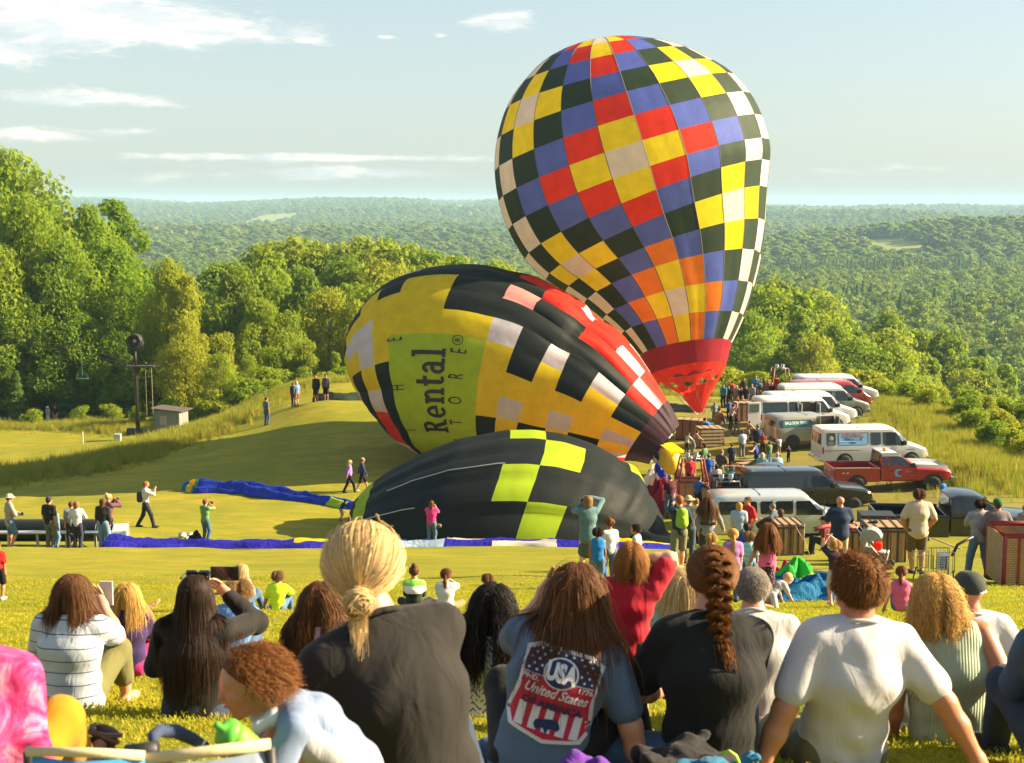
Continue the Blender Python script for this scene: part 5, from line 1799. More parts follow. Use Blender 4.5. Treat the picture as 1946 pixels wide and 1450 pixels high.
basket(1420, 92, R(10), 'wicker basket on its side in front of the standing crowd', (1.5, 1.2, 1.15), lying=True)
b_ = basket(1477, 102, R(5), 'distant basket with reddish burner posts left of the far white van', (1.4, 1.2, 1.1), frame=TANL)
burner_frame(b_, (1.4, 1.2), 1.1, 2.5, TANL)
basket(1425, 74, R(25), 'low grey-brown basket among the crew by the blue pickup', (1.6, 1.2, .9), frame=LEATHER)
b_ = basket(1505, 39.5, R(4), 'wicker basket lying with its base to the crowd in front of the silver van', (.78, .90, .95), lying=True, tip=0)
base_panel(b_, .72, .84)
b_ = basket(1690, 34.5, R(-3), 'honey-coloured basket lying behind the stroller with black straps', (.92, .92, .95), lying=True)
base_panel(b_, .86, .86)
b_ = basket(1640, 36.6, R(2), 'reddish basket lying behind the bald man in navy', (.85, .85, .85), lying=True, strapm=STRAPR)
base_panel(b_, .79, .79)
b_ = basket(1958, 27.0, R(-2), 'tall basket with maroon corner posts cut by the picture edge', (1.2, 1.1, 1.05), frame=STRAPR, strapm=STRAPR)
def padded_pole(px0, py0, d0, px1, py1, d1, rad, mat, label, name='burner_upright'):
 a, b = W(px0, py0, d0), W(px1, py1, d1)
 m = (a + b) / 2 + np.array((0, 0, .03))
 rt = empty(name, tuple(b), 0, label, 'pole')
 mb = MB()
 mb.tube([tuple(a - b), tuple(m - b), (0, 0, 0)], rad, 8)
 mb.build('padding', mat, rt, smooth=True)
 mb = MB()
 mb.tube([tuple((a - b) * 1.04), tuple((a - b) * 1.0)], rad * .5, 8)
 mb.build('end_fitting', STEEL, rt, smooth=True)
 return rt
padded_pole(1548, 1006, 35.6, 1590, 998, 36.2, .06, STRAPR, 'maroon padded burner pole reaching from the reddish basket')
padded_pole(1628, 1008, 35.2, 1668, 990, 35, .055, STRAPB, 'black padded burner pole reaching over the reddish basket')
padded_pole(1440, 1000, 40, 1468, 985, 39.8, .10, STRAPB, 'black padded roll lying left of the wicker basket base')
# burner set on the grass: metal frame and coil at the men's feet
_c = GD(1800, 27.6)
bf = empty('burner_unit', (_c[0], _c[1], _c[2]), 0, 'wire burner unit standing on the grass beside the man in gray shirt', 'burner')
for (x0, z0, sx_, sz_) in ((-.42, .22, .32, .34), (-.02, .20, .36, .42)):
 for yy in (-.18, .18):
  mb = MB()
  mb.tube([(x0 - sx_ / 2, yy, z0), (x0 + sx_ / 2, yy, z0), (x0 + sx_ / 2, yy, z0 + sz_), (x0 - sx_ / 2, yy, z0 + sz_)], .012, 6, closed=True)
  for t in np.linspace(-.4, .4, 5):
   mb.tube([(x0 + sx_ * t, yy, z0), (x0 + sx_ * t, yy, z0 + sz_)], .006, 5)
  mb.build('wire_side', STEEL, bf)
mb = MB()
for i in range(6):
 a = i / 6 * 6.28
 mb.lathe([(.11, .05 * i), (.13, .05 * i + .025), (.11, .05 * i + .05)], 12, c=(-.02, 0, .24))
mb.build('burner_coil', CHROME, bf, smooth=True)
mb = MB()
for x, y in ((-.55, -.18), (.16, -.18), (.16, .18), (-.55, .18)):
 mb.tube([(x, y, 0), (x * .9, y * .9, .24)], .014, 6)
mb.tube([(.16, 0, .5), (.28, .05, .72), (.42, .1, .78), (.62, .15, .86)], .03, 8)
mb.build('stand', BLACKP, bf, smooth=True)
def rope_line(pts, rad, mat, label, name='rope', cat='rope'):
 mb = MB()
 mb.tube([tuple(p) for p in pts], rad, 6)
 return tag(mb.build(name, mat, None, smooth=True), label, cat)
rope_line([W(1512, 1000, 39), W(1520, 1014, 38.5), W(1530, 1030, 38), GD(1545, 37.8) + np.array((0, 0, .03))], .008, ROPE, 'pale rope hanging off the wicker basket base')
rope_line([W(1770, 1022, 29.5), W(1800, 1034, 29.2), W(1826, 1043, 28.8)], .016, ROPE, 'pale rope from the tan-shirted man to the burner')
rope_line([GD(1545, 30.5) + (0, 0, .03), GD(1575, 30.4) + (0, 0, .03), GD(1620, 30.3) + (0, 0, .03)], .03, plain('grey_hose', (.35, .36, .36), .5), 'thin pale gray hose lying on the lawn behind the boy in navy', 'hose', 'hose')
# stroller
_c = GD(1668, 32.5)
st = empty('stroller', tuple(_c), R(-20), 'gray baby stroller with hood in front of the honey-coloured basket', 'stroller')
GREYC = plain('grey_canvas', (.26, .29, .27), .8, var=.15, bump=.1)
mb = MB()
for i in range(7):
 a0, a1 = R(20 + i * 22), R(42 + i * 22)
 for s in (-.19, .19):
  pass
 mb.add([(-.10 + .30 * math.cos(a0) * .9, -.2, .68 + .30 * math.sin(a0)), (-.10 + .30 * math.cos(a0) * .9, .2, .68 + .30 * math.sin(a0)), (-.10 + .30 * math.cos(a1) * .9, .2, .68 + .30 * math.sin(a1)), (-.10 + .30 * math.cos(a1) * .9, -.2, .68 + .30 * math.sin(a1))], [(0, 1, 2, 3)])
for s in (-.2, .2):
 mb.add([(-.1, s, .68)] + [(-.10 + .27 * math.cos(R(20 + 22 * i)), s, .68 + .30 * math.sin(R(20 + 22 * i))) for i in range(8)], [(0, i + 1, i + 2) for i in range(7)])
mb.build('hood', GREYC, st, smooth=False)
mb = MB()
mb.box((.0, 0, .44), (.5, .36, .06), ry=R(8))
mb.box((-.24, 0, .62), (.06, .36, .42), ry=R(-15))
mb.box((.27, 0, .3), (.05, .34, .3), ry=R(12))
mb.build('seat', GREYC, st, bevel=.02)
mb = MB()
for s in (-.21, .21):
 mb.tube([(.34, s, .12), (-.05, s, .55), (-.42, s, .98)], .013, 6)
 mb.tube([(-.3, s, .12), (.05, s, .52)], .013, 6)
mb.tube([(-.42, -.21, .98), (-.42, .21, .98)], .015, 6)
mb.build('frame', STEEL, st, smooth=True)
for x in (-.3, .34):
 for s in (-.22, .22):
  mb = MB()
  mb.lathe([(.06, -.02), (.10, -.02), (.10, .02), (.06, .02), (.001, .015)], 14, axis='Y', c=(x, s, .10))
  mb.build('wheel', BLACKP, st, smooth=True)
mb = MB()
mb.box((.06, 0, .56), (.2, .26, .2))
mb.build('red_blanket', FAB['R'], st, bevel=.06)
# inflation fan with yellow cowl at the mouth of the yellow balloon
_c = GD(1272, 75.8)
fn_ = empty('inflation_fan', tuple(_c), R(20), 'yellow inflation fan blowing into the mouth of the yellow balloon', 'fan')
mb = MB()
mb.lathe([(.55, -.35), (.68, -.3), (.72, 0), (.68, .3), (.60, .38)], 24, axis='X', c=(0, 0, .85))
mb.build('cowl', plain('fan_yellow', (.75, .45, .02), .5), fn_, smooth=True)
mb = MB()
mb.lathe([(.001, -.1), (.5, -.12), (.5, -.1), (.001, -.06)], 20, axis='X', c=(0, 0, .85))
mb.build('guard', plain('cream_disc', (.55, .45, .30), .5), fn_)
mb = MB()
mb.tube([(-.3, -.5, 0), (0, -.3, .3), (.3, -.5, 0)], .03, 6)
mb.tube([(-.3, .5, 0), (0, .3, .3), (.3, .5, 0)], .03, 6)
mb.build('stand', BLACKP, fn_)
mb = MB()
mb.add([(-.3, -.75, 1.5), (.5, -.75, 1.55), (.5, .75, 1.75), (-.3, .75, 1.7), (-.35, -.7, 1.35), (.52, -.7, 1.4)], [(0, 1, 2, 3), (4, 5, 1, 0)])
mb.build('cloth_flap', FAB['Y'], fn_)
# black ground sheet behind the scoop
cloth_strip('black_ground_sheet', [(1268, 97), (1300, 96.6), (1330, 96.2)], [2.0, 2.2, 1.8], [0, 1], [one('K')], 'black sheet lying on the grass behind the red scoop', 'ground sheet', .35, 8.0)
# --------------------------------------------------------------- left side: snowmaking tube, rail, fan gun, shed, lift line
PIPE = plain('black_corrugated', (.020, .026, .028), .45, var=.15)
c0, c1 = GD(-60, 53.5), GD(185, 53.5)
n_ = 74
prof = []
L_ = c1[0] - c0[0]
for i in range(n_ * 4 + 1):
 prof.append((.40 + .045 * math.sin(i / 4 * 2 * math.pi), L_ * i / (n_ * 4)))
mb = MB()
mb.lathe([(.001, 0)] + prof + [(.001, L_)], 22, axis='X')
tag(mb.build('corrugated_pipe', PIPE, None, smooth=True, loc=(c0[0], c0[1], c0[2] + .55)), 'black corrugated drain pipe lying behind the people by the rail', 'pipe')
rail = empty('metal_rail', tuple(GD(60, 52.3)), 0, 'low galvanized rail on short legs in front of the corrugated pipe', 'rail')
xa, xb = GD(-60, 52.3)[0] - rail.location.x, GD(192, 52.3)[0] - rail.location.x
GALV = plain('galvanised', (.38, .40, .40), .45, metal=.5, var=.15)
MB().box(((xa + xb) / 2, 0, .62), (xb - xa, .34, .07)).build('rail_beam', GALV, rail, bevel=.01)
for t in np.linspace(.06, .94, 5):
 x = xa + (xb - xa) * t
 MB().box((x, 0, .29), (.08, .08, .62)).build('leg', GALV, rail)
_c = GD(224, 51.4)
bx_ = empty('crate', tuple(_c), R(12), 'pale translucent box standing at the end of the corrugated pipe', 'crate')
FROST = plain('frosted_plastic', (.52, .60, .60), .35, var=.1, trans=.3)
MB().box((0, 0, .42), (.52, 1.3, .78)).build('frosted_panel', FROST, bx_, bevel=.02)
mb = MB()
for (x, y) in ((-.28, -.67), (.28, -.67), (.28, .67), (-.28, .67)):
 mb.tube([(x, y, 0), (x, y, .86)], .02, 6)
mb.build('frame', GALV, bx_)
# folded dark chairs by the rail
_c = GD(142, 51.6)
ch_ = empty('folding_chair', tuple(_c), R(30), 'dark folded camp chair leaning at the rail by the white hoodie', 'chair')
mb = MB()
for a, b_ in (((-.3, 0, .02), (.35, .1, .75)), ((.3, 0, .02), (-.35, .1, .75)), ((-.3, .35, .02), (.35, .3, .75)), ((.3, .35, .02), (-.35, .3, .75)), ((-.35, .1, .75), (-.35, .3, .75))):
 mb.tube([a, b_], .018, 6)
mb.build('frame', BLACKP, ch_)
mb = MB()
mb.add([(-.35, .1, .72), (.35, .1, .72), (.3, .32, .45), (-.3, .32, .45), (-.3, .4, .85), (.3, .4, .85)], [(0, 1, 2, 3), (3, 2, 5, 4)])
mb.build('canvas', STRAPB, ch_)
# pole with snow gun
_c = GD(265, 112)
pole = empty('snow_gun_pole', tuple(_c), 0, 'dark pole with a round snow gun on top beside the shed', 'pole')
RUST = plain('dark_rusty_steel', (.045, .035, .030), .6, metal=.3, var=.3)
zt_ = W(265, 697, 112)[2] - _c[2]
zg_ = W(265, 648, 112)[2] - _c[2]
MB().tube([(0, 0, 0), (0, 0, zt_ * .9), (0, 0, zt_ - .15), (0, 0, zt_)], [.17, .16, .20, .32], 12).build('mast', RUST, pole, smooth=True)
mb = MB()
mb.box((.35, 0, zt_ + .05), (2.3, .9, .09))
mb.build('platform', RUST, pole)
mb = MB()
mb.tube([(0, 0, zt_ + .1), (0, 0, zg_ - .75)], .08, 8)
mb.tube([(-.62, 0, zg_ + .0), (-.58, 0, zg_ - .55), (0, 0, zg_ - .75), (.58, 0, zg_ - .55), (.62, 0, zg_)], .05, 8)
mb.build('yoke', RUST, pole, smooth=True)
mb = MB()
mb.lathe([(.50, .45), (.57, .40), (.58, -.35), (.54, -.42), (.46, -.40), (.44, -.1), (.001, -.08)], 24, axis='Y', c=(0, 0, zg_))
mb.build('fan_drum', BLACKP, pole, smooth=True)
MB().lathe([(.001, -.14), (.13, -.12), (.13, -.08), (.001, -.05)], 14, axis='Y', c=(0, 0, zg_)).build('fan_hub', GALV, pole)
mb = MB()
for i in range(9):
 a = i / 9 * 6.28
 mb.box((.28 * math.cos(a), -.09, zg_ + .28 * math.sin(a)), (.30, .02, .10), ry=-a)
mb.build('fan_blade', RUST, pole)
mb = MB()
mb.box((.55, -.05, .35), (.7, .5, .5))
mb.tube([(-.9, 0, .55), (.3, 0, .5)], .28, 10)
mb.build('pump_housing', BLACKP, pole, bevel=.05)
for xx in (.75, 1.25):
 MB().tube([(xx, 0, zt_), (xx + .02, 0, 1.2)], .02, 6).build('hanging_hose', plain('faded_hose', (.30, .27, .12), .8), pole)
tag(MB().box((0, 0, .3), (.55, .4, .6)).build('feed_box', plain('grey_box', (.35, .37, .36), .6), None, bevel=.05, loc=tuple(GD(226, 108))), 'small gray box in the tall grass left of the snow gun pole', 'box')
tag(MB().tube([(0, 0, 0), (0, 0, .95)], .05, 6).build('marker_post', plain('grey_post', (.4, .38, .33), .8), None, loc=tuple(GD(160, 110))), 'short gray marker post in the meadow left of the snow gun', 'post')
_c = GD(329, 113)
shed = empty('shed', tuple(_c), R(-14), 'small gray-blue wooden shed with a slanting roof in the tall grass', 'shed')
SHEDM = plain('shed_boards', (.17, .19, .18), .85, var=.15, vscale=9, stretch=(4, 4, .3))
sw_ = 52 * mpp(113)
for i in range(9):                                                    # vertical boards
 bw = (sw_ - .12) / 9
 MB().box((-sw_ / 2 + .06 + bw * (i + .5), -.8 + .006 * (i % 2), 1.06 + .006 * i), (bw - .012, .04, 2.1 - .012 * i)).build('board', SHEDM, shed)
for sx_ in (-1, 1):
 for i in range(6):
  MB().box((sx_ * (sw_ / 2 - .03), -.68 + i * .27, 1.05), (.04, .255, 2.05)).build('board', SHEDM, shed)
MB().box((0, .8, 1.0), (sw_ - .1, .04, 2.0)).build('back_wall', SHEDM, shed)
MB().box((sw_ / 2 + .01, -.83, 1.0), (.14, .08, 2.05)).build('corner_board', plain('pale_wood', (.38, .34, .26), .85), shed)
MB().box((.04, -.05, 2.18), (sw_ + .55, 2.1, .07), ry=R(4)).build('roof', plain('roof_felt', (.07, .055, .045), .9), shed)
MB().box((-.28, -.828, 1.30), (.62, .03, .72)).build('window', plain('pale_pane', (.30, .27, .21), .35), shed)
# lift cables and an empty chair
for dy_, nm in ((0, 'upper'), (-10, 'lower')):
 rope_line([W(-80, 628 + dy_, 120), W(60, 655 + dy_, 119), W(180, 678 + dy_, 117), W(255, 695 + dy_ * .4, 113)], .03, RUST, 'thin %s lift cable running from the wood to the snow gun pole' % nm, 'lift_cable', 'cable')
_c = W(155, 676, 118)
lc = empty('lift_chair', tuple(_c), 0, 'empty teal lift chair hanging in front of the wood', 'lift chair')
TEALP = plain('teal_paint', (.03, .11, .09), .5)
MB().tube([(0, 0, 0), (.0, 0, -1.7)], .03, 6).build('hanger', TEALP, lc)
MB().box((0, 0, -1.95), (1.0, .4, .06)).build('seat', TEALP, lc, bevel=.02)
MB().tube([(-.5, -.1, -1.9), (-.5, -.1, -1.55), (.5, -.1, -1.55), (.5, -.1, -1.9)], .025, 6).build('backrest', TEALP, lc)
# stones and a dark bag by the photographer in green
for i, (px_, d_, s_) in enumerate(((343, 57.5, .30), (358, 57.8, .26), (368, 57.2, .34), (352, 56.6, .2))):
 mb = MB()
 rs = random.Random(i)
 mb.lathe([(.001, 0), (.5, .08), (.62, .3), (.45, .55), (.001, .66)], 9)
 mb.v = [(x * s_ * rs.uniform(.8, 1.2), y * s_ * rs.uniform(.8, 1.2), z * s_ * rs.uniform(.8, 1.2)) for x, y, z in mb.v]
 tag(mb.build('stone', plain('pale_stone', (.40, .40, .37), .9, var=.25), None, smooth=True, loc=tuple(GD(px_, d_))), ('second-largest', 'third-largest', 'largest', 'smallest')[i] + ' of the pale stones in the dip behind the green-shirted photographer', 'stone', 'pale stones in the dip')
heap('gear_bag', 369, 55.6, .75, .5, .4, [(0, 1, 0, 1, 'K')], 'black gear bag on the grass beside the green-shirted photographer', 9.0, cat='bag')
# tailgate boxes on the dark pickup
_c = GD(1668, 44.6)
tg = empty('equipment_case', (_c[0], _c[1], _c[2] + .62), R(-4), 'black equipment case with white stickers behind the dark green pickup bed', 'case')
MB().box((0, 0, .3), (1.1, .8, .62)).build('case_body', BLACKP, tg, bevel=.02)
for i, (x_, c_) in enumerate(((-.38, (.7, .7, .7)), (-.2, (.6, .62, .6)), (.05, (.55, .50, .40)))):
 MB().box((x_, -.405, .34), (.10, .01, .34 - .05 * i)).build('sticker', plain('sticker_%d' % i, c_, .6), tg)
MB().box((0, 0, -.31), (.9, .6, .62)).build('case_stand', BLACKP, tg)
heap('red_cloth', 1690, 44.2, .5, .4, .9, [(0, 1, 0, 1, 'N')], 'crimson cloth on the gear behind the dark green pickup', 3.0, cat='cloth')
# ================================================================== PEOPLE
def nrm(v):
 v = np.asarray(v, dtype=float)
 return v / (np.linalg.norm(v) + 1e-12)
def cone_d(P, pr):
 a, b, ra, rb, side, wide = pr[:6]
 pa = P - a
 ba = b - a
 l2 = ba @ ba
 t = np.clip((pa @ ba) / l2, 0, 1) if l2 > 1e-12 else np.zeros(P.shape[:-1])
 q = pa - t[..., None] * ba
 if side is not None and wide != 1.0:
  c = q @ side
  q = q - (c * (1 - 1 / wide))[..., None] * side
 return np.sqrt((q * q).sum(-1)) - (ra + t * (rb - ra))
def C(a, b, ra, rb=None, side=None, wide=1.0, k=None):
 return (np.asarray(a, float), np.asarray(b, float), float(ra), float(ra if rb is None else rb), None if side is None else nrm(side), wide, k)
def smin(a, b, k):
 h = np.maximum(k - np.abs(a - b), 0) / k
 return np.minimum(a, b) - h * h * k * .25
def eval_prims(P, prims, k, infl=0.0):
 D = None
 for pr in prims:
  d = cone_d(P, pr) - infl
  D = d if D is None else smin(D, d, pr[6] or k)
 return D
def sdf_mesh(prims, h, k, infl=0.0, cuts=()):
 lo = np.min([np.minimum(p[0], p[1]) - max(p[2], p[3]) * max(1, p[5]) for p in prims], 0) - infl - 3 * h
 hi = np.max([np.maximum(p[0], p[1]) + max(p[2], p[3]) * max(1, p[5]) for p in prims], 0) + infl + 3 * h
 n = np.ceil((hi - lo) / h).astype(int) + 1
 D = np.full(n, .5, dtype=np.float32)
 ax = [lo[i] + h * np.arange(n[i]) for i in range(3)]
 for pr in prims:
  kk = pr[6] or k
  r = max(pr[2], pr[3]) * max(1, pr[5]) + infl + kk + 2 * h
  l = np.maximum(np.floor((np.minimum(pr[0], pr[1]) - r - lo) / h).astype(int), 0)
  u = np.minimum(np.ceil((np.maximum(pr[0], pr[1]) + r - lo) / h).astype(int) + 1, n)
  sl = tuple(slice(l[i], u[i]) for i in range(3))
  P = np.stack(np.meshgrid(ax[0][sl[0]], ax[1][sl[1]], ax[2][sl[2]], indexing='ij'), -1)
  d = (cone_d(P, pr) - infl).astype(np.float32)
  D[sl] = smin(D[sl], d, kk)
 if cuts:
  P = np.stack(np.meshgrid(*ax, indexing='ij'), -1)
  for (pt, nr) in cuts:
   D = np.maximum(D, ((P - np.asarray(pt)) @ nrm(nr)).astype(np.float32))
 return nets(D, lo, h)
_EDG = [((0, 0, 0), (1, 0, 0)), ((0, 1, 0), (1, 1, 0)), ((0, 0, 1), (1, 0, 1)), ((0, 1, 1), (1, 1, 1)), ((0, 0, 0), (0, 1, 0)), ((1, 0, 0), (1, 1, 0)), ((0, 0, 1), (0, 1, 1)), ((1, 0, 1), (1, 1, 1)),
  ((0, 0, 0), (0, 0, 1)), ((1, 0, 0), (1, 0, 1)), ((0, 1, 0), (0, 1, 1)), ((1, 1, 0), (1, 1, 1))]
def nets(D, lo, h):
 ins = D < 0
 cnt = np.zeros(np.array(D.shape) - 1, dtype=np.int8)
 for dx_ in (0, 1):
  for dy_ in (0, 1):
   for dz_ in (0, 1):
    cnt += ins[dx_:D.shape[0] - 1 + dx_, dy_:D.shape[1] - 1 + dy_, dz_:D.shape[2] - 1 + dz_]
 act = (cnt > 0) & (cnt < 8)
 I = np.argwhere(act)
 if not len(I):
  return np.zeros((0, 3)), np.zeros((0, 4), int)
 idx = np.full(act.shape, -1, dtype=np.int32)
 idx[act] = np.arange(len(I))
 acc = np.zeros((len(I), 3))
 num = np.zeros(len(I))
 for p, q in _EDG:
  p, q = np.array(p), np.array(q)
  a = D[tuple((I + p).T)].astype(float)
  b = D[tuple((I + q).T)].astype(float)
  m = (a < 0) != (b < 0)
  t = np.where(m, a / np.where(m, a - b, 1), 0)
  acc += np.where(m[:, None], p + t[:, None] * (q - p), 0)
  num += m
 V = lo + h * (I + acc / num[:, None])
 F = []
 for axx in range(3):
  o1, o2 = [(1, 2), (2, 0), (0, 1)][axx]
  sl0 = [slice(1, -1)] * 3
  sl1 = [slice(1, -1)] * 3
  sl0[axx] = slice(0, -1)
  sl1[axx] = slice(1, None)
  s0, s1 = ins[tuple(sl0)], ins[tuple(sl1)]
  E = np.argwhere(s0 != s1)
  if not len(E):
   continue
  sg = s0[tuple(E.T)]
  off = np.ones(3, int)
  off[axx] = 0
  E = E + off
  u1, u2 = np.zeros(3, int), np.zeros(3, int)
  u1[o1] = 1
  u2[o2] = 1
  q = [idx[tuple((E - u1 - u2).T)], idx[tuple((E - u2).T)], idx[tuple(E.T)], idx[tuple((E - u1).T)]]
  Q = np.column_stack(q)
  Q[~sg] = Q[~sg][:, ::-1]
  F.append(Q)
 F = np.concatenate(F)
 return V, F[(F >= 0).all(1)]
def ik(a, b, l1, l2, pole):
 a, b = np.asarray(a, float), np.asarray(b, float)
 d = b - a
 L = np.linalg.norm(d)
 mx = (l1 + l2) * .995
 if L > mx:
  b = a + d / L * mx
  d = b - a
  L = mx
 x = (l1 * l1 - l2 * l2 + L * L) / (2 * L)
 hgt = math.sqrt(max(0, l1 * l1 - x * x))
 u = d / L
 p = np.asarray(pole, float)
 p = nrm(p - u * (p @ u))
 return a + u * x + p * hgt, b
def finger_tubes(wrist, direc, normal, size, side, curl=.35, spread=.18, thumb=1.0):
 d, n = nrm(direc), nrm(normal)
 n = nrm(n - d * (n @ d))
 s = np.cross(d, n) * side                       # thumb side
 V, F = [], []
 k0 = 0
 palm = size * .50
 spec = [(.36, .95, .46), (.12, 1.0, .50), (-.12, .97, .47), (-.34, .85, .38)]
 rows = []
 for (sx, bl, fl) in spec:
  base = wrist + d * palm * bl + s * size * sx * .52
  rows.append((base, nrm(d + s * sx * spread), fl * size, size * .048, curl))
 rows.append((wrist + d * palm * .32 + s * size * .20, nrm(d * .7 + s * .75 + n * .25), size * .36 * thumb, size * .055, curl * .5))
 for (base, dr, ln, r, cu) in rows:
  pts, p, dd = [base - dr * ln * .25, base], base.copy(), dr.copy()
  for seg in (.45, .32, .23):
   ax = np.cross(dd, n)
   dd = nrm(dd * math.cos(cu * 1.15) + n * math.sin(cu * 1.15))
   p = p + dd * ln * seg
   pts.append(p.copy())
  rad = [r * 1.05, r * 1.05, r, r * .92, r * .6]
  x = nrm(np.cross(dr, n))
  rings = []
  for i, q in enumerate(pts):
   t = nrm(pts[min(i + 1, len(pts) - 1)] - pts[max(i - 1, 0)])
   y = nrm(np.cross(t, x))
   rings.append([q + rad[i] * (x * math.cos(a) + y * math.sin(a)) for a in np.linspace(0, 2 * math.pi, 7)[:-1]])
  m = len(pts)
  for r_ in rings:
   V.extend(r_)
  V.append(pts[-1] + nrm(pts[-1] - pts[-2]) * rad[-1] * .7)
  for i in range(m - 1):
   for j in range(6):
    j2 = (j + 1) % 6
    F.append((k0 + i * 6 + j, k0 + i * 6 + j2, k0 + (i + 1) * 6 + j2, k0 + (i + 1) * 6 + j))
  tip = k0 + m * 6
  for j in range(6):
   F.append((k0 + (m - 1) * 6 + j, k0 + (m - 1) * 6 + (j + 1) % 6, tip, tip))
  k0 = tip + 1
 V = np.array(V)
 F = np.array(F)
 return V, F
# ----- cloth, skin and hair materials
def skin_mat(name, col):
 key = 'skin_' + name
 if key in MATS:
  return MATS[key]
 m, b, out = new_mat(key)
 tc = b.node('ShaderNodeTexCoord')
 n1 = b.noise(tc.outputs['Object'], 9, 4, .6)
 n2 = b.noise(tc.outputs['Object'], 60, 3, .6)
 c = b.mix(b.maprange(n1, .35, .7), col, (col[0] * 1.05, col[1] * .84, col[2] * .78))
 c = b.mix(b.maprange(n2, .45, .75, 0, .25), c, (col[0] * .8, col[1] * .72, col[2] * .66))
 p = b.node('ShaderNodeBsdfPrincipled', Base_Color=c, Roughness=.48)
 p.inputs['Subsurface Weight'].default_value = .18
 p.inputs['Subsurface Radius'].default_value = (.9, .35, .2)
 p.inputs['Subsurface Scale'].default_value = .012
 bp = b.node('ShaderNodeBump', Strength=.15, Distance=.004, Height=n2)
 b.put(p, 'Normal', bp.outputs[0])
 b.l.new(p.outputs[0], out.inputs[0])
 MATS[key] = m
 return m
SKIN = {'fair': skin_mat('fair', (.52, .27, .18)), 'tan': skin_mat('tan', (.42, .195, .105)), 'light': skin_mat('light', (.58, .33, .235)), 'brown': skin_mat('brown', (.24, .115, .065)), 'rosy': skin_mat('rosy', (.50, .22, .15))}
def cloth(name, col, pattern=None, col2=None, rough=.85, fold=1.0, trans=.0, scale=1.0):
 key = 'cloth_' + name
 if key in MATS:
  return MATS[key]
 m, b, out = new_mat(key)
 tc = b.node('ShaderNodeTexCoord')
 o = tc.outputs['Object']
 sp = b.node('ShaderNodeSeparateXYZ', i0=o)
 X, Y, Z = sp.outputs[0], sp.outputs[1], sp.outputs[2]
 nv = b.noise(o, 5, 4, .6)
 c = (*col, 1)
 if pattern == 'lines':
  wob = b.math('MULTIPLY_ADD', b.noise(o, 3.0, 2, .5), .035, Z)
  f = b.math('FRACT', b.math('DIVIDE', wob, .060 * scale))
  c = b.mix(b.math('LESS_THAN', f, .085), c, (*col2, 1))
 elif pattern == 'bands':
  f = b.math('FRACT', b.math('DIVIDE', Z, .08 * scale))
  c = b.mix(b.math('LESS_THAN', f, .35), c, (*col2, 1))
 elif pattern == 'chevron':
  fx = b.math('ABSOLUTE', b.math('SUBTRACT', b.math('FRACT', b.math('DIVIDE', X, .062)), .5))
  f = b.math('FRACT', b.math('ADD', b.math('DIVIDE', Z, .030), b.math('MULTIPLY', fx, 2.2)))
  g = b.math('MULTIPLY', b.math('LESS_THAN', f, .36), b.math('GREATER_THAN', b.noise(o, 38, 1, .5), .47))
  c = b.mix(g, c, (*col2, 1))
 elif pattern == 'tiedye':
  n = b.noise(o, 7, 3, .6, dist=2.5)
  c = b.ramp(n, [(.30, (.10, .006, .06)), (.42, (.38, .012, .09)), (.55, (.52, .06, .22)), (.70, (.62, .28, .36))])
 elif pattern == 'floral':
  v = b.node('ShaderNodeTexVoronoi', Vector=o, Scale=30.0 * scale)
  c = b.mix(b.math('LESS_THAN', v.outputs['Distance'], .26), c, (*col2, 1))
 elif pattern == 'hood3':
  c = b.ramp(b.math('DIVIDE', Z, .62), [(0.0, (.01, .01, .012)), (.42, (.70, .72, .70)), (.58, col2)], 'CONSTANT')
 elif pattern == 'plaid':
  f = b.math('FRACT', b.math('DIVIDE', Z, .05))
  g = b.math('FRACT', b.math('DIVIDE', X, .05))
  c = b.mix(b.math('MULTIPLY', b.math('ADD', b.math('LESS_THAN', f, .4), b.math('LESS_THAN', g, .4)), .5), c, (*col2, 1))
 c = b.mix(b.maprange(nv, .3, .7, .0, .28), c, (0.0, 0.0, 0.0, 1) if False else b.mix(.5, c, (col[0] * .6, col[1] * .6, col[2] * .62, 1)))
 p = b.node('ShaderNodeBsdfPrincipled', Base_Color=c, Roughness=rough)
 p.inputs['Specular IOR Level'].default_value = .25
 p.inputs['Sheen Weight'].default_value = .06
 w1 = b.noise(b.mapping(o, (1.0, 1.0, .42), rot=(.2, .5, .3)), 9.0, 3, .55, dist=1.3)
 w2 = b.noise(b.mapping(o, (1.4, 1.0, .8), rot=(.1, -.7, .2)), 4.2, 2, .5, dist=.9)
 if pattern == 'rib':
  rb = b.math('SINE', b.math('MULTIPLY', X, 520.0))
  hh = b.math('ADD', b.math('MULTIPLY', rb, .10), w2)
 else:
  hh = b.math('ADD', b.math('MULTIPLY', w1, .55), w2)
 bp = b.node('ShaderNodeBump', Strength=.38 * fold, Distance=.035, Height=hh)
 fine = b.noise(o, 420, 2, .6)
 bp2 = b.node('ShaderNodeBump', Strength=.18, Distance=.002, Height=fine)
 b.put(bp2, 'Normal', bp.outputs[0])
 b.put(p, 'Normal', bp2.outputs[0])
 sh = p.outputs[0]
 if trans:
  t = b.node('ShaderNodeBsdfTranslucent', Color=c)
  mx = b.node('ShaderNodeMixShader', i0=trans, i1=sh, i2=t.outputs[0])
  sh = mx.outputs[0]
 b.l.new(sh, out.inputs[0])
 MATS[key] = m
 return m
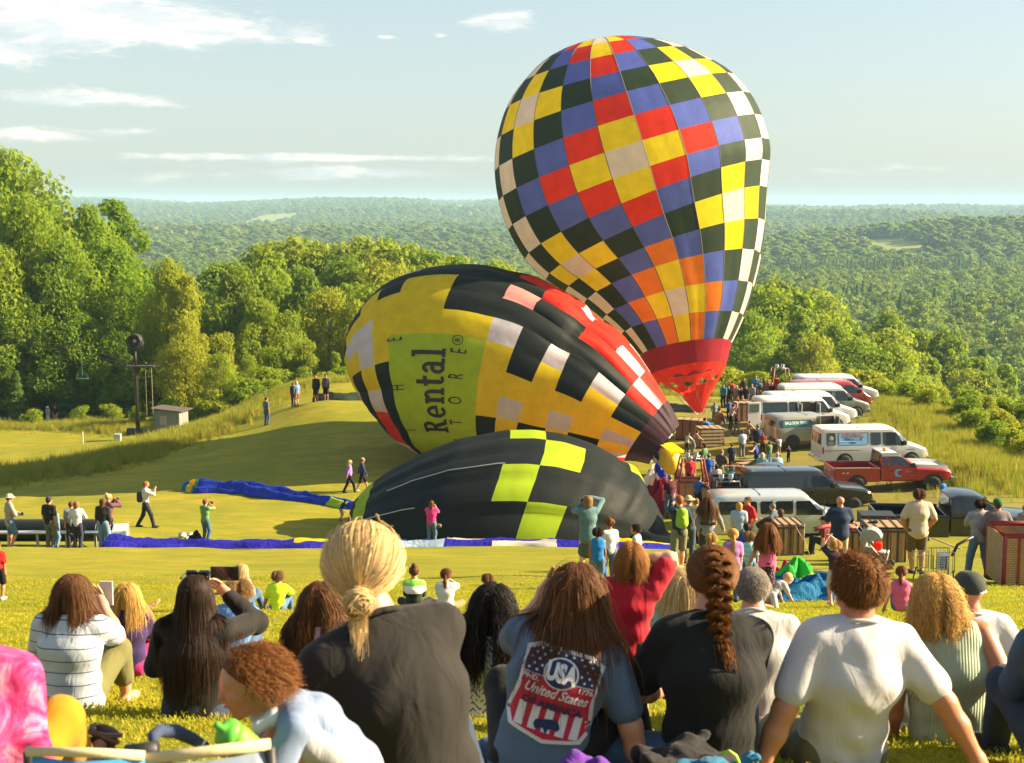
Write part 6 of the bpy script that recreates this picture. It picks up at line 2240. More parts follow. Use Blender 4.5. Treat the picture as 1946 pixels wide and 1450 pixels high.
def hair_mat(name, c0, c1, c2, rough=.6):
 c0 = tuple(a * .55 + b_ * .45 for a, b_ in zip(c0, c1))
 c2 = tuple(a * .6 + b_ * .4 for a, b_ in zip(c2, c1))
 key = 'hair_' + name
 if key in MATS:
  return MATS[key]
 m, b, out = new_mat(key)
 at = b.node('ShaderNodeAttribute', dict(attribute_name='leafv'))
 tc = b.node('ShaderNodeTexCoord')
 n = b.noise(b.mapping(tc.outputs['Object'], (1, 1, .25)), 60, 3, .6)
 f = b.math('ADD', b.math('MULTIPLY', at.outputs['Fac'], .75), b.math('MULTIPLY', n, .25))
 c = b.ramp(f, [(.1, c0), (.5, c1), (.9, c2)])
 p = b.node('ShaderNodeBsdfPrincipled', Base_Color=c, Roughness=rough)
 p.inputs['Specular IOR Level'].default_value = .16
 t = b.node('ShaderNodeBsdfTranslucent', Color=c)
 mx = b.node('ShaderNodeMixShader', i0=.30, i1=p.outputs[0], i2=t.outputs[0])
 b.l.new(mx.outputs[0], out.inputs[0])
 MATS[key] = m
 return m
HAIR = {'blond': hair_mat('blond', (.32, .20, .08), (.58, .42, .20), (.82, .66, .40)), 'brown': hair_mat('brown', (.045, .020, .009), (.115, .052, .022), (.27, .125, .048)), 'dark': hair_mat('dark', (.014, .009, .007), (.034, .021, .015), (.10, .052, .030)),
  'black': hair_mat('black', (.006, .006, .006), (.013, .011, .011), (.035, .028, .025)), 'auburn': hair_mat('auburn', (.060, .020, .007), (.16, .062, .018), (.32, .14, .040)), 'grey': hair_mat('grey', (.10, .09, .075), (.24, .21, .175), (.42, .38, .33)),
  'ginger': hair_mat('ginger', (.13, .048, .012), (.30, .13, .035), (.52, .26, .075)), 'sandy': hair_mat('sandy', (.11, .062, .024), (.25, .15, .06), (.45, .29, .13)), 'white': hair_mat('white', (.4, .38, .34), (.55, .52, .47), (.7, .67, .62)), 'golden': hair_mat('golden', (.28, .15, .035), (.52, .31, .085), (.78, .55, .20))}
ARM = {'down': ((.02, .02, -.335), (.5, -1, 0)), 'camera': ((-.085, .14, .075), (.8, .1, -.7)), 'phone': ((-.07, .20, .04), (.6, .0, -1)), 'hip': ((.03, .05, -.25), (1, -.5, .1)), 'cross': ((-.13, .12, -.10), (1, .2, -.6)),
  'shade': ((-.05, .11, .15), (1, .3, .1)), 'pocket': ((.02, .07, -.27), (1, -.7, 0)), 'front': ((-.03, .17, -.17), (.7, -.4, -.5)), 'back': ((.06, -.26, -.27), (.9, -.6, -.2)), 'lap': ((-.06, .20, -.22), (.8, -.3, -.4)),
  'prop': ((.07, -.13, -.30), (.6, -1, 0)), 'up': ((.02, .10, .28), (1, .2, 0)), 'out': ((.26, .10, -.06), (.2, -.4, -1)), 'behindback': ((-.06, -.09, -.25), (1, -.5, 0)), 'head': ((-.06, -.01, .17), (1, .1, .3)), 'knee': ((.0, .24, -.10), (.8, -.1, -.6)), 'side': ((.12, .05, -.30), (.6, -1, 0)),
  'reach': ((.05, .25, -.16), (.6, -.3, -.6)), 'walkf': ((.02, .12, -.30), (.4, -1, 0)), 'walkb': ((.03, -.10, -.31), (.4, -1, 0))}
def rotv(v, axis, ang):
 return np.array(Matrix.Rotation(ang, 3, Vector(axis)) @ Vector(v))
def skeleton(H, s, gofs):
 J = {}
 pose = s.get('pose', 'stand')
 kid = s.get('kid', False)
 hs = s.get('head', 1.22 if kid else 1.02) * H / 1.72
 hz = {'stand': .525, 'walk': .515, 'sit': .072, 'cross': .072, 'straight': .072, 'chair': .20, 'kneel': .27, 'bend': .50, 'crawl': .24}[pose] * H
 if 'seat' in s:
  hz = s['seat']
 pit, rol, tw = R(s.get('lean', 0)), R(s.get('roll', 0)), R(s.get('twist', 0))
 U = nrm((math.tan(rol), math.tan(pit) if abs(pit) < 1.4 else 8 * np.sign(pit), 1.0))
 Rt = nrm(np.cross((0, 1, 0), U)) if abs(U[1]) < .99 else np.array((1., 0, 0))
 Rt = nrm(np.array((1., 0, 0)) - U * U[0])
 Fw = np.cross(U, Rt)
 hun = R(s.get('hunch', 10 if pose in ('sit', 'cross', 'straight', 'chair') else 3))
 U1 = nrm(U * math.cos(hun) + Fw * math.sin(hun))
 Rs = rotv(Rt, U, tw)
 Fs = np.cross(U1, Rs)
 wd = s.get('build', 1.0)
 J['hip'] = np.array((0, 0, hz))
 J['waist'] = J['hip'] + U * .095 * H
 J['chest'] = J['hip'] + U * .19 * H + Fw * math.sin(hun) * .01 * H
 J['shc'] = J['hip'] + U * .165 * H + U1 * (.122 if not kid else .108) * H
 shw = s.get('shw', .104 if not kid else .094) * H * (.6 + .4 * wd)
 J['neck'] = J['shc'] + U1 * .030 * H
 hy, hp, hr = R(s.get('hyaw', 0)), R(s.get('hpitch', 0)), R(s.get('hroll', 0))
 Uh = nrm(U1 * .5 + np.array((0, 0, .5)))
 Rh = nrm(Rs - Uh * (Rs @ Uh))
 Rh = rotv(Rh, Uh, hy)
 Fh = np.cross(Uh, Rh)
 Uh = rotv(Uh, Rh, -hp)
 Fh = rotv(Fh, Rh, -hp)
 Uh = rotv(Uh, Fh, hr)
 Rh = rotv(Rh, Fh, hr)
 J['headc'] = J['neck'] + nrm(Uh + U1) * (.027 * H + .096 * hs) + Fh * .018 * hs
 J['hf'] = (Rh, Fh, Uh)
 J['hs'] = hs
 J['tf'] = (Rt, Fw, U)
 J['sf'] = (Rs, Fs, U1)
 J['top'] = J['headc'] + np.array((0, 0, .118 * hs + s.get('tall', 0)))
 for sd, nm in ((-1, 'L'), (1, 'R')):
  sh = J['shc'] + Rs * shw * sd - U1 * .012 * H
  tgt, pole = s.get('arm' + nm, 'down'), None
  if isinstance(tgt, str):
   tgt, pole = ARM[tgt]
  else:
   tgt, pole = tgt
  fr = (np.array((1., 0, 0)), np.array((0, 1., 0)), np.array((0, 0, 1.))) if s.get('armworld') else (Rs, Fs * np.array((1, 1, .3)), np.array((0, 0, 1.)))
  fr = (nrm(fr[0]), nrm(fr[1]), fr[2])
  tw_ = sh + (fr[0] * tgt[0] * sd + fr[1] * tgt[1] + fr[2] * tgt[2]) * H
  pw = fr[0] * pole[0] * sd + fr[1] * pole[1] + fr[2] * pole[2]
  al = s.get('arml', 1.0)
  el_, wr = ik(sh, tw_, .172 * H * al, .150 * H * al, pw)
  J['sh' + nm], J['el' + nm], J['wr' + nm] = sh, el_, wr
  hp_ = J['hip'] + Rt * .052 * H * sd * (.7 + .3 * wd) - U * .01 * H
  if pose == 'stand':
   ft = np.array((sd * s.get('stance', .055) * H, s.get('step' + nm, 0.0) * H, .045 * H))
   kp = np.array((sd * .15, 1, 0))
  elif pose == 'walk':
   ft = np.array((sd * .045 * H, (.15 if (sd > 0) != s.get('wswap', False) else -.17) * H, .05 * H))
   kp = np.array((0, 1, 0))
  elif pose == 'bend':
   ft = np.array((sd * .06 * H, -.02 * H, .045 * H))
   kp = np.array((0, 1, 0))
  elif pose == 'sit':
   ft = np.array((sd * .075 * H, .33 * H, .04 * H))
   kp = np.array((sd * .2, .2, 1))
  elif pose == 'cross':
   ft = np.array((-sd * .06 * H, .19 * H, .045 * H))
   kp = np.array((sd * 1.0, .6, .25))
  elif pose == 'straight':
   ft = np.array((sd * .085 * H, .47 * H, .04 * H))
   kp = np.array((0, .1, 1))
  elif pose == 'kneel':
   ft = np.array((sd * .06 * H, -.20 * H, .03 * H))
   kp = np.array((0, 1, -.1))
  elif pose == 'crawl':
   ft = np.array((sd * .09 * H, -.22 * H, .04 * H))
   kp = np.array((sd * .2, 1, -.6))
  else:                                          # chair
   ft = np.array((sd * .06 * H, .26 * H, .045 * H))
   kp = np.array((sd * .1, 1, .6))
  if 'foot' + nm in s:
   ft = np.array(s['foot' + nm]) * H
   ft[0] *= sd
  if 'kp' + nm in s:
   kp = np.array(s['kp' + nm]) * np.array((sd, 1, 1))
  ft = ft + np.array((0, 0, 0 if s.get('footabs') else gofs(ft)))
  kn, an = ik(hp_, ft, .245 * H, .240 * H, kp)
  J['hp' + nm], J['kn' + nm], J['an' + nm] = hp_, kn, an
 return J
def head_prims(J, ears=True):
 Rh, Fh, Uh = J['hf']
 s = J['hs']
 c = J['headc']
 pt = lambda x, y, z: c + (Rh * x + Fh * y + Uh * z) * s
 pr = [C(pt(0, -.030, .028), pt(0, .028, .030), .083 * s, .074 * s, Rh, .98), C(pt(0, .035, -.015), pt(0, .040, -.050), .062 * s, .052 * s, Rh, 1.0), C(pt(0, .045, -.075), pt(0, .066, -.092), .034 * s, .024 * s, Rh, 1.25),
   C(pt(0, .098, .008), pt(0, .112, -.026), .009 * s, .0125 * s, Rh, 1.2, .012 * s), C(pt(-.03, .088, .022), pt(.03, .088, .022), .012 * s, None, None, 1.0, .02 * s), C(pt(-.016, .092, -.056), pt(.016, .092, -.056), .009 * s, None, None, 1.0, .014 * s),
   C(pt(-.042, .070, -.022), pt(.042, .070, -.022), .024 * s)]
 if ears:
  for sd in (-1, 1):
   pr.append(C(pt(sd * .080, -.004, .014), pt(sd * .078, .002, -.022), .017 * s, .012 * s, Rh, .5, .012 * s))
   pr.append(C(pt(sd * .088, -.012, .012), pt(sd * .084, -.006, -.012), .010 * s, .008 * s, Rh, .6, .008 * s))
 return pr
def body_prims(J, H, s):
 wd = s.get('build', 1.0)
 fem = s.get('fem', False)
 Rt, Fw, U = J['tf']
 Rs, Fs, U1 = J['sf']
 kid = s.get('kid', False)
 kf = .92 if kid else 1.0
 t = []
 t.append(C(J['hip'] - U * .005 * H, J['hip'] + U * .05 * H, .068 * H * wd, .060 * H * wd, Rt, 1.42 if fem else 1.32))
 t.append(C(J['waist'], J['chest'], .057 * H * wd * kf, .064 * H * wd * kf, Rs, 1.34))
 t.append(C(J['chest'], J['shc'] - U1 * .045 * H, .066 * H * wd * kf, .058 * H * (.5 + .5 * wd) * kf, Rs, 1.42))
 t.append(C(J['shL'] * .80 + J['shR'] * .20 + U1 * .004 * H, J['shR'] * .80 + J['shL'] * .20 + U1 * .004 * H, .040 * H * kf, None, None, 1.0))
 trap = [C(J['shc'] - U1 * .005 * H, J['neck'] + U1 * .02 * H, .044 * H, .030 * H, Rs, 1.25)]
 neck = [C(J['neck'] - U1 * .01 * H, J['headc'] - J['hf'][1] * .012 * J['hs'] - J['hf'][2] * .04 * J['hs'], .031 * H * (.6 + .4 * wd) * (.85 if fem else 1), .050 * J['hs'] * (.9 if fem else 1.05))]
 arms, legs, feet = {}, {}, {}
 aw = s.get('armw', 1.0) * (.45 + .55 * wd) * kf
 for nm in 'LR':
  sh, e, w_ = J['sh' + nm], J['el' + nm], J['wr' + nm]
  up = [C(sh, e, .0335 * H * aw, .0265 * H * aw)]
  fo = [C(e, e * .6 + w_ * .4, .0262 * H * aw, .0262 * H * aw), C(e * .6 + w_ * .4, w_, .0255 * H * aw, .0165 * H * aw)]
  dr = nrm(w_ - e)
  nn_ = np.cross(dr, nrm(e - sh))
  if np.linalg.norm(nn_) < .05:
   nn_ = np.array((1., 0, 0))
  pn = nrm(np.cross(nn_, dr)) * -1
  sd = -1 if nm == 'L' else 1
  pside = nrm(np.cross(dr, pn))
  ha = [C(w_, w_ + dr * .032 * H, .0160 * H, .0150 * H, pside, 1.45)]
  arms[nm] = (up, fo, ha, dr, pn)
  hp, k, a = J['hp' + nm], J['kn' + nm], J['an' + nm]
  lw = (.5 + .5 * wd) * s.get('legw', 1.0)
  th = [C(hp, k, .054 * H * lw, .034 * H * lw)]
  ca = [C(k, k * .65 + a * .35, .033 * H * lw, .034 * H * lw), C(k * .65 + a * .35, a, .034 * H * lw, .021 * H)]
  legs[nm] = (th, ca)
  fdir = s.get('toe' + nm)
  if fdir is None:
   fdir = np.array((.12 * sd, 1.0, 0)) if s.get('pose', 'stand') not in ('crawl', 'kneel') else np.array((0, -.3, -.2))
  fdir = nrm(fdir)
  an = a - np.array((0, 0, .016 * H))
  fs = np.cross(fdir, (0, 0, 1))
  feet[nm] = [C(an - fdir * .022 * H - np.array((0, 0, .006 * H)), an + fdir * .055 * H - np.array((0, 0, .010 * H)), .024 * H, .020 * H, fs, 1.15), C(an + fdir * .055 * H - np.array((0, 0, .010 * H)), an + fdir * .095 * H - np.array((0, 0, .013 * H)), .020 * H, .015 * H, fs, 1.5)]
 return t, trap, neck, arms, legs, feet
def wrinkle(V, seed, amp, H):
 n = V / H
 a = np.sin(n[:, 2] * 55 + 4 * np.sin(n[:, 0] * 17 + seed) + 3 * np.sin(n[:, 1] * 23)) * np.sin(n[:, 0] * 21 + n[:, 1] * 13 + seed * 2)
 b = np.sin(n[:, 2] * 31 - n[:, 0] * 47 + seed * 3 + 2 * np.sin(n[:, 1] * 29))
 return amp * (.6 * a + .4 * b)
def vnormals(V, F):
 fn = np.cross(V[F[:, 2]] - V[F[:, 0]], V[F[:, 3]] - V[F[:, 1]])
 N = np.zeros_like(V)
 for k in range(4):
  np.add.at(N, F[:, k], fn)
 return N / (np.linalg.norm(N, axis=1)[:, None] + 1e-12)
def put_sdf(name, prims, vox, k, mat, parent, infl=0.0, cuts=(), fold=0.0, H=1.7, seed=1.0):
 V, F = sdf_mesh(prims, vox, k, infl, cuts)
 if not len(V):
  return None
 if fold:
  V = V + vnormals(V, F) * wrinkle(V, seed, fold, H)[:, None]
 return link_mesh(name, np_mesh(name, V, F), mat, parent)
# ----- strands
def sdf_grad(P, prims, k, e=.003):
 d = eval_prims(P, prims, k)
 g = np.stack([eval_prims(P + np.array(v) * e, prims, k) - d for v in ((1, 0, 0), (0, 1, 0), (0, 0, 1))], -1) / e
 return d, g / (np.linalg.norm(g, axis=1)[:, None] + 1e-9)
def ribbons(paths, width, seed, taper=.25, centre=None):
 n, m, _ = paths.shape
 t = np.gradient(paths, axis=1)
 r = np.random.default_rng(seed)
 if centre is None:
  ref = r.normal(size=(n, 1, 3))
 else:
  ref = paths - centre
  ref = ref / (np.linalg.norm(ref, axis=2)[:, :, None] + 1e-9) + r.normal(size=(n, 1, 3)) * .13
 sd = np.cross(t, ref)
 sd /= np.linalg.norm(sd, axis=2)[:, :, None] + 1e-12
 w_ = width[:, None] * (1 - (1 - taper) * np.linspace(0, 1, m)[None] ** 2)
 a = paths - sd * w_[:, :, None]
 b = paths + sd * w_[:, :, None]
 V = np.stack([a, b], 2).reshape(-1, 3)
 i = (np.arange(n)[:, None] * m + np.arange(m - 1)[None]).ravel() * 2
 F = np.column_stack([i, i + 1, i + 3, i + 2])
 A = np.repeat(np.clip(r.normal(.5, .24, n), 0, 1), m * 2)
 return V, F, A
def strands(J, body, spec, seed):
 r = np.random.default_rng(seed)
 Rh, Fh, Uh = J['hf']
 s = J['hs']
 c = J['headc']
 n = spec.get('n', 2500)
 length = spec.get('length', .3)
 steps = spec.get('steps', 20)
 d = r.normal(size=(n * 4, 3))
 d /= np.linalg.norm(d, axis=1)[:, None]
 lim = spec.get('front', .22)
 ok = (d[:, 1] < lim + .55 * np.clip(d[:, 2], 0, 1)) & (d[:, 2] > spec.get('low', -.42) - .25 * (d[:, 1] < -.3))
 d = d[ok][:n]
 n = len(d)
 root = c + (Rh * (d[:, :1] * .080) + Fh * (d[:, 1:2] * .098 - .004) + Uh * (d[:, 2:] * .092 + .024)) * s
 out = nrm(1) if False else (Rh * d[:, :1] + Fh * d[:, 1:2] + Uh * d[:, 2:])
 style = spec['style']
 P = root.copy()
 g = np.array(spec.get('gravity', (0, 0, -1.0)))
 part = spec.get('part', 0.0)
 ini = out * spec.get('lift', .35) + Rh * (np.sign(d[:, :1] - part) * spec.get('spread', .55)) - Fh * spec.get('sweep', .25) + g * .3
 D = ini / np.linalg.norm(ini, axis=1)[:, None]
 L = length * s * (1 + spec.get('vary', .18) * r.normal(size=n)).clip(.3, 1.7)
 offs = (.006 + spec.get('puff', .02) * r.random(n) ** 1.4) * s
 col = body
 path = [P.copy()]
 tie = None
 if style in ('pony', 'bun', 'braid'):
  tie = c + (Rh * spec.get('tie', (0, -.12, .0))[0] + Fh * spec.get('tie', (0, -.12, .0))[1] + Uh * spec.get('tie', (0, -.12, .0))[2]) * s
  n_to = int(steps * .55)
  for i in range(n_to):
   rem = n_to - i
   D = tie + r.normal(0, .006, (n, 3)) * s - P
   P = P + D / rem
   dd, gr = sdf_grad(P, col, .02)
   push = np.maximum(offs * (.25 + .75 * min(1, rem / 4)) - dd, 0)
   P = P + gr * push[:, None]
   path.append(P.copy())
  st2 = steps - n_to
  D = np.tile(nrm(-Fh * .7 + g * .8), (n, 1)) + r.normal(0, .18, (n, 3))
  seg = (L * spec.get('tail', 1.0) / st2)[:, None]
  for i in range(st2):
   D = D * .75 + g * .5 + r.normal(0, .05, (n, 3))
   if style == 'pony':
    ctr = tie + g * np.linalg.norm(P - tie, axis=1)[:, None] * .9
    D = D + (ctr - P) * spec.get('gather', 2.0)
   D = D / np.linalg.norm(D, axis=1)[:, None]
   P = P + D * seg
   dd, gr = sdf_grad(P, col, .02)
   P = P + gr * np.maximum(offs * .6 + .004 - dd, 0)[:, None]
   path.append(P.copy())
 else:
  seg = (L / steps)[:, None]
  ph = r.random(n) * 6.28
  curl = spec.get('curl', 0.0)
  cf = spec.get('cfreq', 1.1)
  for i in range(steps):
   gl = spec.get('stiff', .72)
   D = D * gl + g * (1 - gl) * (1.0 if style != 'short' else .35) + r.normal(0, spec.get('mess', .04), (n, 3))
   if style == 'short':
    D = D + spec.get('comb', -Fh * .0)
   D = D / np.linalg.norm(D, axis=1)[:, None]
   st_ = D * seg
   if curl:
    w1 = np.cos(ph + i * cf)[:, None]
    w2 = np.sin(ph + i * cf)[:, None]
    st_ = st_ + (Rh * w1 + Fh * w2) * curl * s
   P = P + st_
   dd, gr = sdf_grad(P, col, .02)
   push = np.maximum(offs - dd, 0)
   P = P + gr * push[:, None]
   D = D - gr * np.minimum((D * gr).sum(1), 0)[:, None] * .7
   path.append(P.copy())
 path = np.stack(path, 1)
 wdt = np.full(n, spec.get('w', .0022) * s) * r.uniform(.7, 1.4, n)
 return ribbons(path, wdt, seed + 1, centre=c - np.array((0, 0, .03)) + Fh * .02)
def hair_shell(J, style, H):
 Rh, Fh, Uh = J['hf']
 s = J['hs']
 c = J['headc']
 pt = lambda x, y, z: c + (Rh * x + Fh * y + Uh * z) * s
 cap = [C(pt(0, -.030, .030), pt(0, .026, .036), .090 * s, .080 * s, Rh, .985)]
 cuts = [(pt(0, .060, .050), Fh * .72 - Uh * .70), (pt(0, 0, -.075), -Uh)]
 if style in ('short', 'cap'):
  return cap + [C(pt(0, -.055, -.005), pt(0, -.055, -.045), .062 * s, .045 * s, Rh, 1.1)], [(pt(0, .060, .052), Fh * .74 - Uh * .68), (pt(0, -.02, -.052), -Uh * .9 + Fh * .35)]
 if style == 'bob':
  return cap + [C(pt(0, -.035, .02), pt(0, -.045, -.085), .092 * s, .082 * s, Rh, 1.12)], [(pt(0, .052, .045), Fh * .85 - Uh * .5), (pt(0, 0, -.130), -Uh)]
 if style == 'long':
  return cap + [C(pt(0, -.04, .02), pt(0, -.070, -.16), .088 * s, .060 * s, Rh, 1.15), C(pt(0, -.070, -.14), pt(0, -.098, -.28), .050 * s, .030 * s, Rh, 1.25)], [(pt(0, .050, .045), Fh * .85 - Uh * .5)]
 if style == 'pony':
  return cap + [C(pt(0, -.115, .02), pt(0, -.150, -.10), .030 * s, .032 * s), C(pt(0, -.150, -.10), pt(0, -.140, -.22), .030 * s, .010 * s)], [(pt(0, .060, .052), Fh * .74 - Uh * .68)]
 if style == 'bun':
  return cap + [C(pt(0, -.075, .115), pt(0, -.085, .125), .040 * s)], cuts
 if style == 'curly':
  pr = list(cap)
  r = random.Random(3)
  for i in range(26):
   a = nrm((r.gauss(0, 1), r.gauss(-.35, .8), abs(r.gauss(.2, .8))))
   pr.append(C(pt(a[0] * .088, a[1] * .100 - .01, a[2] * .095 + .03), pt(a[0] * .09, a[1] * .102 - .01, a[2] * .098 + .03), .030 * s))
  return pr, [(pt(0, .075, .03), Fh * .85 - Uh * .5)]
 return cap, cuts
ALLP = []
def person(label, px, py, d, H=1.72, yaw=0.0, skin='fair', shirt=None, sleeve='short', pants=None, plen='long', shoes=None, hair=('short', 'brown'), vox=None, group=None, fixH=False, hat=None, strand=None, fold=.003, hem=0.0, extra=None, dz=0.0, eyes=None, fingers=None, curl=.4, **s):
 yw = R(yaw)
 head_w = W(px, py, d)
 rzm = np.array(Matrix.Rotation(yw, 3, 'Z'))
 root = np.array((head_w[0], head_w[1], gz(head_w[0], head_w[1])))
 def gofs(ft):
  wpt = rzm @ ft + root
  return gz(wpt[0], wpt[1]) - root[2] - dz
 for it in range(4):
  J = skeleton(H, s, gofs)
  off = rzm @ J['top']
  root = np.array((head_w[0] - off[0], head_w[1] - off[1], 0))
  root[2] = gz(root[0], root[1]) + dz
  if s.get('autoz'):
   dz = 0.0
   dz = float(head_w[2] - gz(root[0], root[1]) - J['top'][2])
   root[2] = gz(root[0], root[1]) + dz
  elif not fixH:
   need = head_w[2] - root[2]
   H = float(np.clip(H * (need / J['top'][2]), .5, 2.1))
 J = skeleton(H, s, gofs)
 rt = empty('person', tuple(root), yw, label, 'person', group)
 if vox is None:
  vox = max(.010, min(.034, d * .00052))
 k = .020 * H
 torso, trap, neck, arms, legs, feet = body_prims(J, H, s)
 hp_ = head_prims(J, d < 40)
 body = torso + trap + neck + hp_
 for nm in 'LR':
  body += arms[nm][0] + arms[nm][1] + arms[nm][2]
  body += legs[nm][0] + legs[nm][1]
  body += feet[nm]
 k_body = .014 * H
 V, F = sdf_mesh(body, vox, k_body)
 blocks = [F]
 Vs = [V]
 if fingers is None:
  fingers = d < 45
 if fingers:
  n0 = len(V)
  for nm in 'LR':
   _, _, ha, dr, pn = arms[nm]
   V2, F2 = finger_tubes(J['wr' + nm] + dr * .006 * H, dr, pn, .100 * H, 1 if nm == 'L' else -1, s.get('curl' + nm, curl))
   q, t_ = F2[F2[:, 2] != F2[:, 3]], F2[F2[:, 2] == F2[:, 3]][:, :3]
   blocks += [q + n0, t_ + n0]
   n0 += len(V2)
   Vs.append(V2)
 link_mesh('body', np_mesh('body', np.concatenate(Vs), blocks), SKIN[skin], rt)
 seed = px * .37
 if shirt is not None:
  sp = torso + trap[:1]
  sp = [(*q[:6], .05 * H) for q in torso]
  sp += [C(J['shc'] - J['sf'][2] * .012 * H, J['shc'] + J['sf'][2] * .006 * H, .046 * H, .040 * H, J['sf'][0], 1.35)]
  cuts = []
  wide_ = 1.0
  if sleeve != 'none':
   for nm in 'LR':
    a, e, w_ = J['sh' + nm], J['el' + nm], J['wr' + nm]
    aw = s.get('armw', 1.0) * (.45 + .55 * s.get('build', 1.0))
    if sleeve == 'long':
     sp += [C(a, e, .036 * H * aw, .031 * H * aw), C(e, e * .10 + w_ * .90, .031 * H * aw, .022 * H * aw)]
    else:
     t_ = {'short': .72, 'elbow': 1.0, 'cap': .35, 'mid': .48}[sleeve]
     sp += [C(a, a * (1 - t_) + e * t_, .037 * H * aw, .037 * H * aw)]
  if hem:
   sp += [C(J['hip'], J['hip'] - J['tf'][2] * hem * H, .066 * H * s.get('build', 1.0), .070 * H * s.get('build', 1.0), J['tf'][0], 1.38)]
  sh_o = put_sdf('shirt', sp, vox, k, shirt, rt, infl=.0085 if d < 12 else .011, fold=fold if d < 14 else 0, H=H, seed=seed)
 if shirt is not None and d < 9:
  Rs, Fs, U1 = J['sf']
  cN = J['neck'] - U1 * .004 * H - Fs * .004 * H
  mb = MB()
  mb.tube([tuple(cN + Rs * .047 * H * math.cos(a) + Fs * (.043 * H * math.sin(a)) + U1 * (-.016 * H * math.sin(a))) for a in np.linspace(0, 2 * math.pi, 25)[:-1]], .0052 * H, 6, closed=True)
  mb.build('neckband', shirt, rt, smooth=True)
 if pants is not None:
  pp = [C(J['hip'] - J['tf'][2] * .01 * H, J['hip'] + J['tf'][2] * .065 * H, .068 * H * s.get('build', 1.0), .060 * H * s.get('build', 1.0), J['tf'][0], 1.38)]
  if plen == 'skirt':
   kn = (J['knL'] + J['knR']) / 2
   b_ = J['hip'] * .05 + kn * .95
   pp += [C(J['hip'], b_, .066 * H, .085 * H, J['tf'][0], 1.25)]
  else:
   for nm in 'LR':
    hp, kk, a = J['hp' + nm], J['kn' + nm], J['an' + nm]
    lw = s.get('legw', 1.0) * (.5 + .5 * s.get('build', 1.0))
    if plen == 'short':
     pp += [C(hp, hp * .08 + kk * .92, .056 * H * lw, .050 * H * lw)]
    elif plen == 'crop':
     pp += [C(hp, kk, .056 * H * lw, .039 * H * lw), C(kk, kk * .4 + a * .6, .039 * H * lw, .036 * H * lw)]
    else:
     pp += [C(hp, kk, .056 * H * lw, .040 * H * lw), C(kk, kk * .06 + a * .94, .040 * H * lw, .034 * H * lw)]
  put_sdf('trousers' if plen in ('long', 'crop') else ('shorts' if plen == 'short' else 'skirt'), pp, vox, k, pants, rt, infl=.006, fold=fold * .8 if d < 14 else 0, H=H, seed=seed + 3)
 if shoes is not None:
  for nm in 'LR':
   put_sdf('shoe', feet[nm], max(vox * .9, .008), k * .6, shoes, rt, infl=.009)
 style, hc = hair if hair else (None, None)
 if style:
  pr, cuts = hair_shell(J, style, H)
  hv = max(vox * .8, .006)
  V, F = sdf_mesh(pr, hv, .02, cuts=cuts)
  A = np.full(len(V), .42) + .3 * np.sin(V[:, 0] * 190 + V[:, 2] * 31) * np.sin(V[:, 1] * 170)
  blocks = [F]
  if strand:
   for q_i, sp_ in enumerate(strand if isinstance(strand, list) else [strand]):
    col_b = body if sp_.get('bodycol', True) else hp_
    near = [q for q in torso + trap + neck + hp_ + arms['L'][0] + arms['R'][0]]
    near = [(q[0], q[1], q[2] + .012, q[3] + .012, q[4], q[5], q[6]) if i < len(torso) + 1 else q for i, q in enumerate(near)]
    V2, F2, A2 = strands(J, near, sp_, int(px) + q_i)
    if sp_.get('noshell'):
     V, A, blocks = V2, A2, [F2]
    else:
     blocks.append(F2 + len(V))
     V = np.concatenate([V, V2])
     A = np.concatenate([A, A2])
  link_mesh('hair', np_mesh('hair', V, blocks, attrs={'leafv': ('FLOAT', A)}), HAIR[hc], rt)
 Rh, Fh, Uh = J['hf']
 hs = J['hs']
 pt = lambda x, y, z: J['headc'] + (Rh * x + Fh * y + Uh * z) * hs
 if hat:
  kind, hm_ = hat
  pr = [C(pt(0, -.028, .044), pt(0, .022, .046), .095 * hs, .086 * hs, Rh, .99)]
  cuts = [(pt(0, .0, .032), -Uh * .95 + Fh * .30)]
  if kind == 'cap':
   pr2 = [C(pt(0, .09, .042), pt(0, .150, .026), .016 * hs, .012 * hs, Rh, 4.2)]
   put_sdf('cap', pr, max(.008, vox * .8), .02, hm_, rt, cuts=cuts)
   put_sdf('cap_peak', pr2, max(.008, vox * .8), .01, hm_, rt)
  elif kind == 'beanie':
   put_sdf('cap', pr, max(.008, vox * .8), .02, hm_, rt, cuts=cuts)
  else:
   put_sdf('hat', pr, max(.01, vox * .8), .02, hm_, rt, cuts=cuts)
   mb = MB()
   M_ = Matrix((tuple(Rh), tuple(Fh), tuple(Uh))).transposed()
   mb.lathe([(.085 * hs, .0), (.15 * hs, -.012 * hs), (.165 * hs, -.02 * hs), (.15 * hs, -.004 * hs), (.085 * hs, .012 * hs)], 24, c=tuple(pt(0, 0, .045)), M=M_)
   mb.build('hat_brim', hm_, rt, smooth=True)
 if eyes if eyes is not None else (d < 70 and abs(((yaw + s.get('hyaw', 0) + 180) % 360) - 180) > 60):
  for sd in (-1, 1):
   mb = MB()
   c_ = pt(sd * .030, .086, .004)
   mb.lathe([(.001, -.010 * hs), (.008 * hs, -.006 * hs), (.011 * hs, 0), (.008 * hs, .006 * hs), (.001, .010 * hs)], 8, c=tuple(c_))
   mb.build('eye', INK, rt, smooth=True)
 ALLP.append((label, rt, J, H))
 return rt, J, H
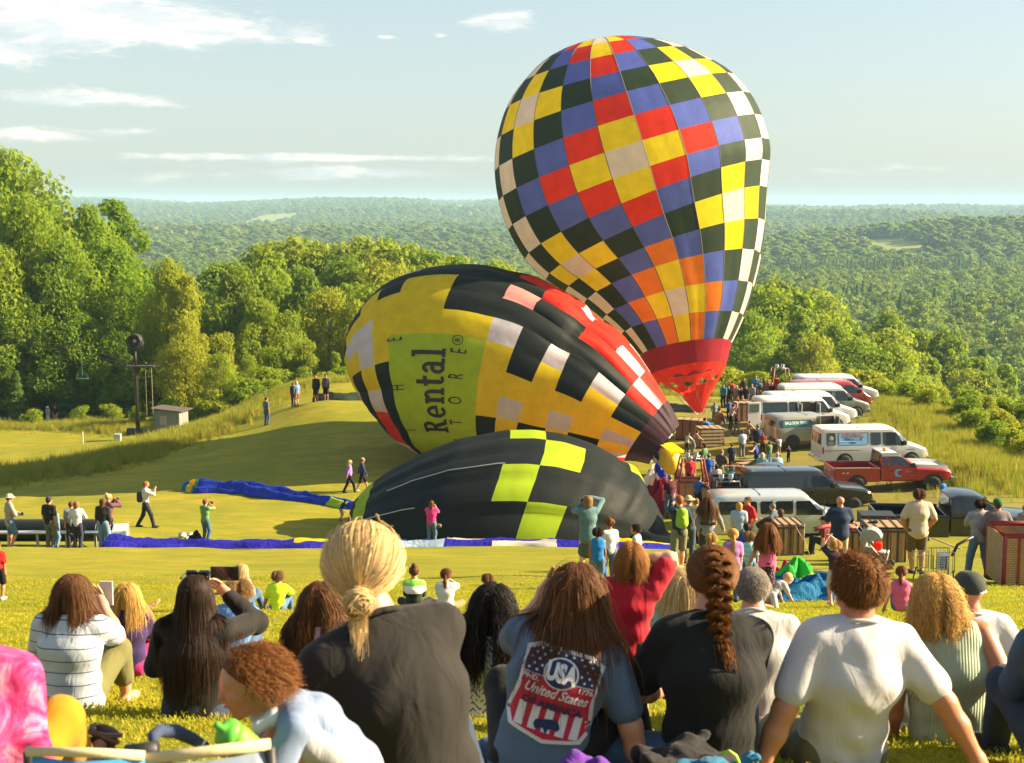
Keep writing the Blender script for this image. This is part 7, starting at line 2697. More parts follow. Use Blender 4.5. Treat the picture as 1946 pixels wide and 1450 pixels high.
def held(rt, J, side, size, mat, name, label, cat, off=(0, .05, .02), lift=0.0):
 Mw = Matrix.Translation(rt.location) @ Matrix.Rotation(rt.rotation_euler.z, 4, 'Z')
 w_ = Vector(J['wr' + side]) + Vector(off)
 p = Mw @ w_
 mb = MB()
 mb.box((0, 0, 0), size)
 o = mb.build(name, mat, None, bevel=min(size) * .2)
 o.location = p
 o.rotation_euler = (0, 0, rt.rotation_euler.z)
 return tag(o, label, cat)
# ------------------------------------------------------------------ front rows
WHITE_T = cloth('white_tee', (.54, .54, .59), trans=.12, fold=.8)
BLACK_T = cloth('black_tee', (.008, .009, .010), fold=1.2)
JEANS = cloth('jeans', (.055, .10, .18), fold=.8)
JEANS_L = cloth('jeans_light', (.13, .20, .29), fold=.8)
JEANS_D = cloth('jeans_dark', (.022, .035, .065), fold=.8)
NAVY = cloth('navy', (.018, .028, .065))
OLIVE = cloth('olive', (.13, .125, .045))
KHAKIC = cloth('khaki', (.15, .13, .065))
GREYT = cloth('grey_tee', (.27, .28, .30))
SHOE_W = cloth('white_shoe', (.6, .6, .6), fold=.1)
SHOE_D = cloth('dark_shoe', (.03, .028, .026), fold=.1)
PINK = cloth('pink', (.72, .13, .30))
PHONE = plain('phone_black', (.012, .012, .014), .2)
PHONE_W = plain('phone_case_white', (.5, .5, .52), .35)
LONG = dict(style='long', length=.42, n=3000, puff=.022, steps=22)
# striped-shirt woman
p_, J_, H_ = person('woman with brown bob in a white shirt with thin dark lines, seated', 138, 1092, 6.6, 1.68, 0, 'fair', cloth('fine_stripes', (.42, .47, .55), 'lines', (.04, .05, .10)), 'short', OLIVE, 'crop', None, ('bob', 'brown'),
  strand=dict(style='long', length=.22, n=4200, puff=.013, steps=14, w=.0016, sweep=.15, lift=.4), pose='sit', lean=-2, hunch=16, build=1.16, armR='phone', armL='front', fem=True, twist=-8, hem=.03, footR=(.13, .28, .04), footL=(.02, .33, .04))
held(p_, J_, 'R', (.065, .010, .125), PHONE_W, 'mobile_phone', 'phone in a white case held by the woman in the lined shirt', 'phone', (0, .07, .04))
# blonde in purple, arm stretched out
person('blonde woman in dark purple shirt holding one arm out sideways, seated', 242, 1108, 8.4, 1.66, 0, 'fair', cloth('dark_purple', (.035, .018, .085)), 'short', cloth('magenta_short', (.35, .02, .13)), 'short', SHOE_D, ('bob', 'golden'),
  strand=dict(style='long', length=.27, n=3000, puff=.020, steps=14, w=.0024, lift=.3), pose='sit', lean=-4, hunch=12, fem=True, armL='lap', armR='lap', hyaw=-8)
person('person hidden behind the bob-haired woman, one arm stretched out to the side', 158, 1122, 8.6, 1.70, -8, 'fair', cloth('dark_violet', (.03, .02, .07)), 'elbow', JEANS_D, 'long', SHOE_D, ('short', 'brown'), pose='sit', lean=0, hunch=8, armR=((.30, .12, .07), (.1, -.3, -1)), armL='lap')
# long black hair
p_, J_, H_ = person('woman with long dark hair and sunglasses on her head, in black top', 372, 1093, 6.1, 1.72, 0, 'fair', cloth('black_top', (.012, .011, .011)), 'long', JEANS_D, 'long', SHOE_D, ('long', 'dark'),
  strand=dict(style='long', length=.52, n=5200, puff=.010, steps=22, w=.0019, lift=.2, vary=.14, sweep=.6, spread=.22, stiff=.6), pose='sit', lean=2, hunch=10, build=1.12, fem=True, armR=((-.04, .16, .10), (.9, .1, -.8)), armL='front', twist=-6)
Rh_, Fh_, Uh_ = J_['hf']
sg = empty('sunglasses', p_.location, p_.rotation_euler.z, 'dark sunglasses pushed up on the long dark hair', 'sunglasses')
mb = MB()
pt_ = lambda x, y, z: tuple(J_['headc'] + (Rh_ * x + Fh_ * y + Uh_ * z) * J_['hs'])
mb.tube([pt_(-.085, -.03, .100), pt_(-.075, .02, .115), pt_(-.02, .045, .120), pt_(.02, .045, .120), pt_(.075, .02, .115), pt_(.085, -.03, .100)], .006, 6)
mb.build('frame', BLACKP, sg)
for sd in (-1, 1):
 MB().box(pt_(sd * .040, .035, .122), (.052, .02, .028)).build('lens', GLASS_D, sg, bevel=.008)
held(p_, J_, 'R', (.13, .010, .065), PHONE, 'mobile_phone', 'black phone held up by the woman with long dark hair', 'phone', (-.02, .06, .08))
# boy with brown hair in blue
person('boy with tousled brown hair in a blue shirt beside the dark-haired woman', 452, 1102, 9.0, 1.55, 0, 'rosy', cloth('sky_blue', (.10, .23, .48)), 'short', JEANS, 'long', SHOE_D, ('short', 'sandy'),
  strand=dict(style='short', length=.075, n=3200, puff=.014, steps=8, w=.0022, mess=.10, stiff=.9), pose='sit', lean=4, hunch=16, head=1.08, armL='lap', armR='lap', hyaw=10, roll=3)
# curly brown girl in pink
person('girl with long wavy brown hair in a pale pink shirt, seated', 610, 1106, 6.4, 1.55, 0, 'fair', cloth('pale_pink', (.50, .27, .34)), 'long', JEANS, 'long', SHOE_D, ('long', 'brown'),
  strand=dict(style='long', length=.48, n=4600, puff=.018, steps=22, curl=.0075, cfreq=.9, w=.0019, mess=.05, lift=.4), pose='sit', lean=2, hunch=12, fem=True, armL='lap', armR='lap', build=1.0)
# main blonde woman
pB, JB, HB = person('blonde woman with a low bun in a black short-sleeved top, largest in front', 692, 1000, 3.75, 1.66, 24, 'rosy', cloth('charcoal_top', (.013, .012, .011), fold=1.3), 'mid', JEANS_D, 'long', None, ('none', 'blond'), vox=.009,
  strand=[dict(style='bun', n=7500, tie=(-.005, -.118, -.055), length=.12, puff=.020, steps=16, w=.0013, tail=.7, front=.30), dict(style='bun', n=260, tie=(-.005, -.118, -.055), length=.15, puff=.03, steps=20, w=.0014, tail=1.0, front=.3)],
  pose='sit', lean=8, hunch=16, build=1.02, fem=True, roll=-11, hyaw=-24, hpitch=-2, hroll=6, armL=((.11, .02, -.33), (.7, -.9, 0)), armR='lap', twist=0, shw=.100, hem=.04)
# her loose bun: a knot of wound strands
r_ = np.random.default_rng(4)
Rh_, Fh_, Uh_ = JB['hf']
kc = JB['headc'] + (Rh_ * -.005 + Fh_ * -.138 + Uh_ * -.068) * JB['hs']
paths = []
for i in range(900):
 ax_ = nrm(r_.normal(size=3) * .35 + Fh_ * .9 + Uh_ * .2)
 u_ = nrm(np.cross(ax_, r_.normal(size=3)))
 v_ = np.cross(ax_, u_)
 rad = (.018 + .020 * r_.random()) * JB['hs']
 a0_ = r_.uniform(0, 6.28)
 t_ = np.linspace(0, r_.uniform(2.0, 4.6), 16) + a0_
 paths.append(kc + ax_ * r_.normal(0, .010) + rad * (np.cos(t_)[:, None] * u_ * 1.15 + np.sin(t_)[:, None] * v_ * .95))
paths = np.array(paths)
V_, F_, A_ = ribbons(paths, np.full(len(paths), .0015), 9, .6, centre=kc)
link_mesh('hair_bun', np_mesh('hair_bun', V_, F_, attrs={'leafv': ('FLOAT', A_)}), HAIR['blond'], pB)
# fly-away loops above her head
mb = MB()
for (x0, x1, hgt, y0) in ((-.055, -.03, .045, .03), (.02, .085, .035, -.01)):
 pts_ = []
 for t in np.linspace(0, 1, 14):
  a = math.pi * 1.6 * t - .3
  pts_.append(tuple(JB['headc'] + (Rh_ * (x0 + (x1 - x0) * t + .02 * math.cos(a)) + Fh_ * y0 + Uh_ * (.112 + hgt * math.sin(math.pi * min(1, t * 1.1)))) * JB['hs']))
 mb.tube(pts_, .0018, 5)
mb.build('stray_hair', HAIR['blond'], pB)
# toddler leaning over the chair
TOD = cloth('toddler_shirt', (.21, .28, .44), fold=1.2, trans=.1)
pT, JT, HT = person('curly-haired toddler in a pale blue shirt leaning over and reaching down', 478, 1234, 3.05, .76, 104, 'tan', TOD, 'short', cloth('toddler_pants', (.35, .36, .40)), 'short', None, ('none', 'auburn'), vox=.0075, kid=True, head=1.5, fixH=True, autoz=True, footabs=True,
  strand=dict(style='short', length=.060, n=5200, puff=.012, steps=12, curl=.0055, cfreq=1.0, w=.0012, mess=.06, stiff=.75, front=-.02, lift=.5, low=-.2, spread=.1), pose='sit', lean=38, hunch=24, hpitch=-22, hyaw=4, build=1.02, armL=((.05, .30, -.20), (.5, -.2, -1)), armR=((-.02, .28, -.22), (.5, -.2, -1)), eyes=True, curl=.25, shw=.115)
Rh_, Fh_, Uh_ = JT['hf']
ptT = lambda x, y, z: JT['headc'] + (Rh_ * x + Fh_ * y + Uh_ * z) * JT['hs']
put_sdf('collar', [C(ptT(-.05, -.05, -.115), ptT(.05, -.05, -.115), .016, None), C(ptT(-.05, -.05, -.115), ptT(-.055, .01, -.135), .016, None), C(ptT(.05, -.05, -.115), ptT(.055, .01, -.135), .016, None)], .006, .02, cloth('white_collar', (.62, .64, .68)), pT)
mbx = MB()
mbx.tube([tuple(ptT(-.012, .098, -.055)), tuple(ptT(0, .103, -.057)), tuple(ptT(.012, .098, -.055))], .004, 6)
mbx.build('lips', plain('lips', (.42, .13, .10), .5), pT, smooth=True)
# lime cup under the toddler's chin
_c = W(458, 1412, 2.9)
cup = empty('sippy_cup', tuple(_c), 0, 'lime green cup under the chin of the toddler', 'cup')
cup.rotation_euler = (R(25), R(-40), 0)
cup.scale = (.75, .75, .75)
MB().lathe([(.001, -.07), (.035, -.068), (.042, -.03), (.044, .03), (.040, .045)], 18).build('cup_body', plain('lime_plastic', (.16, .42, .03), .5, trans=.2), cup, smooth=True)
MB().lathe([(.043, .046), (.044, .062), (.03, .075), (.012, .08), (.010, .105), (.001, .107)], 18).build('lid', plain('green_lid', (.10, .42, .04), .5), cup, smooth=True)
# camp chair whose canvas back rises into the lower left corner
ch = empty('camp_chair', tuple(GD(300, 2.62)), 0, 'camp chair with cream-edged blue and grey canvas, cut by the bottom edge', 'chair')
Lc = np.array(ch.location)
def cw(px, py, d):
 return tuple(W(px, py, d) - Lc)
CREAM = cloth('cream_edging', (.52, .45, .28), fold=.3)
def quad_cloth(name, pts, mat, n=8, sag=.0):
 V, F = [], []
 A, B, Cc, Dd = [np.array(q) for q in pts]
 for i in range(n + 1):
  for j in range(n + 1):
   u, v = i / n, j / n
   p = (A * (1 - u) + B * u) * (1 - v) + (Dd * (1 - u) + Cc * u) * v
   V.append(p + np.array((0, -.03 * math.sin(math.pi * u), -sag * math.sin(math.pi * u))))
 for i in range(n):
  for j in range(n):
   k = i * (n + 1) + j
   F.append((k, k + n + 1, k + n + 2, k + 1))
 mb = MB()
 mb.add(V, F)
 o = mb.build(name, mat, ch, smooth=True)
 sm = o.modifiers.new('thick', 'SOLIDIFY')
 sm.thickness = .006
quad_cloth('canvas', [cw(60, 1436, 2.6), cw(275, 1436, 2.6), cw(275, 1700, 2.55), cw(60, 1700, 2.55)], cloth('chair_blue', (.05, .26, .58), fold=.5))
quad_cloth('canvas', [cw(285, 1448, 2.62), cw(514, 1424, 2.66), cw(514, 1700, 2.6), cw(285, 1700, 2.6)], cloth('chair_grey', (.20, .25, .34), fold=.5))
mb = MB()
mb.tube([cw(52, 1428, 2.6), cw(160, 1430, 2.58), cw(275, 1436, 2.6)], .010, 8)
mb.build('edging', CREAM, ch, smooth=True)
mb = MB()
mb.tube([cw(275, 1442, 2.61), cw(400, 1428, 2.63), cw(514, 1414, 2.66)], .012, 8)
mb.build('edging', CREAM, ch, smooth=True)
mb = MB()
mb.tube([cw(292, 1422, 2.9), cw(290, 1398, 2.92), cw(305, 1388, 2.95), cw(335, 1390, 2.98), cw(365, 1404, 3.0), cw(392, 1418, 3.02)], [.008, .012, .015, .016, .014, .010], 8)
mb.build('armrest', cloth('navy_strap', (.04, .06, .12), fold=.3), ch, smooth=True)
mb = MB()
mb.tube([cw(55, 1430, 2.62), (cw(40, 1430, 2.62)[0], 0.05, 0.0)], .012, 8)
mb.tube([cw(512, 1420, 2.66), (cw(530, 1430, 2.66)[0], 0.05, -.02)], .012, 8)
mb.tube([cw(240, 1432, 2.63), cw(300, 1424, 2.63)], .018, 8)
mb.build('frame', BLACKP, ch, smooth=True)
# tie-dye person at the left edge with sandalled feet
pD, JD, HD = person('person in a pink tie-dyed shirt, yellow shorts and brown sandals at the picture edge', -62, 1082, 3.35, 1.66, -6, 'tan', cloth('tie_dye', (.7, .05, .2), 'tiedye'), 'long', cloth('yellow_shorts', (.42, .19, .008)), 'crop', None, ('bob', 'brown'), vox=.011,
  pose='chair', seat=.20, lean=4, hunch=14, build=1.2, footabs=True, footL=(-.02, .36, .12), footR=(.10, .34, .10), kpL=(.3, .1, 1), kpR=(.3, .1, 1), toeL=(.15, .45, 1.0), toeR=(.35, .35, 1.0), legw=.92, hem=.05)
SAND = plain('brown_leather', (.10, .055, .035), .6, var=.2)
for nm in 'LR':
 a = JD['an' + nm]
 td = nrm((.15, .45, 1.0) if nm == 'L' else (.35, .35, 1.0))
 up_ = nrm(np.array((0, -1.0, .4)) - td * (np.array((0, -1.0, .4)) @ td))
 sx_ = np.cross(td, up_)
 base = a - np.array((0, 0, .016 * HD))
 put_sdf('sandal_sole', [C(base - td * .05 - up_ * .036, base + td * .15 - up_ * .034, .013, .013, sx_, 2.9)], .007, .01, SAND, pD)
 for t0, t1, hh in ((.03, .06, .045), (.08, .11, .040), (.13, .15, .032)):
  mb = MB()
  for (ta, tb) in ((t0, t1), (t1, t0)):
   q = [base + td * (ta + (tb - ta) * u) + sx_ * (.040 * math.cos(math.pi * u)) + up_ * (hh * math.sin(math.pi * u) - .03 * (1 - math.sin(math.pi * u))) for u in np.linspace(0, 1, 8)]
   mb.tube([tuple(z) for z in q], .008, 5)
  mb.build('sandal_strap', SAND, pD)
# black curly hair, herringbone blouse
person('woman with black curly hair in a white herringbone blouse on a low chair', 938, 1110, 6.2, 1.64, -8, 'tan', cloth('herringbone', (.56, .58, .56), 'chevron', (.06, .07, .07)), 'long', JEANS_D, 'long', SHOE_D, ('long', 'black'),
  strand=dict(style='long', length=.44, n=4600, puff=.022, steps=22, curl=.0085, cfreq=1.25, w=.0019, mess=.06, lift=.5, part=.1), pose='sit', lean=-6, hunch=8, fem=True, build=1.12, armL='lap', armR='lap', hyaw=-6, hem=.05, roll=6)
lch = empty('low_chair', tuple(GD(905, 6.6)), 0, 'low folding chair with a grey padded arm under the woman in herringbone', 'chair')
Lc = np.array(lch.location)
mb = MB()
mb.tube([tuple(W(851, 1204, 6.3) - Lc), tuple(W(858, 1192, 6.3) - Lc), tuple(W(872, 1186, 6.3) - Lc), tuple(W(903, 1186, 6.35) - Lc)], [.014, .018, .020, .018], 8)
mb.build('armrest', plain('grey_padding', (.30, .30, .29), .6), lch, smooth=True)
mb = MB()
mb.tube([tuple(W(854, 1200, 6.32) - Lc), tuple(W(850, 1260, 6.4) - Lc), tuple(W(848, 1330, 6.5) - Lc)], .012, 6)
mb.tube([tuple(W(1000, 1200, 6.32) - Lc), tuple(W(1004, 1330, 6.5) - Lc)], .012, 6)
mb.build('frame', BLACKP, lch)
mb = MB()
mb.add([tuple(W(856, 1215, 6.36) - Lc), tuple(W(1000, 1215, 6.36) - Lc), tuple(W(1000, 1340, 6.5) - Lc), tuple(W(856, 1340, 6.5) - Lc)], [(0, 1, 2, 3)])
mb.build('canvas', STRAPB, lch)
# woman with the printed slate-blue shirt
SLATE = cloth('slate_blue', (.085, .135, .215), fold=1.0)
pU, JU, HU = person('woman in a slate-blue shirt with a big red, white and blue shield print', 1094, 1072, 4.75, 1.66, -4, 'fair', SLATE, 'short', cloth('black_leggings', (.010, .010, .012), fold=.5), 'long', None, ('long', 'brown'), vox=.009, fold=.0015,
  strand=[dict(style='long', length=.32, n=5400, puff=.012, steps=20, w=.0015, lift=.2, part=-.1, spread=.08, mess=.05), dict(style='long', length=.46, n=260, puff=.03, steps=24, w=.0015, lift=.3, mess=.09)],
  pose='sit', lean=10, hunch=14, fem=True, build=1.08, roll=13, hyaw=4, armL=((-.05, .15, .09), (.55, .1, -1)), armR=((.10, -.02, -.33), (.6, -1, 0)), twist=-4, hem=.06, kpR=(.6, .3, 1), footR=(.25, .25, .04))
shirt_o = [c_ for c_ in pU.children if c_.name.startswith('shirt')][0]
_bv = BVHTree.FromPolygons([v.co[:] for v in shirt_o.data.vertices], [p.vertices[:] for p in shirt_o.data.polygons])
Rt_, Fw_, Ut_ = JU['tf']
ang_ = R(-3)
Du = nrm(Rt_ * math.cos(ang_) + Ut_ * math.sin(ang_))
Dv = nrm(Ut_ * math.cos(ang_) - Rt_ * math.sin(ang_))
dirF = nrm(np.cross(Dv, Du))
if dirF @ np.array((0, 1, 0)) < 0:
 dirF = -dirF
emb_c = JU['hip'] * .44 + JU['shc'] * .56 + Rt_ * .005
def emblem(V, F, mat, layer, name='shirt_print', maxlen=.018):
 V, F = subdiv2d(V, F, maxlen)
 V[:, 1] = V[:, 1] * .86 + .012
 out = []
 for v in V:
  o = emb_c + Du * v[0] + Dv * v[1] - dirF * .6
  hit = _bv.ray_cast(Vector(o), Vector(dirF))
  if hit[0] is None:
   out.append(emb_c + Du * v[0] + Dv * v[1])
  else:
   out.append(np.array(hit[0]) - dirF * (.0025 + .0012 * layer))
 link_mesh(name, np_mesh(name, np.array(out), F, smooth=False), mat, pU)
def poly2d(pts):
 pts = np.array(pts, float)
 c = pts.mean(0)
 V = np.vstack([[c], pts])
 V = np.column_stack([V, np.zeros(len(V))])
 n = len(pts)
 return V, np.array([(0, i + 1, (i + 1) % n + 1) for i in range(n)])
def circ(cx, cyy, r, n=24, a0=0, a1=360):
 return [(cx + r * math.cos(R(a0 + (a1 - a0) * i / n)), cyy + r * math.sin(R(a0 + (a1 - a0) * i / n))) for i in range(n)]
def multi(parts):
 Vs, Fs, n = [], [], 0
 for V, F in parts:
  Vs.append(V)
  Fs.append(F + n)
  n += len(V)
 return np.concatenate(Vs), np.concatenate(Fs)
INK_W = cloth('print_white', (.62, .62, .64), fold=.4)
INK_R = cloth('print_red', (.46, .025, .055), fold=.4)
INK_N = cloth('print_navy', (.020, .035, .095), fold=.4)
sh_ = lambda k: [(-.128 * k, .145 * k), (-.085 * k, .170 * k), (.085 * k, .170 * k), (.128 * k, .145 * k), (.124 * k, .02 * k), (.140 * k, -.10 * k), (.118 * k, -.150 * k), (.05 * k, -.165 * k), (.0, -.178 * k), (-.05 * k, -.165 * k), (-.118 * k, -.150 * k), (-.140 * k, -.10 * k), (-.124 * k, .02 * k)]
emblem(*poly2d(sh_(1.06)), INK_W, 0)
emblem(*poly2d([(-.124, .06), (.124, .06), (.120, .0), (.136, -.10), (.114, -.146), (.05, -.160), (0, -.172), (-.05, -.160), (-.114, -.146), (-.136, -.10), (-.120, 0)]), INK_R, 1)
emblem(*poly2d([(-.124, .064), (.124, .064), (.124, .142), (.083, .166), (-.083, .166), (-.124, .142)]), INK_N, 1)
stars = []
for i in range(9):
 for j in range(5):
  x_, y_ = -.110 + .0275 * i + .0137 * (j % 2), .078 + .020 * j
  if x_ < .112 and not (x_ ** 2 + (y_ - .09) ** 2 < .064 ** 2) and not (abs(x_) > .085 and y_ > .14):
   stars.append(poly2d(circ(x_, y_, .0052, 6)))
emblem(*multi(stars), INK_W, 2)
stp = []
for i in range(5):
 x_ = -.108 + .048 * i
 stp.append(poly2d([(x_, -.055), (x_ + .026, -.055), (x_ + .028, -.146), (x_ - .002, -.146)]))
emblem(*multi(stp), INK_W, 2)
emblem(*poly2d(circ(0, .088, .060)), INK_W, 3)
emblem(*poly2d(circ(0, .088, .054)), INK_N, 4)
V_, F_ = text_mesh('USA', .072, .004, 0, 'CENTER', .78)
V_[:, 1] += .088
V_[:, 1] = .088 + (V_[:, 1] - .088) * 1.25
emblem(V_, F_, INK_W, 5)
V_, F_ = text_mesh('United States', .054, .0012, .35, 'CENTER', .74)
V_[:, 1] += .008
emblem(V_, F_, INK_W, 4)
V_, F_ = text_mesh('OF AMERICA', .040, .0012, 0, 'CENTER', .90)
V_[:, 1] += -.044
emblem(V_, F_, INK_N, 4)
for tx_, xx_ in (('FND.', -.094), ('1776', .094)):
 V_, F_ = text_mesh(tx_, .026, .0006)
 V_[:, 0] += xx_
 V_[:, 1] += .046
 emblem(V_, F_, INK_W, 4)
bis = [(-.040, -.105), (-.044, -.122), (-.036, -.138), (-.030, -.140), (-.028, -.128), (-.008, -.130), (0, -.146), (.006, -.146), (.008, -.130), (.022, -.124), (.040, -.128), (.046, -.115), (.038, -.098), (.022, -.088), (0, -.092), (-.020, -.098)]
emblem(*poly2d(bis), INK_N, 4)
# boy in red, hands at his face
person('boy with a sandy bowl cut in a red shirt and black shorts, elbow raised', 1200, 1030, 5.2, 1.16, -10, 'light', cloth('raspberry_red', (.40, .012, .028), fold=1.1), 'short', cloth('black_shorts', (.012, .014, .013)), 'short', SHOE_D, ('short', 'ginger'), kid=True, vox=.009,
  strand=dict(style='short', length=.105, n=6500, puff=.010, steps=9, w=.0014, stiff=.60, lift=.15, mess=.02, sweep=.0, spread=.15, low=-.30), pose='stand', lean=0, armR=((-.07, .05, .12), (.25, .35, 1)), armL=((-.09, .13, .07), (.5, .2, -1)), hyaw=8, roll=2, head=1.16, armw=1.15)
# turquoise top behind the braid
person('child with pale blond hair in a turquoise patterned top behind the braided woman', 1300, 1078, 7.0, 1.25, -12, 'light', cloth('turquoise_print', (.18, .50, .47), 'floral', (.50, .18, .15), scale=.8), 'long', JEANS, 'long', SHOE_D, ('bob', 'blond'), kid=True,
  strand=dict(style='long', length=.17, n=2400, puff=.016, steps=12, w=.0022, spread=.3), pose='sit', lean=2, hunch=14, roll=3, fem=True, armL='lap', armR='lap')
# braided woman
pR, JR, HR = person('woman with a thick brown braid in a black shirt, back turned', 1352, 1040, 4.7, 1.72, 4, 'fair', BLACK_T, 'short', JEANS, 'long', SHOE_D, ('none', 'auburn'), vox=.009,
  strand=dict(style='pony', n=7000, tie=(0, -.128, -.010), length=.10, puff=.013, steps=15, w=.0014, tail=.35, front=.34), pose='sit', lean=-2, hunch=18, build=1.06, armw=.9, fem=True, roll=2, armL='front', armR='lap', hem=.06, shw=.098,
  footL=(.50, .20, .05), kpL=(1.0, .3, .6), footR=(.1, .3, .04))
Rh_, Fh_, Uh_ = JR['hf']
cb = lambda x, y, z: JR['headc'] + (Rh_ * x + Fh_ * y + Uh_ * z) * JR['hs']
key_ = np.array([cb(0, -.075, .115), cb(0, -.128, .075), cb(0, -.150, .010), cb(.0, -.150, -.060), cb(.0, -.145, -.130), cb(.008, -.150, -.200), cb(.014, -.168, -.255)])
fall = np.array([key_[-1], key_[-1] + np.array((.015, -.012, -.06)), key_[-1] + np.array((.035, -.016, -.135))])
r_ = np.random.default_rng(12)
cv = spine_fn(key_, np.ones(len(key_)))[0]
paths = []
tt_ = np.linspace(0, len(key_) - 1.001, 38)
cen = cv(tt_)
env = np.interp(tt_, [0, .8, 3, 5, 6], [.020, .036, .036, .028, .016])
for b_ in range(3):
 ph_ = b_ * 2 * math.pi / 3
 for i in range(340):
  o1, o2 = r_.normal(0, .40), r_.normal(0, .40)
  a_ = tt_ * 3.3 + ph_
  x_ = env * np.sin(a_) * .80 + env * .50 * o1
  y_ = env * .46 * np.sin(2 * a_ + .4) + env * .42 * o2
  paths.append(cen + Rh_ * x_[:, None] - Fh_ * y_[:, None] + r_.normal(0, .0012, (len(tt_), 3)))
V_, F_, A_ = ribbons(np.array(paths), np.full(len(paths), .0013), 5, .8, centre=cb(0, -.02, -.05))
tl = []
cf_ = spine_fn(np.vstack([key_[-2:], fall[1:]]), np.ones(4))[0](np.linspace(.6, 2.99, 16))
for i in range(260):
 sp_ = np.linspace(1, .35, 16) * .016 * (1 + .8 * np.sin(np.linspace(0, math.pi, 16)))
 o_ = r_.normal(size=3)
 tl.append(cf_ + o_ * sp_[:, None] * .6 + r_.normal(0, .0012, (16, 3)))
V2_, F2_, A2_ = ribbons(np.array(tl), np.full(len(tl), .0018), 6, .5)
link_mesh('braid', np_mesh('braid', np.concatenate([V_, V2_]), np.concatenate([F_, F2_ + len(V_)]), attrs={'leafv': ('FLOAT', np.concatenate([A_, A2_]))}), HAIR['auburn'], pR)
MB().lathe([(.012, -.012), (.017, -.006), (.017, .006), (.012, .012)], 12, c=tuple(key_[-1])).build('hair_tie', BLACKP, pR, smooth=True)
# grey-haired man in pale hoodie
person('gray-haired man in a pale gray hooded sweater beside the braided woman', 1432, 1077, 5.9, 1.76, -8, 'rosy', cloth('pale_hoodie', (.42, .42, .41), fold=1.2), 'long', JEANS_D, 'long', SHOE_D, ('short', 'grey'),
  strand=dict(style='short', length=.028, n=5200, puff=.003, steps=4, w=.0018, mess=.06, stiff=.7, lift=.12, spread=.05), pose='sit', lean=4, hunch=20, armL='lap', armR='lap', hyaw=-6, roll=-2, build=1.05)
# white-shirted man leaning back on his arms
person('man with wind-blown brown hair in a white T-shirt leaning back on both arms', 1630, 1052, 4.75, 1.84, 8, 'tan', WHITE_T, 'short', KHAKIC, 'short', None, ('short', 'auburn'), vox=.010,
  strand=[dict(style='short', length=.040, n=7500, puff=.006, steps=7, w=.0014, mess=.07, stiff=.75, lift=.12, sweep=-.05, spread=.12), dict(style='short', length=.042, n=420, puff=.014, steps=8, w=.0012, mess=.10, stiff=.9, lift=.6, low=.45, gravity=(.3, 0, .15), front=.5)],
  pose='straight', lean=-13, hunch=16, build=1.06, armw=.98, armL=((.16, -.06, -.33), (.6, -1, 0)), armR=((.20, -.10, -.32), (.6, -1, 0)), hyaw=14, roll=4, hem=.05, shw=.098, fold=.006, armworld=True)
# curly blonde in ribbed green top
person('woman with curly golden hair in a sleeveless pale green ribbed top', 1781, 1092, 5.5, 1.68, -6, 'tan', cloth('pale_green_rib', (.34, .42, .30), 'rib'), 'none', cloth('white_trousers', (.55, .54, .55)), 'long', SHOE_W, ('bob', 'golden'),
  strand=dict(style='long', length=.15, n=5200, puff=.017, steps=13, curl=.0065, cfreq=1.2, w=.0017, mess=.08, lift=.5, part=.1), pose='sit', lean=-12, hunch=12, build=1.28, fem=True, roll=-11, armL=((.02, .05, -.33), (.6, -1, 0)), armR=((.12, -.12, -.30), (.6, -1, 0)), hyaw=4, hem=.05)
# man in dark cap
pC, JC, HC = person('man in a dark green baseball cap and white T-shirt behind the curly blonde', 1842, 1090, 6.5, 1.80, -4, 'rosy', WHITE_T, 'short', JEANS, 'long', SHOE_D, None, hat=('cap', cloth('cap_green', (.035, .045, .038), fold=.3)),
  pose='straight', lean=-8, hunch=14, armL='lap', armR=((.18, -.10, -.31), (.6, -1, 0)), hyaw=16, roll=-5, armworld=True)
Rh_, Fh_, Uh_ = JC['hf']
mb = MB()
mb.tube([tuple(JC['headc'] + (Rh_ * (.005 + .011 * i) + Fh_ * (-.124 + .0006 * i * i) + Uh_ * (.008 + .006 * (i % 2) + .002 * i)) * JC['hs']) for i in range(6)], .0045, 5)
mb.build('cap_script', INK_W, pC, smooth=True)
# blue knee and sleeve at the right edge
person('person in bright blue leggings whose knee rises at the bottom right corner', 2225, 1090, 3.3, 1.66, 28, 'fair', NAVY, 'long', cloth('royal_leggings', (.020, .055, .24), fold=.5), 'long', SHOE_D, ('bob', 'brown'), vox=.012, pose='sit', lean=2, hunch=12, fem=True, footabs=True, footL=(.14, .17, .0), kpL=(.45, .3, 1), armL='lap', armR='lap', legw=1.2)
person('person in a dark blue shirt cut by the picture edge behind the leggings', 2035, 1075, 4.9, 1.70, 0, 'fair', cloth('steel_blue', (.03, .06, .13)), 'long', JEANS_D, 'long', SHOE_D, ('short', 'brown'), pose='sit', lean=0, hunch=12, armL='lap', armR='lap')
# things on the grass at the bottom edge
def lump(name, px, py, d, size, mat, label, cat, seed=1):
 c_ = W(px, py, d)
 r_ = random.Random(seed)
 rt_ = empty(name, (c_[0], c_[1], gz(c_[0], c_[1])), 0, label, cat)
 hz_ = max(.08, c_[2] - gz(c_[0], c_[1]))
 prs = [C((0, 0, hz_ * .35), (0, 0, hz_ * .55), size * .75, size * .5)]
 for i in range(26):
  a_ = r_.uniform(0, 6.28)
  q = (math.cos(a_) * size * .6, math.sin(a_) * size * .4, hz_ * r_.uniform(.2, .78))
  prs.append(C(q, (q[0] + r_.uniform(-.12, .12), q[1] + r_.uniform(-.05, .05), q[2] + r_.uniform(-.03, .05)), size * r_.uniform(.06, .20)))
 V, F = sdf_mesh(prs, .009, .022)
 V = V + vnormals(V, F) * wrinkle(V * 2, seed, .004, 1.0)[:, None]
 link_mesh('folds', np_mesh('folds', V, F), mat, rt_)
 return rt_
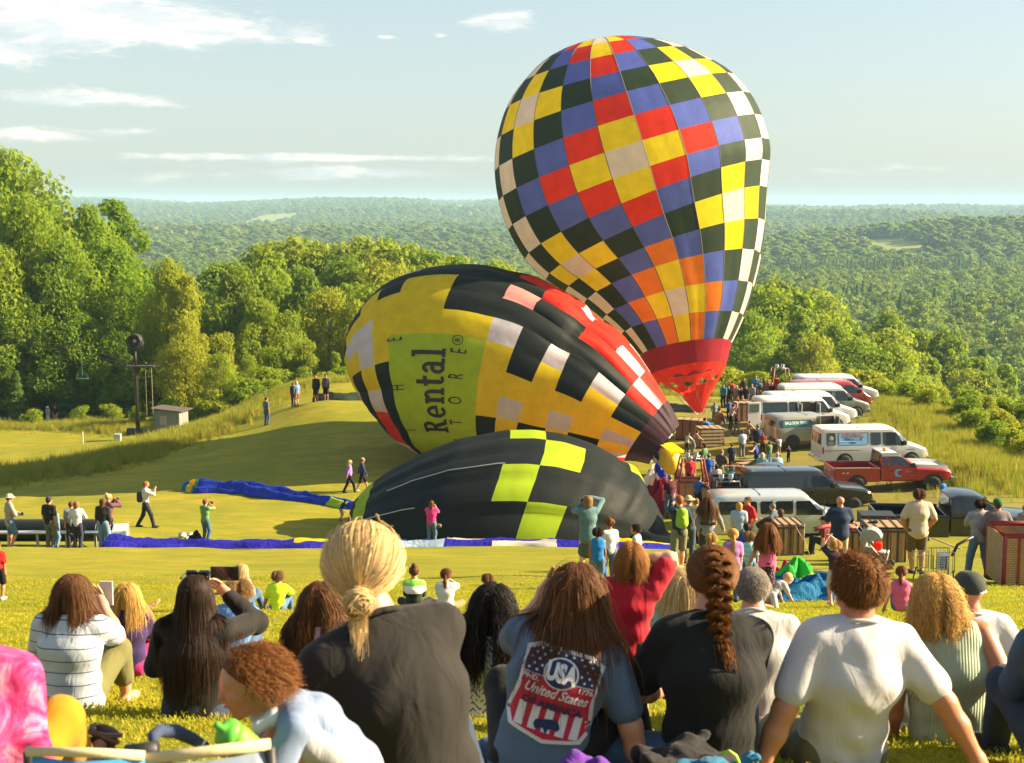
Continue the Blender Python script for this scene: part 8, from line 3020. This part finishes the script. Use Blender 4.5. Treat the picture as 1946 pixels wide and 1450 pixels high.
lump('purple_bag', 1115, 1438, 4.2, .15, cloth('violet', (.10, .025, .26), fold=1.5), 'violet bag at the bottom edge under the woman in slate blue', 'bag', 3)
b0_ = lump('black_bag', 1300, 1418, 4.25, .20, cloth('black_bag', (.012, .012, .013), fold=1.5), 'black and blue bag heaped at the bottom edge under the braided woman', 'bag', 5)
jk_ = lump('blue_jacket', 1355, 1436, 4.15, .16, cloth('azure_jacket', (.02, .13, .24), fold=1.5), 'blue jacket with a lime cord beside the black bag', 'jacket', 8)
mb = MB()
mb.tube([tuple(W(1372, 1432, 4.05)), tuple(W(1385, 1428, 4.0)), tuple(W(1398, 1436, 4.0)), tuple(W(1404, 1450, 4.0))], .006, 6)
o_ = mb.build('drawcord', plain('lime_cord', (.35, .6, .05), .6), jk_, smooth=True)
o_.location = -Vector(jk_.location)
# ------------------------------------------------------------------ people farther down the slope and on the field
CL = {}
def cc(r, g, b, **k):
 key = 'c_%d_%d_%d' % (r, g, b)
 if key not in CL:
  CL[key] = cloth(key, tuple(((x / 255) ** 2.2) * .72 for x in (r, g, b)), **k)
 return CL[key]
JN, DK, TN, WH, BK = cc(85, 120, 160), cc(45, 48, 55), cc(150, 130, 95), cc(225, 225, 225), cc(28, 28, 30)
BOYHAIR = lambda n=1300: dict(style='short', length=.05, n=n, puff=.012, steps=6, w=.0042, mess=.08, stiff=.85, lift=.3)
GIRLHAIR = lambda l=.26, n=1400: dict(style='long', length=l, n=n, puff=.018, steps=12, w=.0042, spread=.3)
SITK = 'children and parents sitting down the slope'
# sitting down the slope
person('blond woman in a pale pink-gray shirt sitting beside the neon boy', 459, 1072, 18.2, 1.66, -30, 'light', cc(190, 165, 175), 'short', JN, 'long', SHOE_D, ('bob', 'blond'), group=SITK, strand=GIRLHAIR(.2), pose='sit', lean=2, armL='lap', armR='lap', fem=True)
person('boy in a neon yellow-green shirt sitting alone on the grass', 529, 1084, 18.0, 1.3, -8, 'tan', cloth('neon', (.52, .78, .02)), 'short', JN, 'long', SHOE_D, ('short', 'sandy'), group=SITK, kid=True, strand=BOYHAIR(), pose='sit', lean=4, armL='side', armR='knee')
person('girl with a top bun in a green, white and black hooded jacket, sitting', 787, 1074, 18.2, 1.35, 0, 'tan', cloth('hood3', (.3, .6, .2), 'hood3', (.22, .58, .08)), 'long', DK, 'long', SHOE_D, ('bun', 'brown'), group=SITK, kid=True, pose='cross', lean=2, armL='lap', armR='lap', fem=True)
person('girl with a ponytail in a white T-shirt sitting with hands at her face', 848, 1081, 17.9, 1.4, -6, 'tan', cc(215, 218, 225), 'short', TN, 'long', SHOE_D, ('pony', 'brown'), group=SITK, kid=True, strand=dict(style='pony', n=1200, length=.16, steps=14, w=.0042, tie=(0, -.115, .01)), pose='cross', lean=2, armL='lap', armR='camera', fem=True)
person('small boy in a gray shirt sitting beside the white-shirted girl', 925, 1090, 18.6, 1.2, 28, 'tan', cc(150, 150, 158), 'long', JN, 'long', SHOE_D, ('short', 'brown'), group=SITK, kid=True, strand=BOYHAIR(), pose='sit', lean=-6, armL='lap', armR='back')
person('girl in a pink tank top with a flower in her hair, sitting sideways', 1714, 1076, 18.4, 1.25, -20, 'tan', cc(235, 105, 150), 'none', JN, 'short', SHOE_W, ('pony', 'auburn'), group=SITK, kid=True, strand=dict(style='pony', n=1200, length=.16, steps=14, w=.0042, tie=(0, -.115, .02)), pose='sit', lean=0, armL=((.10, -.02, -.33), (.6, -1, 0)), armR='knee', fem=True)
person('baby crawling on the grass beside the green fabric heap', 1497, 1084, 19.6, .8, -62, 'light', cc(200, 195, 200), 'short', cc(205, 205, 210), 'short', None, ('short', 'blond'), kid=True, head=1.6, fixH=True, pose='crawl', lean=52, hunch=4, hpitch=38, armL=((.0, .12, -.30), (.5, -1, 0)), armR=((.06, .20, -.28), (.5, -1, 0)))
person('boy in a red shirt and black shorts standing at the picture edge', -6, 1028, 21.5, 1.3, 0, 'tan', cc(205, 45, 40), 'short', BK, 'short', SHOE_W, ('short', 'brown'), kid=True, pose='stand', armR='down')
# standing on the slope
STD = 'spectators standing on the slope'
p_, J_, H_ = person('woman in teal cardigan and gray skirt shading her eyes, camera in one hand', 1117, 941, 29.5, 1.68, 10, 'light', cc(95, 130, 135), 'long', cc(85, 95, 85), 'skirt', SHOE_D, ('bob', 'sandy'), group=STD, fem=True, armR='shade', armL='camera', hem=.06)
held(p_, J_, 'L', (.13, .09, .10), PHONE, 'camera', 'black camera held by the woman in the teal cardigan', 'camera', (0, .08, .03))
person('boy in a bright blue tank top standing behind the red-shirted boy', 1136, 1002, 24.0, 1.18, 0, 'brown', cc(35, 130, 205), 'none', JN, 'short', SHOE_D, ('short', 'dark'), group=STD, kid=True, strand=BOYHAIR())
person('child with a brown curly mop in a white shirt beside the blue tank top', 1158, 985, 26.5, 1.3, 20, 'brown', cc(225, 225, 230), 'short', JN, 'long', SHOE_D, ('curly', 'auburn'), group=STD, kid=True)
person('small boy in a pale shirt seen from the side by the yellow cloth', 1208, 996, 25.5, 1.2, 70, 'tan', cc(200, 205, 210), 'short', JN, 'long', SHOE_D, ('short', 'dark'), group=STD, kid=True, strand=BOYHAIR(900))
p_, J_, H_ = person('barefoot man with a bright green backpack taking a picture', 1291, 941, 31.5, 1.82, 10, 'fair', cc(45, 60, 78), 'long', cc(125, 125, 95), 'short', None, ('short', 'ginger'), group=STD, armL='phone', armR='front', stepL=-.12, stepR=.05)
bp_ = [C((0, -.20, .66 * H_), (0, -.21, .80 * H_), .13, .11, (1, 0, 0), 1.15), C((0, -.30, .66 * H_), (0, -.30, .72 * H_), .07, .06, (1, 0, 0), 1.3)]
bk = empty('backpack', p_.location, p_.rotation_euler.z, 'bright green backpack on the barefoot man', 'backpack')
put_sdf('pack', bp_, .018, .05, cc(150, 190, 50), bk)
put_sdf('strap', [C((.10, -.10, .82 * H_), (.12, .08, .80 * H_), .022), C((-.10, -.10, .82 * H_), (-.12, .08, .80 * H_), .022)], .016, .02, cc(120, 160, 40), bk)
held(p_, J_, 'L', (.12, .02, .07), PHONE, 'mobile_phone', 'dark phone held up by the man with the green backpack', 'phone', (0, .05, .05))
person('man in a straw hat and dark jacket behind the green backpack', 1309, 942, 35.5, 1.80, 0, 'fair', cc(75, 75, 72), 'long', cc(70, 85, 105), 'long', SHOE_D, ('short', 'grey'), group=STD, hat=('brim', cc(205, 185, 145)), armR='front')
p_, J_, H_ = person('woman with long brown hair in a gray hooded top with black carrier straps', 1345, 943, 34.5, 1.74, 0, 'fair', cc(140, 140, 142), 'long', cc(60, 62, 65), 'short', SHOE_D, ('long', 'brown'), group=STD, fem=True, strand=GIRLHAIR(.4, 1200), armR=((.14, .06, -.30), (.4, -1, 0)), hem=.04)
cr = empty('baby_carrier', p_.location, 0, 'black straps of a baby carrier on the woman in gray', 'carrier')
put_sdf('strap', [C((-.12, -.14, .80 * H_), (.12, -.14, .80 * H_), .03), C((-.16, -.12, .62 * H_), (.16, -.12, .62 * H_), .045), C((0, -.15, .80 * H_), (0, -.15, .63 * H_), .02)], .016, .02, STRAPB, cr)
person('blond small boy standing low in front of the gray-topped woman', 1352, 1013, 22.0, 1.1, 0, 'light', cc(120, 95, 80), 'short', JN, 'long', SHOE_D, ('short', 'golden'), group=STD, kid=True, strand=BOYHAIR())
person('girl with a red-tied ponytail in a lilac shirt', 1393, 1005, 21.0, 1.2, 0, 'light', cc(190, 130, 195), 'short', JN, 'long', SHOE_D, ('pony', 'golden'), group=STD, kid=True, fem=True, strand=dict(style='pony', n=1400, length=.24, steps=16, w=.0042, tie=(0, -.115, .0)))
person('boy in an aqua striped shirt next to the lilac-shirted girl', 1425, 1010, 22.2, 1.15, -10, 'tan', cloth('aqua_stripes', (.22, .50, .50), 'bands', (.35, .62, .60)), 'short', JN, 'short', SHOE_D, ('short', 'sandy'), group=STD, kid=True, strand=BOYHAIR())
person('boy in dark blue with brown hair in front of the red-shirted man', 1419, 993, 27.0, 1.2, 0, 'tan', cc(45, 85, 160), 'short', JN, 'short', SHOE_D, ('short', 'dark'), group=STD, kid=True)
person('girl in a pink shirt and dark floral skirt with long brown hair', 1459, 993, 19.5, 1.3, 2, 'tan', cc(240, 110, 165), 'cap', cloth('dark_floral', (.03, .015, .035), 'floral', (.5, .28, .34)), 'skirt', None, ('long', 'auburn'), group=STD, kid=True, fem=True, strand=GIRLHAIR(.34, 2000), armR='lap', armL='side', stance=.05)
person('man in a red shirt and sunglasses turned towards the blond woman', 1421, 944, 39.5, 1.84, 120, 'tan', cc(205, 40, 45), 'short', DK, 'long', SHOE_D, ('short', 'brown'), group=STD, armL='pocket', armR='pocket')
person('blond woman in a pale blue shirt beside the man in red', 1405, 954, 38.8, 1.66, -10, 'light', cc(165, 185, 215), 'short', JN, 'long', SHOE_D, ('bob', 'golden'), group=STD, fem=True)
person('balding man in gray leaning on the padded roll by the silver van', 1468, 957, 44, 1.75, 60, 'fair', cc(85, 100, 110), 'short', DK, 'long', SHOE_D, ('short', 'grey'), lean=14, armL='out', armR='front')
person('brown-haired child beside the balding man by the silver van', 1483, 967, 43, 1.3, 30, 'tan', cc(120, 80, 60), 'short', DK, 'long', SHOE_D, ('bob', 'brown'), kid=True)
person('bald man in a navy T-shirt and khaki shorts, back turned', 1597, 943, 31.2, 1.84, 0, 'rosy', cc(42, 58, 88), 'short', cc(190, 175, 140), 'short', SHOE_D, None, group=STD, build=1.22, armL='front', armR='front', hem=.03)
person('small blond boy in navy with both hands clasped over his head', 1588, 1026, 19.8, 1.2, 10, 'light', cc(42, 50, 80), 'short', cc(190, 190, 185), 'short', None, ('short', 'golden'), group=STD, kid=True, strand=BOYHAIR(), armL=((.02, .05, .25), (1, .2, .1)), armR=((-.14, .06, .26), (1, .2, .2)), tall=.0)
person('man in a tan T-shirt and olive shorts standing with hands in pockets', 1747, 929, 30.2, 1.86, 0, 'tan', cc(215, 195, 170), 'short', cc(105, 92, 55), 'short', SHOE_D, ('short', 'brown'), group=STD, build=1.14, armL='pocket', armR='pocket', strand=BOYHAIR(1500), hem=.03)
person('man in a gray T-shirt and jeans with folded arms, one knee forward', 1863, 948, 28.2, 1.82, 4, 'tan', cc(160, 160, 165), 'short', cc(95, 130, 165), 'long', SHOE_D, ('short', 'dark'), group=STD, build=1.12, armL='cross', armR='cross', stepL=.05, stepR=-.05, stance=.11, strand=BOYHAIR(1300))
person('man in a green cap, gray jacket and jeans beside the folded-arms man', 1896, 948, 28.0, 1.82, 0, 'tan', cc(125, 115, 115), 'long', cc(75, 110, 150), 'long', SHOE_D, ('short', 'brown'), group=STD, build=1.16, armL='pocket', armR='pocket', hat=('cap', cc(35, 110, 60)), hem=.04)
person('person in a bright blue shirt and shorts by the red pickup nose', 1792, 914, 64, 1.78, 20, 'tan', cc(40, 125, 215), 'short', cc(60, 100, 150), 'short', SHOE_D, ('short', 'brown'), build=1.25, armL='pocket', armR='pocket')
person('man in a dark cap sitting low behind the bald man in navy', 1566, 974, 41, 1.7, 60, 'tan', cc(110, 40, 50), 'short', DK, 'long', SHOE_D, ('short', 'dark'), hat=('cap', BK), pose='chair', fixH=True, autoz=False)
person('person in mottled gray at the picture edge by the dark pickup', 1948, 960, 40, 1.75, 0, 'tan', cloth('mottled_grey', (.16, .16, .15), 'floral', (.32, .32, .30)), 'long', DK, 'long', SHOE_D, ('short', 'grey'))
# people by the corrugated pipe and on the left of the field
LG = 'spectators at the left of the field'
def far(label, px, py, d, yaw, shirt, pants, hair=('short', 'brown'), plen='long', sleeve='short', group=None, **k):
 k.setdefault('skin', 'tan')
 return person(label, px, py, d, 1.72, yaw, k.pop('skin'), shirt, sleeve, pants, plen, k.pop('shoes', SHOE_D), hair, group=group, **k)
p_, J_, H_ = far('man in a wide sun hat, gray shirt and blue shorts at the picture edge', 18, 939, 50, -55, cc(165, 160, 150), cc(95, 125, 155), plen='short', sleeve='long', group=LG, hat=('brim', cc(200, 190, 165)), armL='front', armR='front', hem=.05, shoes=SHOE_W)
held(p_, J_, 'R', (.10, .08, .12), PHONE, 'camera', 'black camera held by the man in the sun hat', 'camera', (0, .06, .0))
far('man in a black polo shirt and gray trousers by the rail', 93, 944, 50, -20, cc(32, 34, 36), cc(110, 110, 100), hair=('short', 'dark'), group=LG, build=1.12, hat=('cap', cc(60, 62, 64)))
far('person in pale denim half hidden behind the black polo shirt', 103, 962, 51.5, -30, cc(120, 155, 185), cc(110, 150, 185), sleeve='long', group=LG)
far('gray-shirted person sitting at the rail beside the white hoodie', 134, 953, 51.2, 20, cc(150, 160, 180), DK, group=LG)
far('person with short blond hair in a white hoodie at the rail', 145, 952, 50, 0, cc(215, 218, 222), cc(55, 60, 75), hair=('bob', 'sandy'), sleeve='long', group=LG, fem=True, armL='front', armR='front')
far('woman with long brown hair, black top and wide jeans', 195, 947, 49.6, -10, cc(38, 40, 36), cc(120, 150, 180), hair=('long', 'brown'), sleeve='long', group=LG, fem=True, legw=1.25, build=1.1)
p_, J_, H_ = far('woman in a plum sweater holding up a camera by the frosted box', 206, 932, 52.5, -45, cc(115, 75, 90), DK, hair=('bun', 'blond'), sleeve='long', group=LG, fem=True, armL='camera', armR='camera')
held(p_, J_, 'R', (.13, .09, .09), PHONE, 'camera', 'camera held by the woman in the plum sweater', 'camera', (0, .07, .02))
p_, J_, H_ = far('red-haired man in a maroon-sleeved white shirt with a black bag, walking', 277, 911, 60, -70, cc(215, 212, 210), DK, hair=('short', 'ginger'), sleeve='elbow', group=LG, pose='walk', armL='phone', armR='phone')
bg_ = empty('shoulder_bag', p_.location, p_.rotation_euler.z, 'black shoulder bag on the back of the red-haired man', 'bag')
put_sdf('bag_body', [C((0, -.24, .60 * H_), (0, -.25, .72 * H_), .13, .11, (1, 0, 0), 1.2)], .03, .05, STRAPB, bg_)
p_, J_, H_ = far('photographer in a green T-shirt, cap and jeans behind the blue fabric', 390, 949, 55.5, -30, cc(110, 150, 95), cc(70, 105, 140), group=LG, hat=('cap', cc(125, 70, 75)), armL='camera', armR='camera')
held(p_, J_, 'R', (.14, .12, .10), PHONE, 'camera', 'camera raised by the photographer in green', 'camera', (0, .08, .03))
far('blond woman in a lilac jacket and black leggings, walking', 665, 874, 72, -80, cc(165, 125, 200), BK, hair=('long', 'blond'), sleeve='long', group=LG, fem=True, pose='walk', armL='walkf', armR='walkb')
far('man in a navy jacket, cap and black shorts walking beside the lilac jacket', 689, 870, 72.5, -80, cc(45, 58, 92), BK, plen='short', sleeve='long', group=LG, hat=('cap', cc(140, 150, 155)), pose='walk', armL='walkb', armR='walkf', shoes=SHOE_W, wswap=True)
far('person in a navy top and white shorts bending at the edge of the black balloon', 656, 949, 64, -70, cc(40, 55, 85), cc(190, 185, 180), plen='short', sleeve='long', group=LG, hair=('short', 'dark'), pose='bend', lean=30, armL='reach', armR='reach')
p_, J_, H_ = far('woman in a hot pink top and jeans standing before the black balloon', 820, 951, 54.6, -10, cc(235, 60, 140), cc(85, 115, 145), hair=('long', 'auburn'), group=LG, fem=True, armL='phone', armR='phone')
hb_ = empty('handbag', p_.location, 0, 'small brown handbag hanging beside the hot pink top', 'handbag')
put_sdf('bag_body', [C((.22, .05, .45 * H_), (.32, .05, .45 * H_), .09)], .025, .02, SAND, hb_)
far('boy in a gray shirt and jeans standing alone by the tall grass', 506, 755, 95, -40, cc(110, 115, 120), cc(70, 95, 130), hair=('short', 'dark'), group=LG)
far('man in a dark jacket with his arm round the blond woman', 557, 727, 99, -30, cc(60, 65, 75), cc(50, 65, 85), sleeve='long', group=LG)
far('blond woman in a blue shirt beside the dark jacket', 563, 724, 98.5, 40, cc(110, 150, 200), cc(150, 110, 95), hair=('bob', 'blond'), plen='short', group=LG, fem=True)
far('man in a black sweatshirt and shorts on the far left of the field', 600, 712, 98, 160, cc(45, 45, 48), BK, plen='short', sleeve='long', group=LG)
far('man in a gray sweatshirt and cap right of the black sweatshirt', 619, 711, 98, 170, cc(95, 95, 100), BK, plen='short', sleeve='long', group=LG, hat=('cap', DK))
far('woman in white trousers and a pale hat crossing the meadow', 90, 772, 130, 150, cc(165, 175, 195), WH, hair=('bob', 'white'), group=LG, hat=('brim', WH), fem=True)
far('man in a black shirt and tan shorts crossing the meadow', 104, 770, 130, 170, cc(40, 42, 44), TN, plen='short', group=LG)
# crew and crowd between the balloons and the vans
CG = 'balloon crew and crowd by the vans'
far('man in a black shirt and white shorts at the mouth of the yellow balloon', 1249, 845, 76.5, 10, cc(38, 42, 48), cc(205, 215, 228), plen='short', group=CG, armR='out')
far('man in a maroon shirt and jeans beside the fabric heap', 1273, 890, 66, 20, cc(90, 40, 50), cc(95, 125, 160), hair=('short', 'grey'), group=CG, build=1.15)
far('child in a pale blue shirt sitting by the maroon bag', 1233, 923, 65, 0, cc(175, 200, 225), DK, hair=('short', 'dark'), group=CG, kid=True, pose='sit')
far('child in a maroon shirt sitting in front of the pale blue one', 1234, 937, 62.5, 0, cc(95, 40, 48), DK, hair=('short', 'dark'), group=CG, kid=True, pose='sit')
far('white-haired person in a red shirt behind the maroon-posted basket', 1312, 866, 71.4, 10, cc(200, 45, 60), DK, hair=('short', 'white'), group=CG)
far('man in a blue shirt, gray cap and pale shorts next to the maroon-posted basket', 1347, 862, 71.8, 0, cc(40, 95, 185), cc(190, 180, 165), plen='short', group=CG, hat=('cap', cc(120, 125, 130)))
far('man in a gray-green shirt crouching behind the hat man', 1307, 917, 62, 0, cc(105, 120, 115), DK, hair=('short', 'dark'), group=CG, pose='sit', lean=10)
far('man in a royal blue shirt and red cap behind the gray-topped woman', 1349, 931, 54, 10, cc(35, 90, 190), TN, group=CG, hat=('cap', cc(215, 60, 45)))
far('gray-haired person in teal sitting behind the black-framed basket', 1392, 868, 71, 0, cc(70, 165, 175), DK, hair=('bob', 'grey'), group=CG, pose='chair', armL='head', armR='head')
far('white-haired person in purple left of the blue pickup', 1412, 874, 70.6, 0, cc(85, 60, 110), DK, hair=('bob', 'white'), group=CG, pose='chair')
far('man in a dark navy shirt standing over the low gray basket', 1391, 843, 76.5, 0, cc(35, 45, 70), DK, group=CG, build=1.15)
far('man in a pale blue shirt and dark red cap facing the vans', 1411, 818, 80, 10, cc(170, 195, 225), cc(125, 125, 120), group=CG, hat=('cap', cc(130, 45, 55)), build=1.2)
far('person in a blue vest with orange sleeves leaning on the low basket', 1434, 840, 76, 60, cc(40, 85, 180), DK, sleeve='none', group=CG, armL='out', lean=8)
far('white-haired person in pale teal sitting behind the blue pickup cab', 1449, 858, 74, -20, cc(110, 185, 180), DK, hair=('bob', 'white'), group=CG, pose='chair')
far('white-haired person in pale blue next to the teal one', 1477, 859, 74, 10, cc(140, 175, 205), DK, hair=('short', 'white'), group=CG, pose='chair')
far('person in a white shirt raising a phone behind the khaki van', 1481, 830, 79.6, 20, cc(205, 210, 212), TN, hair=('short', 'brown'), group=CG, armL='camera', armR='camera')
far('person in black holding a camera in front of the khaki van wheel', 1499, 847, 77.8, 150, cc(40, 45, 50), DK, hair=('short', 'dark'), group=CG, armL='camera', armR='camera')
far('man in a pale pink shirt leaning against the open van door', 1395, 768, 88.5, -60, cc(205, 180, 195), BK, group=CG, lean=22, armL='reach', armR='up')
far('woman with black hair, black T-shirt and gray trousers carrying a white bag', 1400, 788, 86.5, -110, cc(35, 35, 38), cc(120, 125, 130), hair=('long', 'black'), group=CG, fem=True, pose='walk', armL='front', armR='front')
far('man in a bright blue shirt bent into the tipped basket', 1339, 794, 85.0, 60, cc(35, 110, 200), DK, hair=('short', 'dark'), group=CG, pose='bend', lean=40, armL='reach', armR='reach')
far('woman in a white shirt crouching at the side of the slatted basket', 1309, 822, 82.0, -50, cc(205, 208, 210), DK, hair=('bob', 'auburn'), group=CG, fem=True, lean=18, armL='reach', armR='reach')
far('man in gray-green overalls bending over the slatted basket', 1326, 818, 82.4, -70, cc(165, 140, 115), cc(140, 155, 150), group=CG, pose='bend', lean=34, armL='reach', armR='reach')
far('man in dark blue sitting on the ground right of the slatted basket', 1356, 803, 84.2, 40, cc(40, 55, 90), BK, hair=('short', 'white'), group=CG, pose='sit', lean=-8)
far('person in dark clothes standing inside the far tipped basket', 1296, 795, 86.8, 20, cc(55, 58, 60), DK, hair=('short', 'brown'), group=CG, lean=14)
BK_ = 'onlookers standing at the far rim'
for lab, px, py, d, yaw, sc, pc, hr, ex in (
  ('man in a turquoise shirt, first of the far onlookers', 1375, 730, 98, 150, cc(35, 150, 185), BK, ('short', 'brown'), {}),
  ('long-haired woman in black next to the turquoise shirt', 1385, 733, 98.5, 160, cc(40, 40, 42), DK, ('long', 'dark'), dict(fem=True)),
  ('blond woman in beige among the far onlookers', 1400, 732, 99, 150, cc(165, 150, 135), TN, ('long', 'blond'), dict(fem=True)),
  ('short-haired woman in black behind the kneeling pair', 1409, 736, 98.5, 170, cc(38, 38, 40), DK, ('short', 'brown'), dict(fem=True)),
  ('man in a black shirt in the middle of the far onlookers', 1418, 733, 98, 170, cc(42, 45, 52), DK, ('short', 'dark'), {}),
  ('man in a gray plaid shirt right of the black shirt', 1429, 729, 98.3, 160, cloth('grey_plaid', (.22, .25, .28), 'plaid', (.32, .36, .40)), JN, ('short', 'brown'), {}),
  ('dark-haired man in gray in the back row of onlookers', 1414, 718, 102.5, 180, cc(65, 70, 80), DK, ('short', 'dark'), {}),
  ('man in a sky blue shirt in the back row of onlookers', 1436, 713, 103, 170, cc(85, 150, 205), DK, ('short', 'brown'), {}),
  ('woman in brown left of the far burner frame', 1453, 718, 102.4, 170, cc(125, 105, 90), TN, ('long', 'brown'), dict(fem=True)),
  ('woman in rose pink beside the one in brown', 1460, 721, 102, 170, cc(165, 120, 120), DK, ('long', 'sandy'), dict(fem=True)),
  ('man in a red shirt standing in the far basket', 1474, 712, 102.6, 180, cc(190, 55, 45), DK, ('short', 'brown'), {}),
  ('child in black in front of the far basket', 1467, 726, 101, 170, cc(45, 45, 48), DK, ('short', 'auburn'), dict(kid=True)),
  ('bare-armed person sitting low before the far onlookers', 1402, 753, 96.5, 150, cc(120, 90, 75), TN, ('bob', 'brown'), dict(pose='chair')),
  ('person in tan sitting beside the bare-armed one', 1411, 752, 96.3, 170, cc(185, 150, 120), TN, ('short', 'sandy'), dict(pose='chair')),
  ('man in gray-blue standing right of the far white van', 1631, 716, 101.5, 120, cc(75, 80, 100), DK, ('short', 'brown'), {})):
 far(lab, px, py, d, yaw, sc, pc, hair=hr, group=BK_, **ex)
_rc = random.Random(21)
_cols = [((60, 110, 180), 'blue'), ((190, 190, 195), 'white'), ((70, 72, 78), 'charcoal'), ((150, 60, 55), 'brick red'), ((95, 130, 95), 'sage green'), ((160, 140, 110), 'tan'), ((45, 60, 95), 'navy'), ((120, 160, 190), 'pale blue'), ((185, 130, 70), 'ochre')]
for i, (px, py, d, where, ps) in enumerate(((1330, 905, 67, 'right of the maroon-posted basket', 'stand'), (1362, 882, 70, 'behind the black-framed basket', 'stand'), (1372, 845, 77, 'left of the navy shirt', 'sit'), (1450, 822, 80.5, 'behind the khaki van rear', 'stand'),
           (1462, 838, 77.5, 'between the blue vest and the phone raiser', 'stand'), (1425, 800, 84, 'near the open white van door', 'stand'), (1440, 806, 83.5, 'in front of the khaki van rear', 'sit'), (1358, 765, 92, 'behind the red scoop', 'stand'),
           (1368, 770, 91, 'at the tan basket by the open van', 'sit'), (1385, 760, 93.5, 'left of the pink-shirted man', 'stand'), (1418, 758, 94.5, 'right of the sitting pair', 'stand'), (1445, 722, 101, 'between the back row men', 'stand'),
           (1392, 724, 101, 'behind the blond woman in beige', 'stand'), (1338, 842, 79.5, 'in front of the slatted basket', 'sit'), (1295, 868, 74, 'left of the person in red', 'sit'), (1322, 938, 56, 'between the hat man and the royal blue shirt', 'stand'), (1382, 915, 62.5, 'before the black-framed basket', 'sit'))):
 c_, cn = _cols[i % 9]
 far('%s person in %s %s' % ('seated' if ps == 'sit' else 'standing', cn, where), px, py, d, _rc.uniform(-60, 60), cc(*c_), (DK, JN, TN)[i % 3], hair=(('short', 'bob', 'short')[i % 3], ('brown', 'dark', 'grey', 'sandy')[i % 4]), group=CG, pose=ps, lean=_rc.uniform(-4, 16), armL=_rc.choice(('front', 'pocket', 'down')), armR=_rc.choice(('front', 'reach', 'down')))
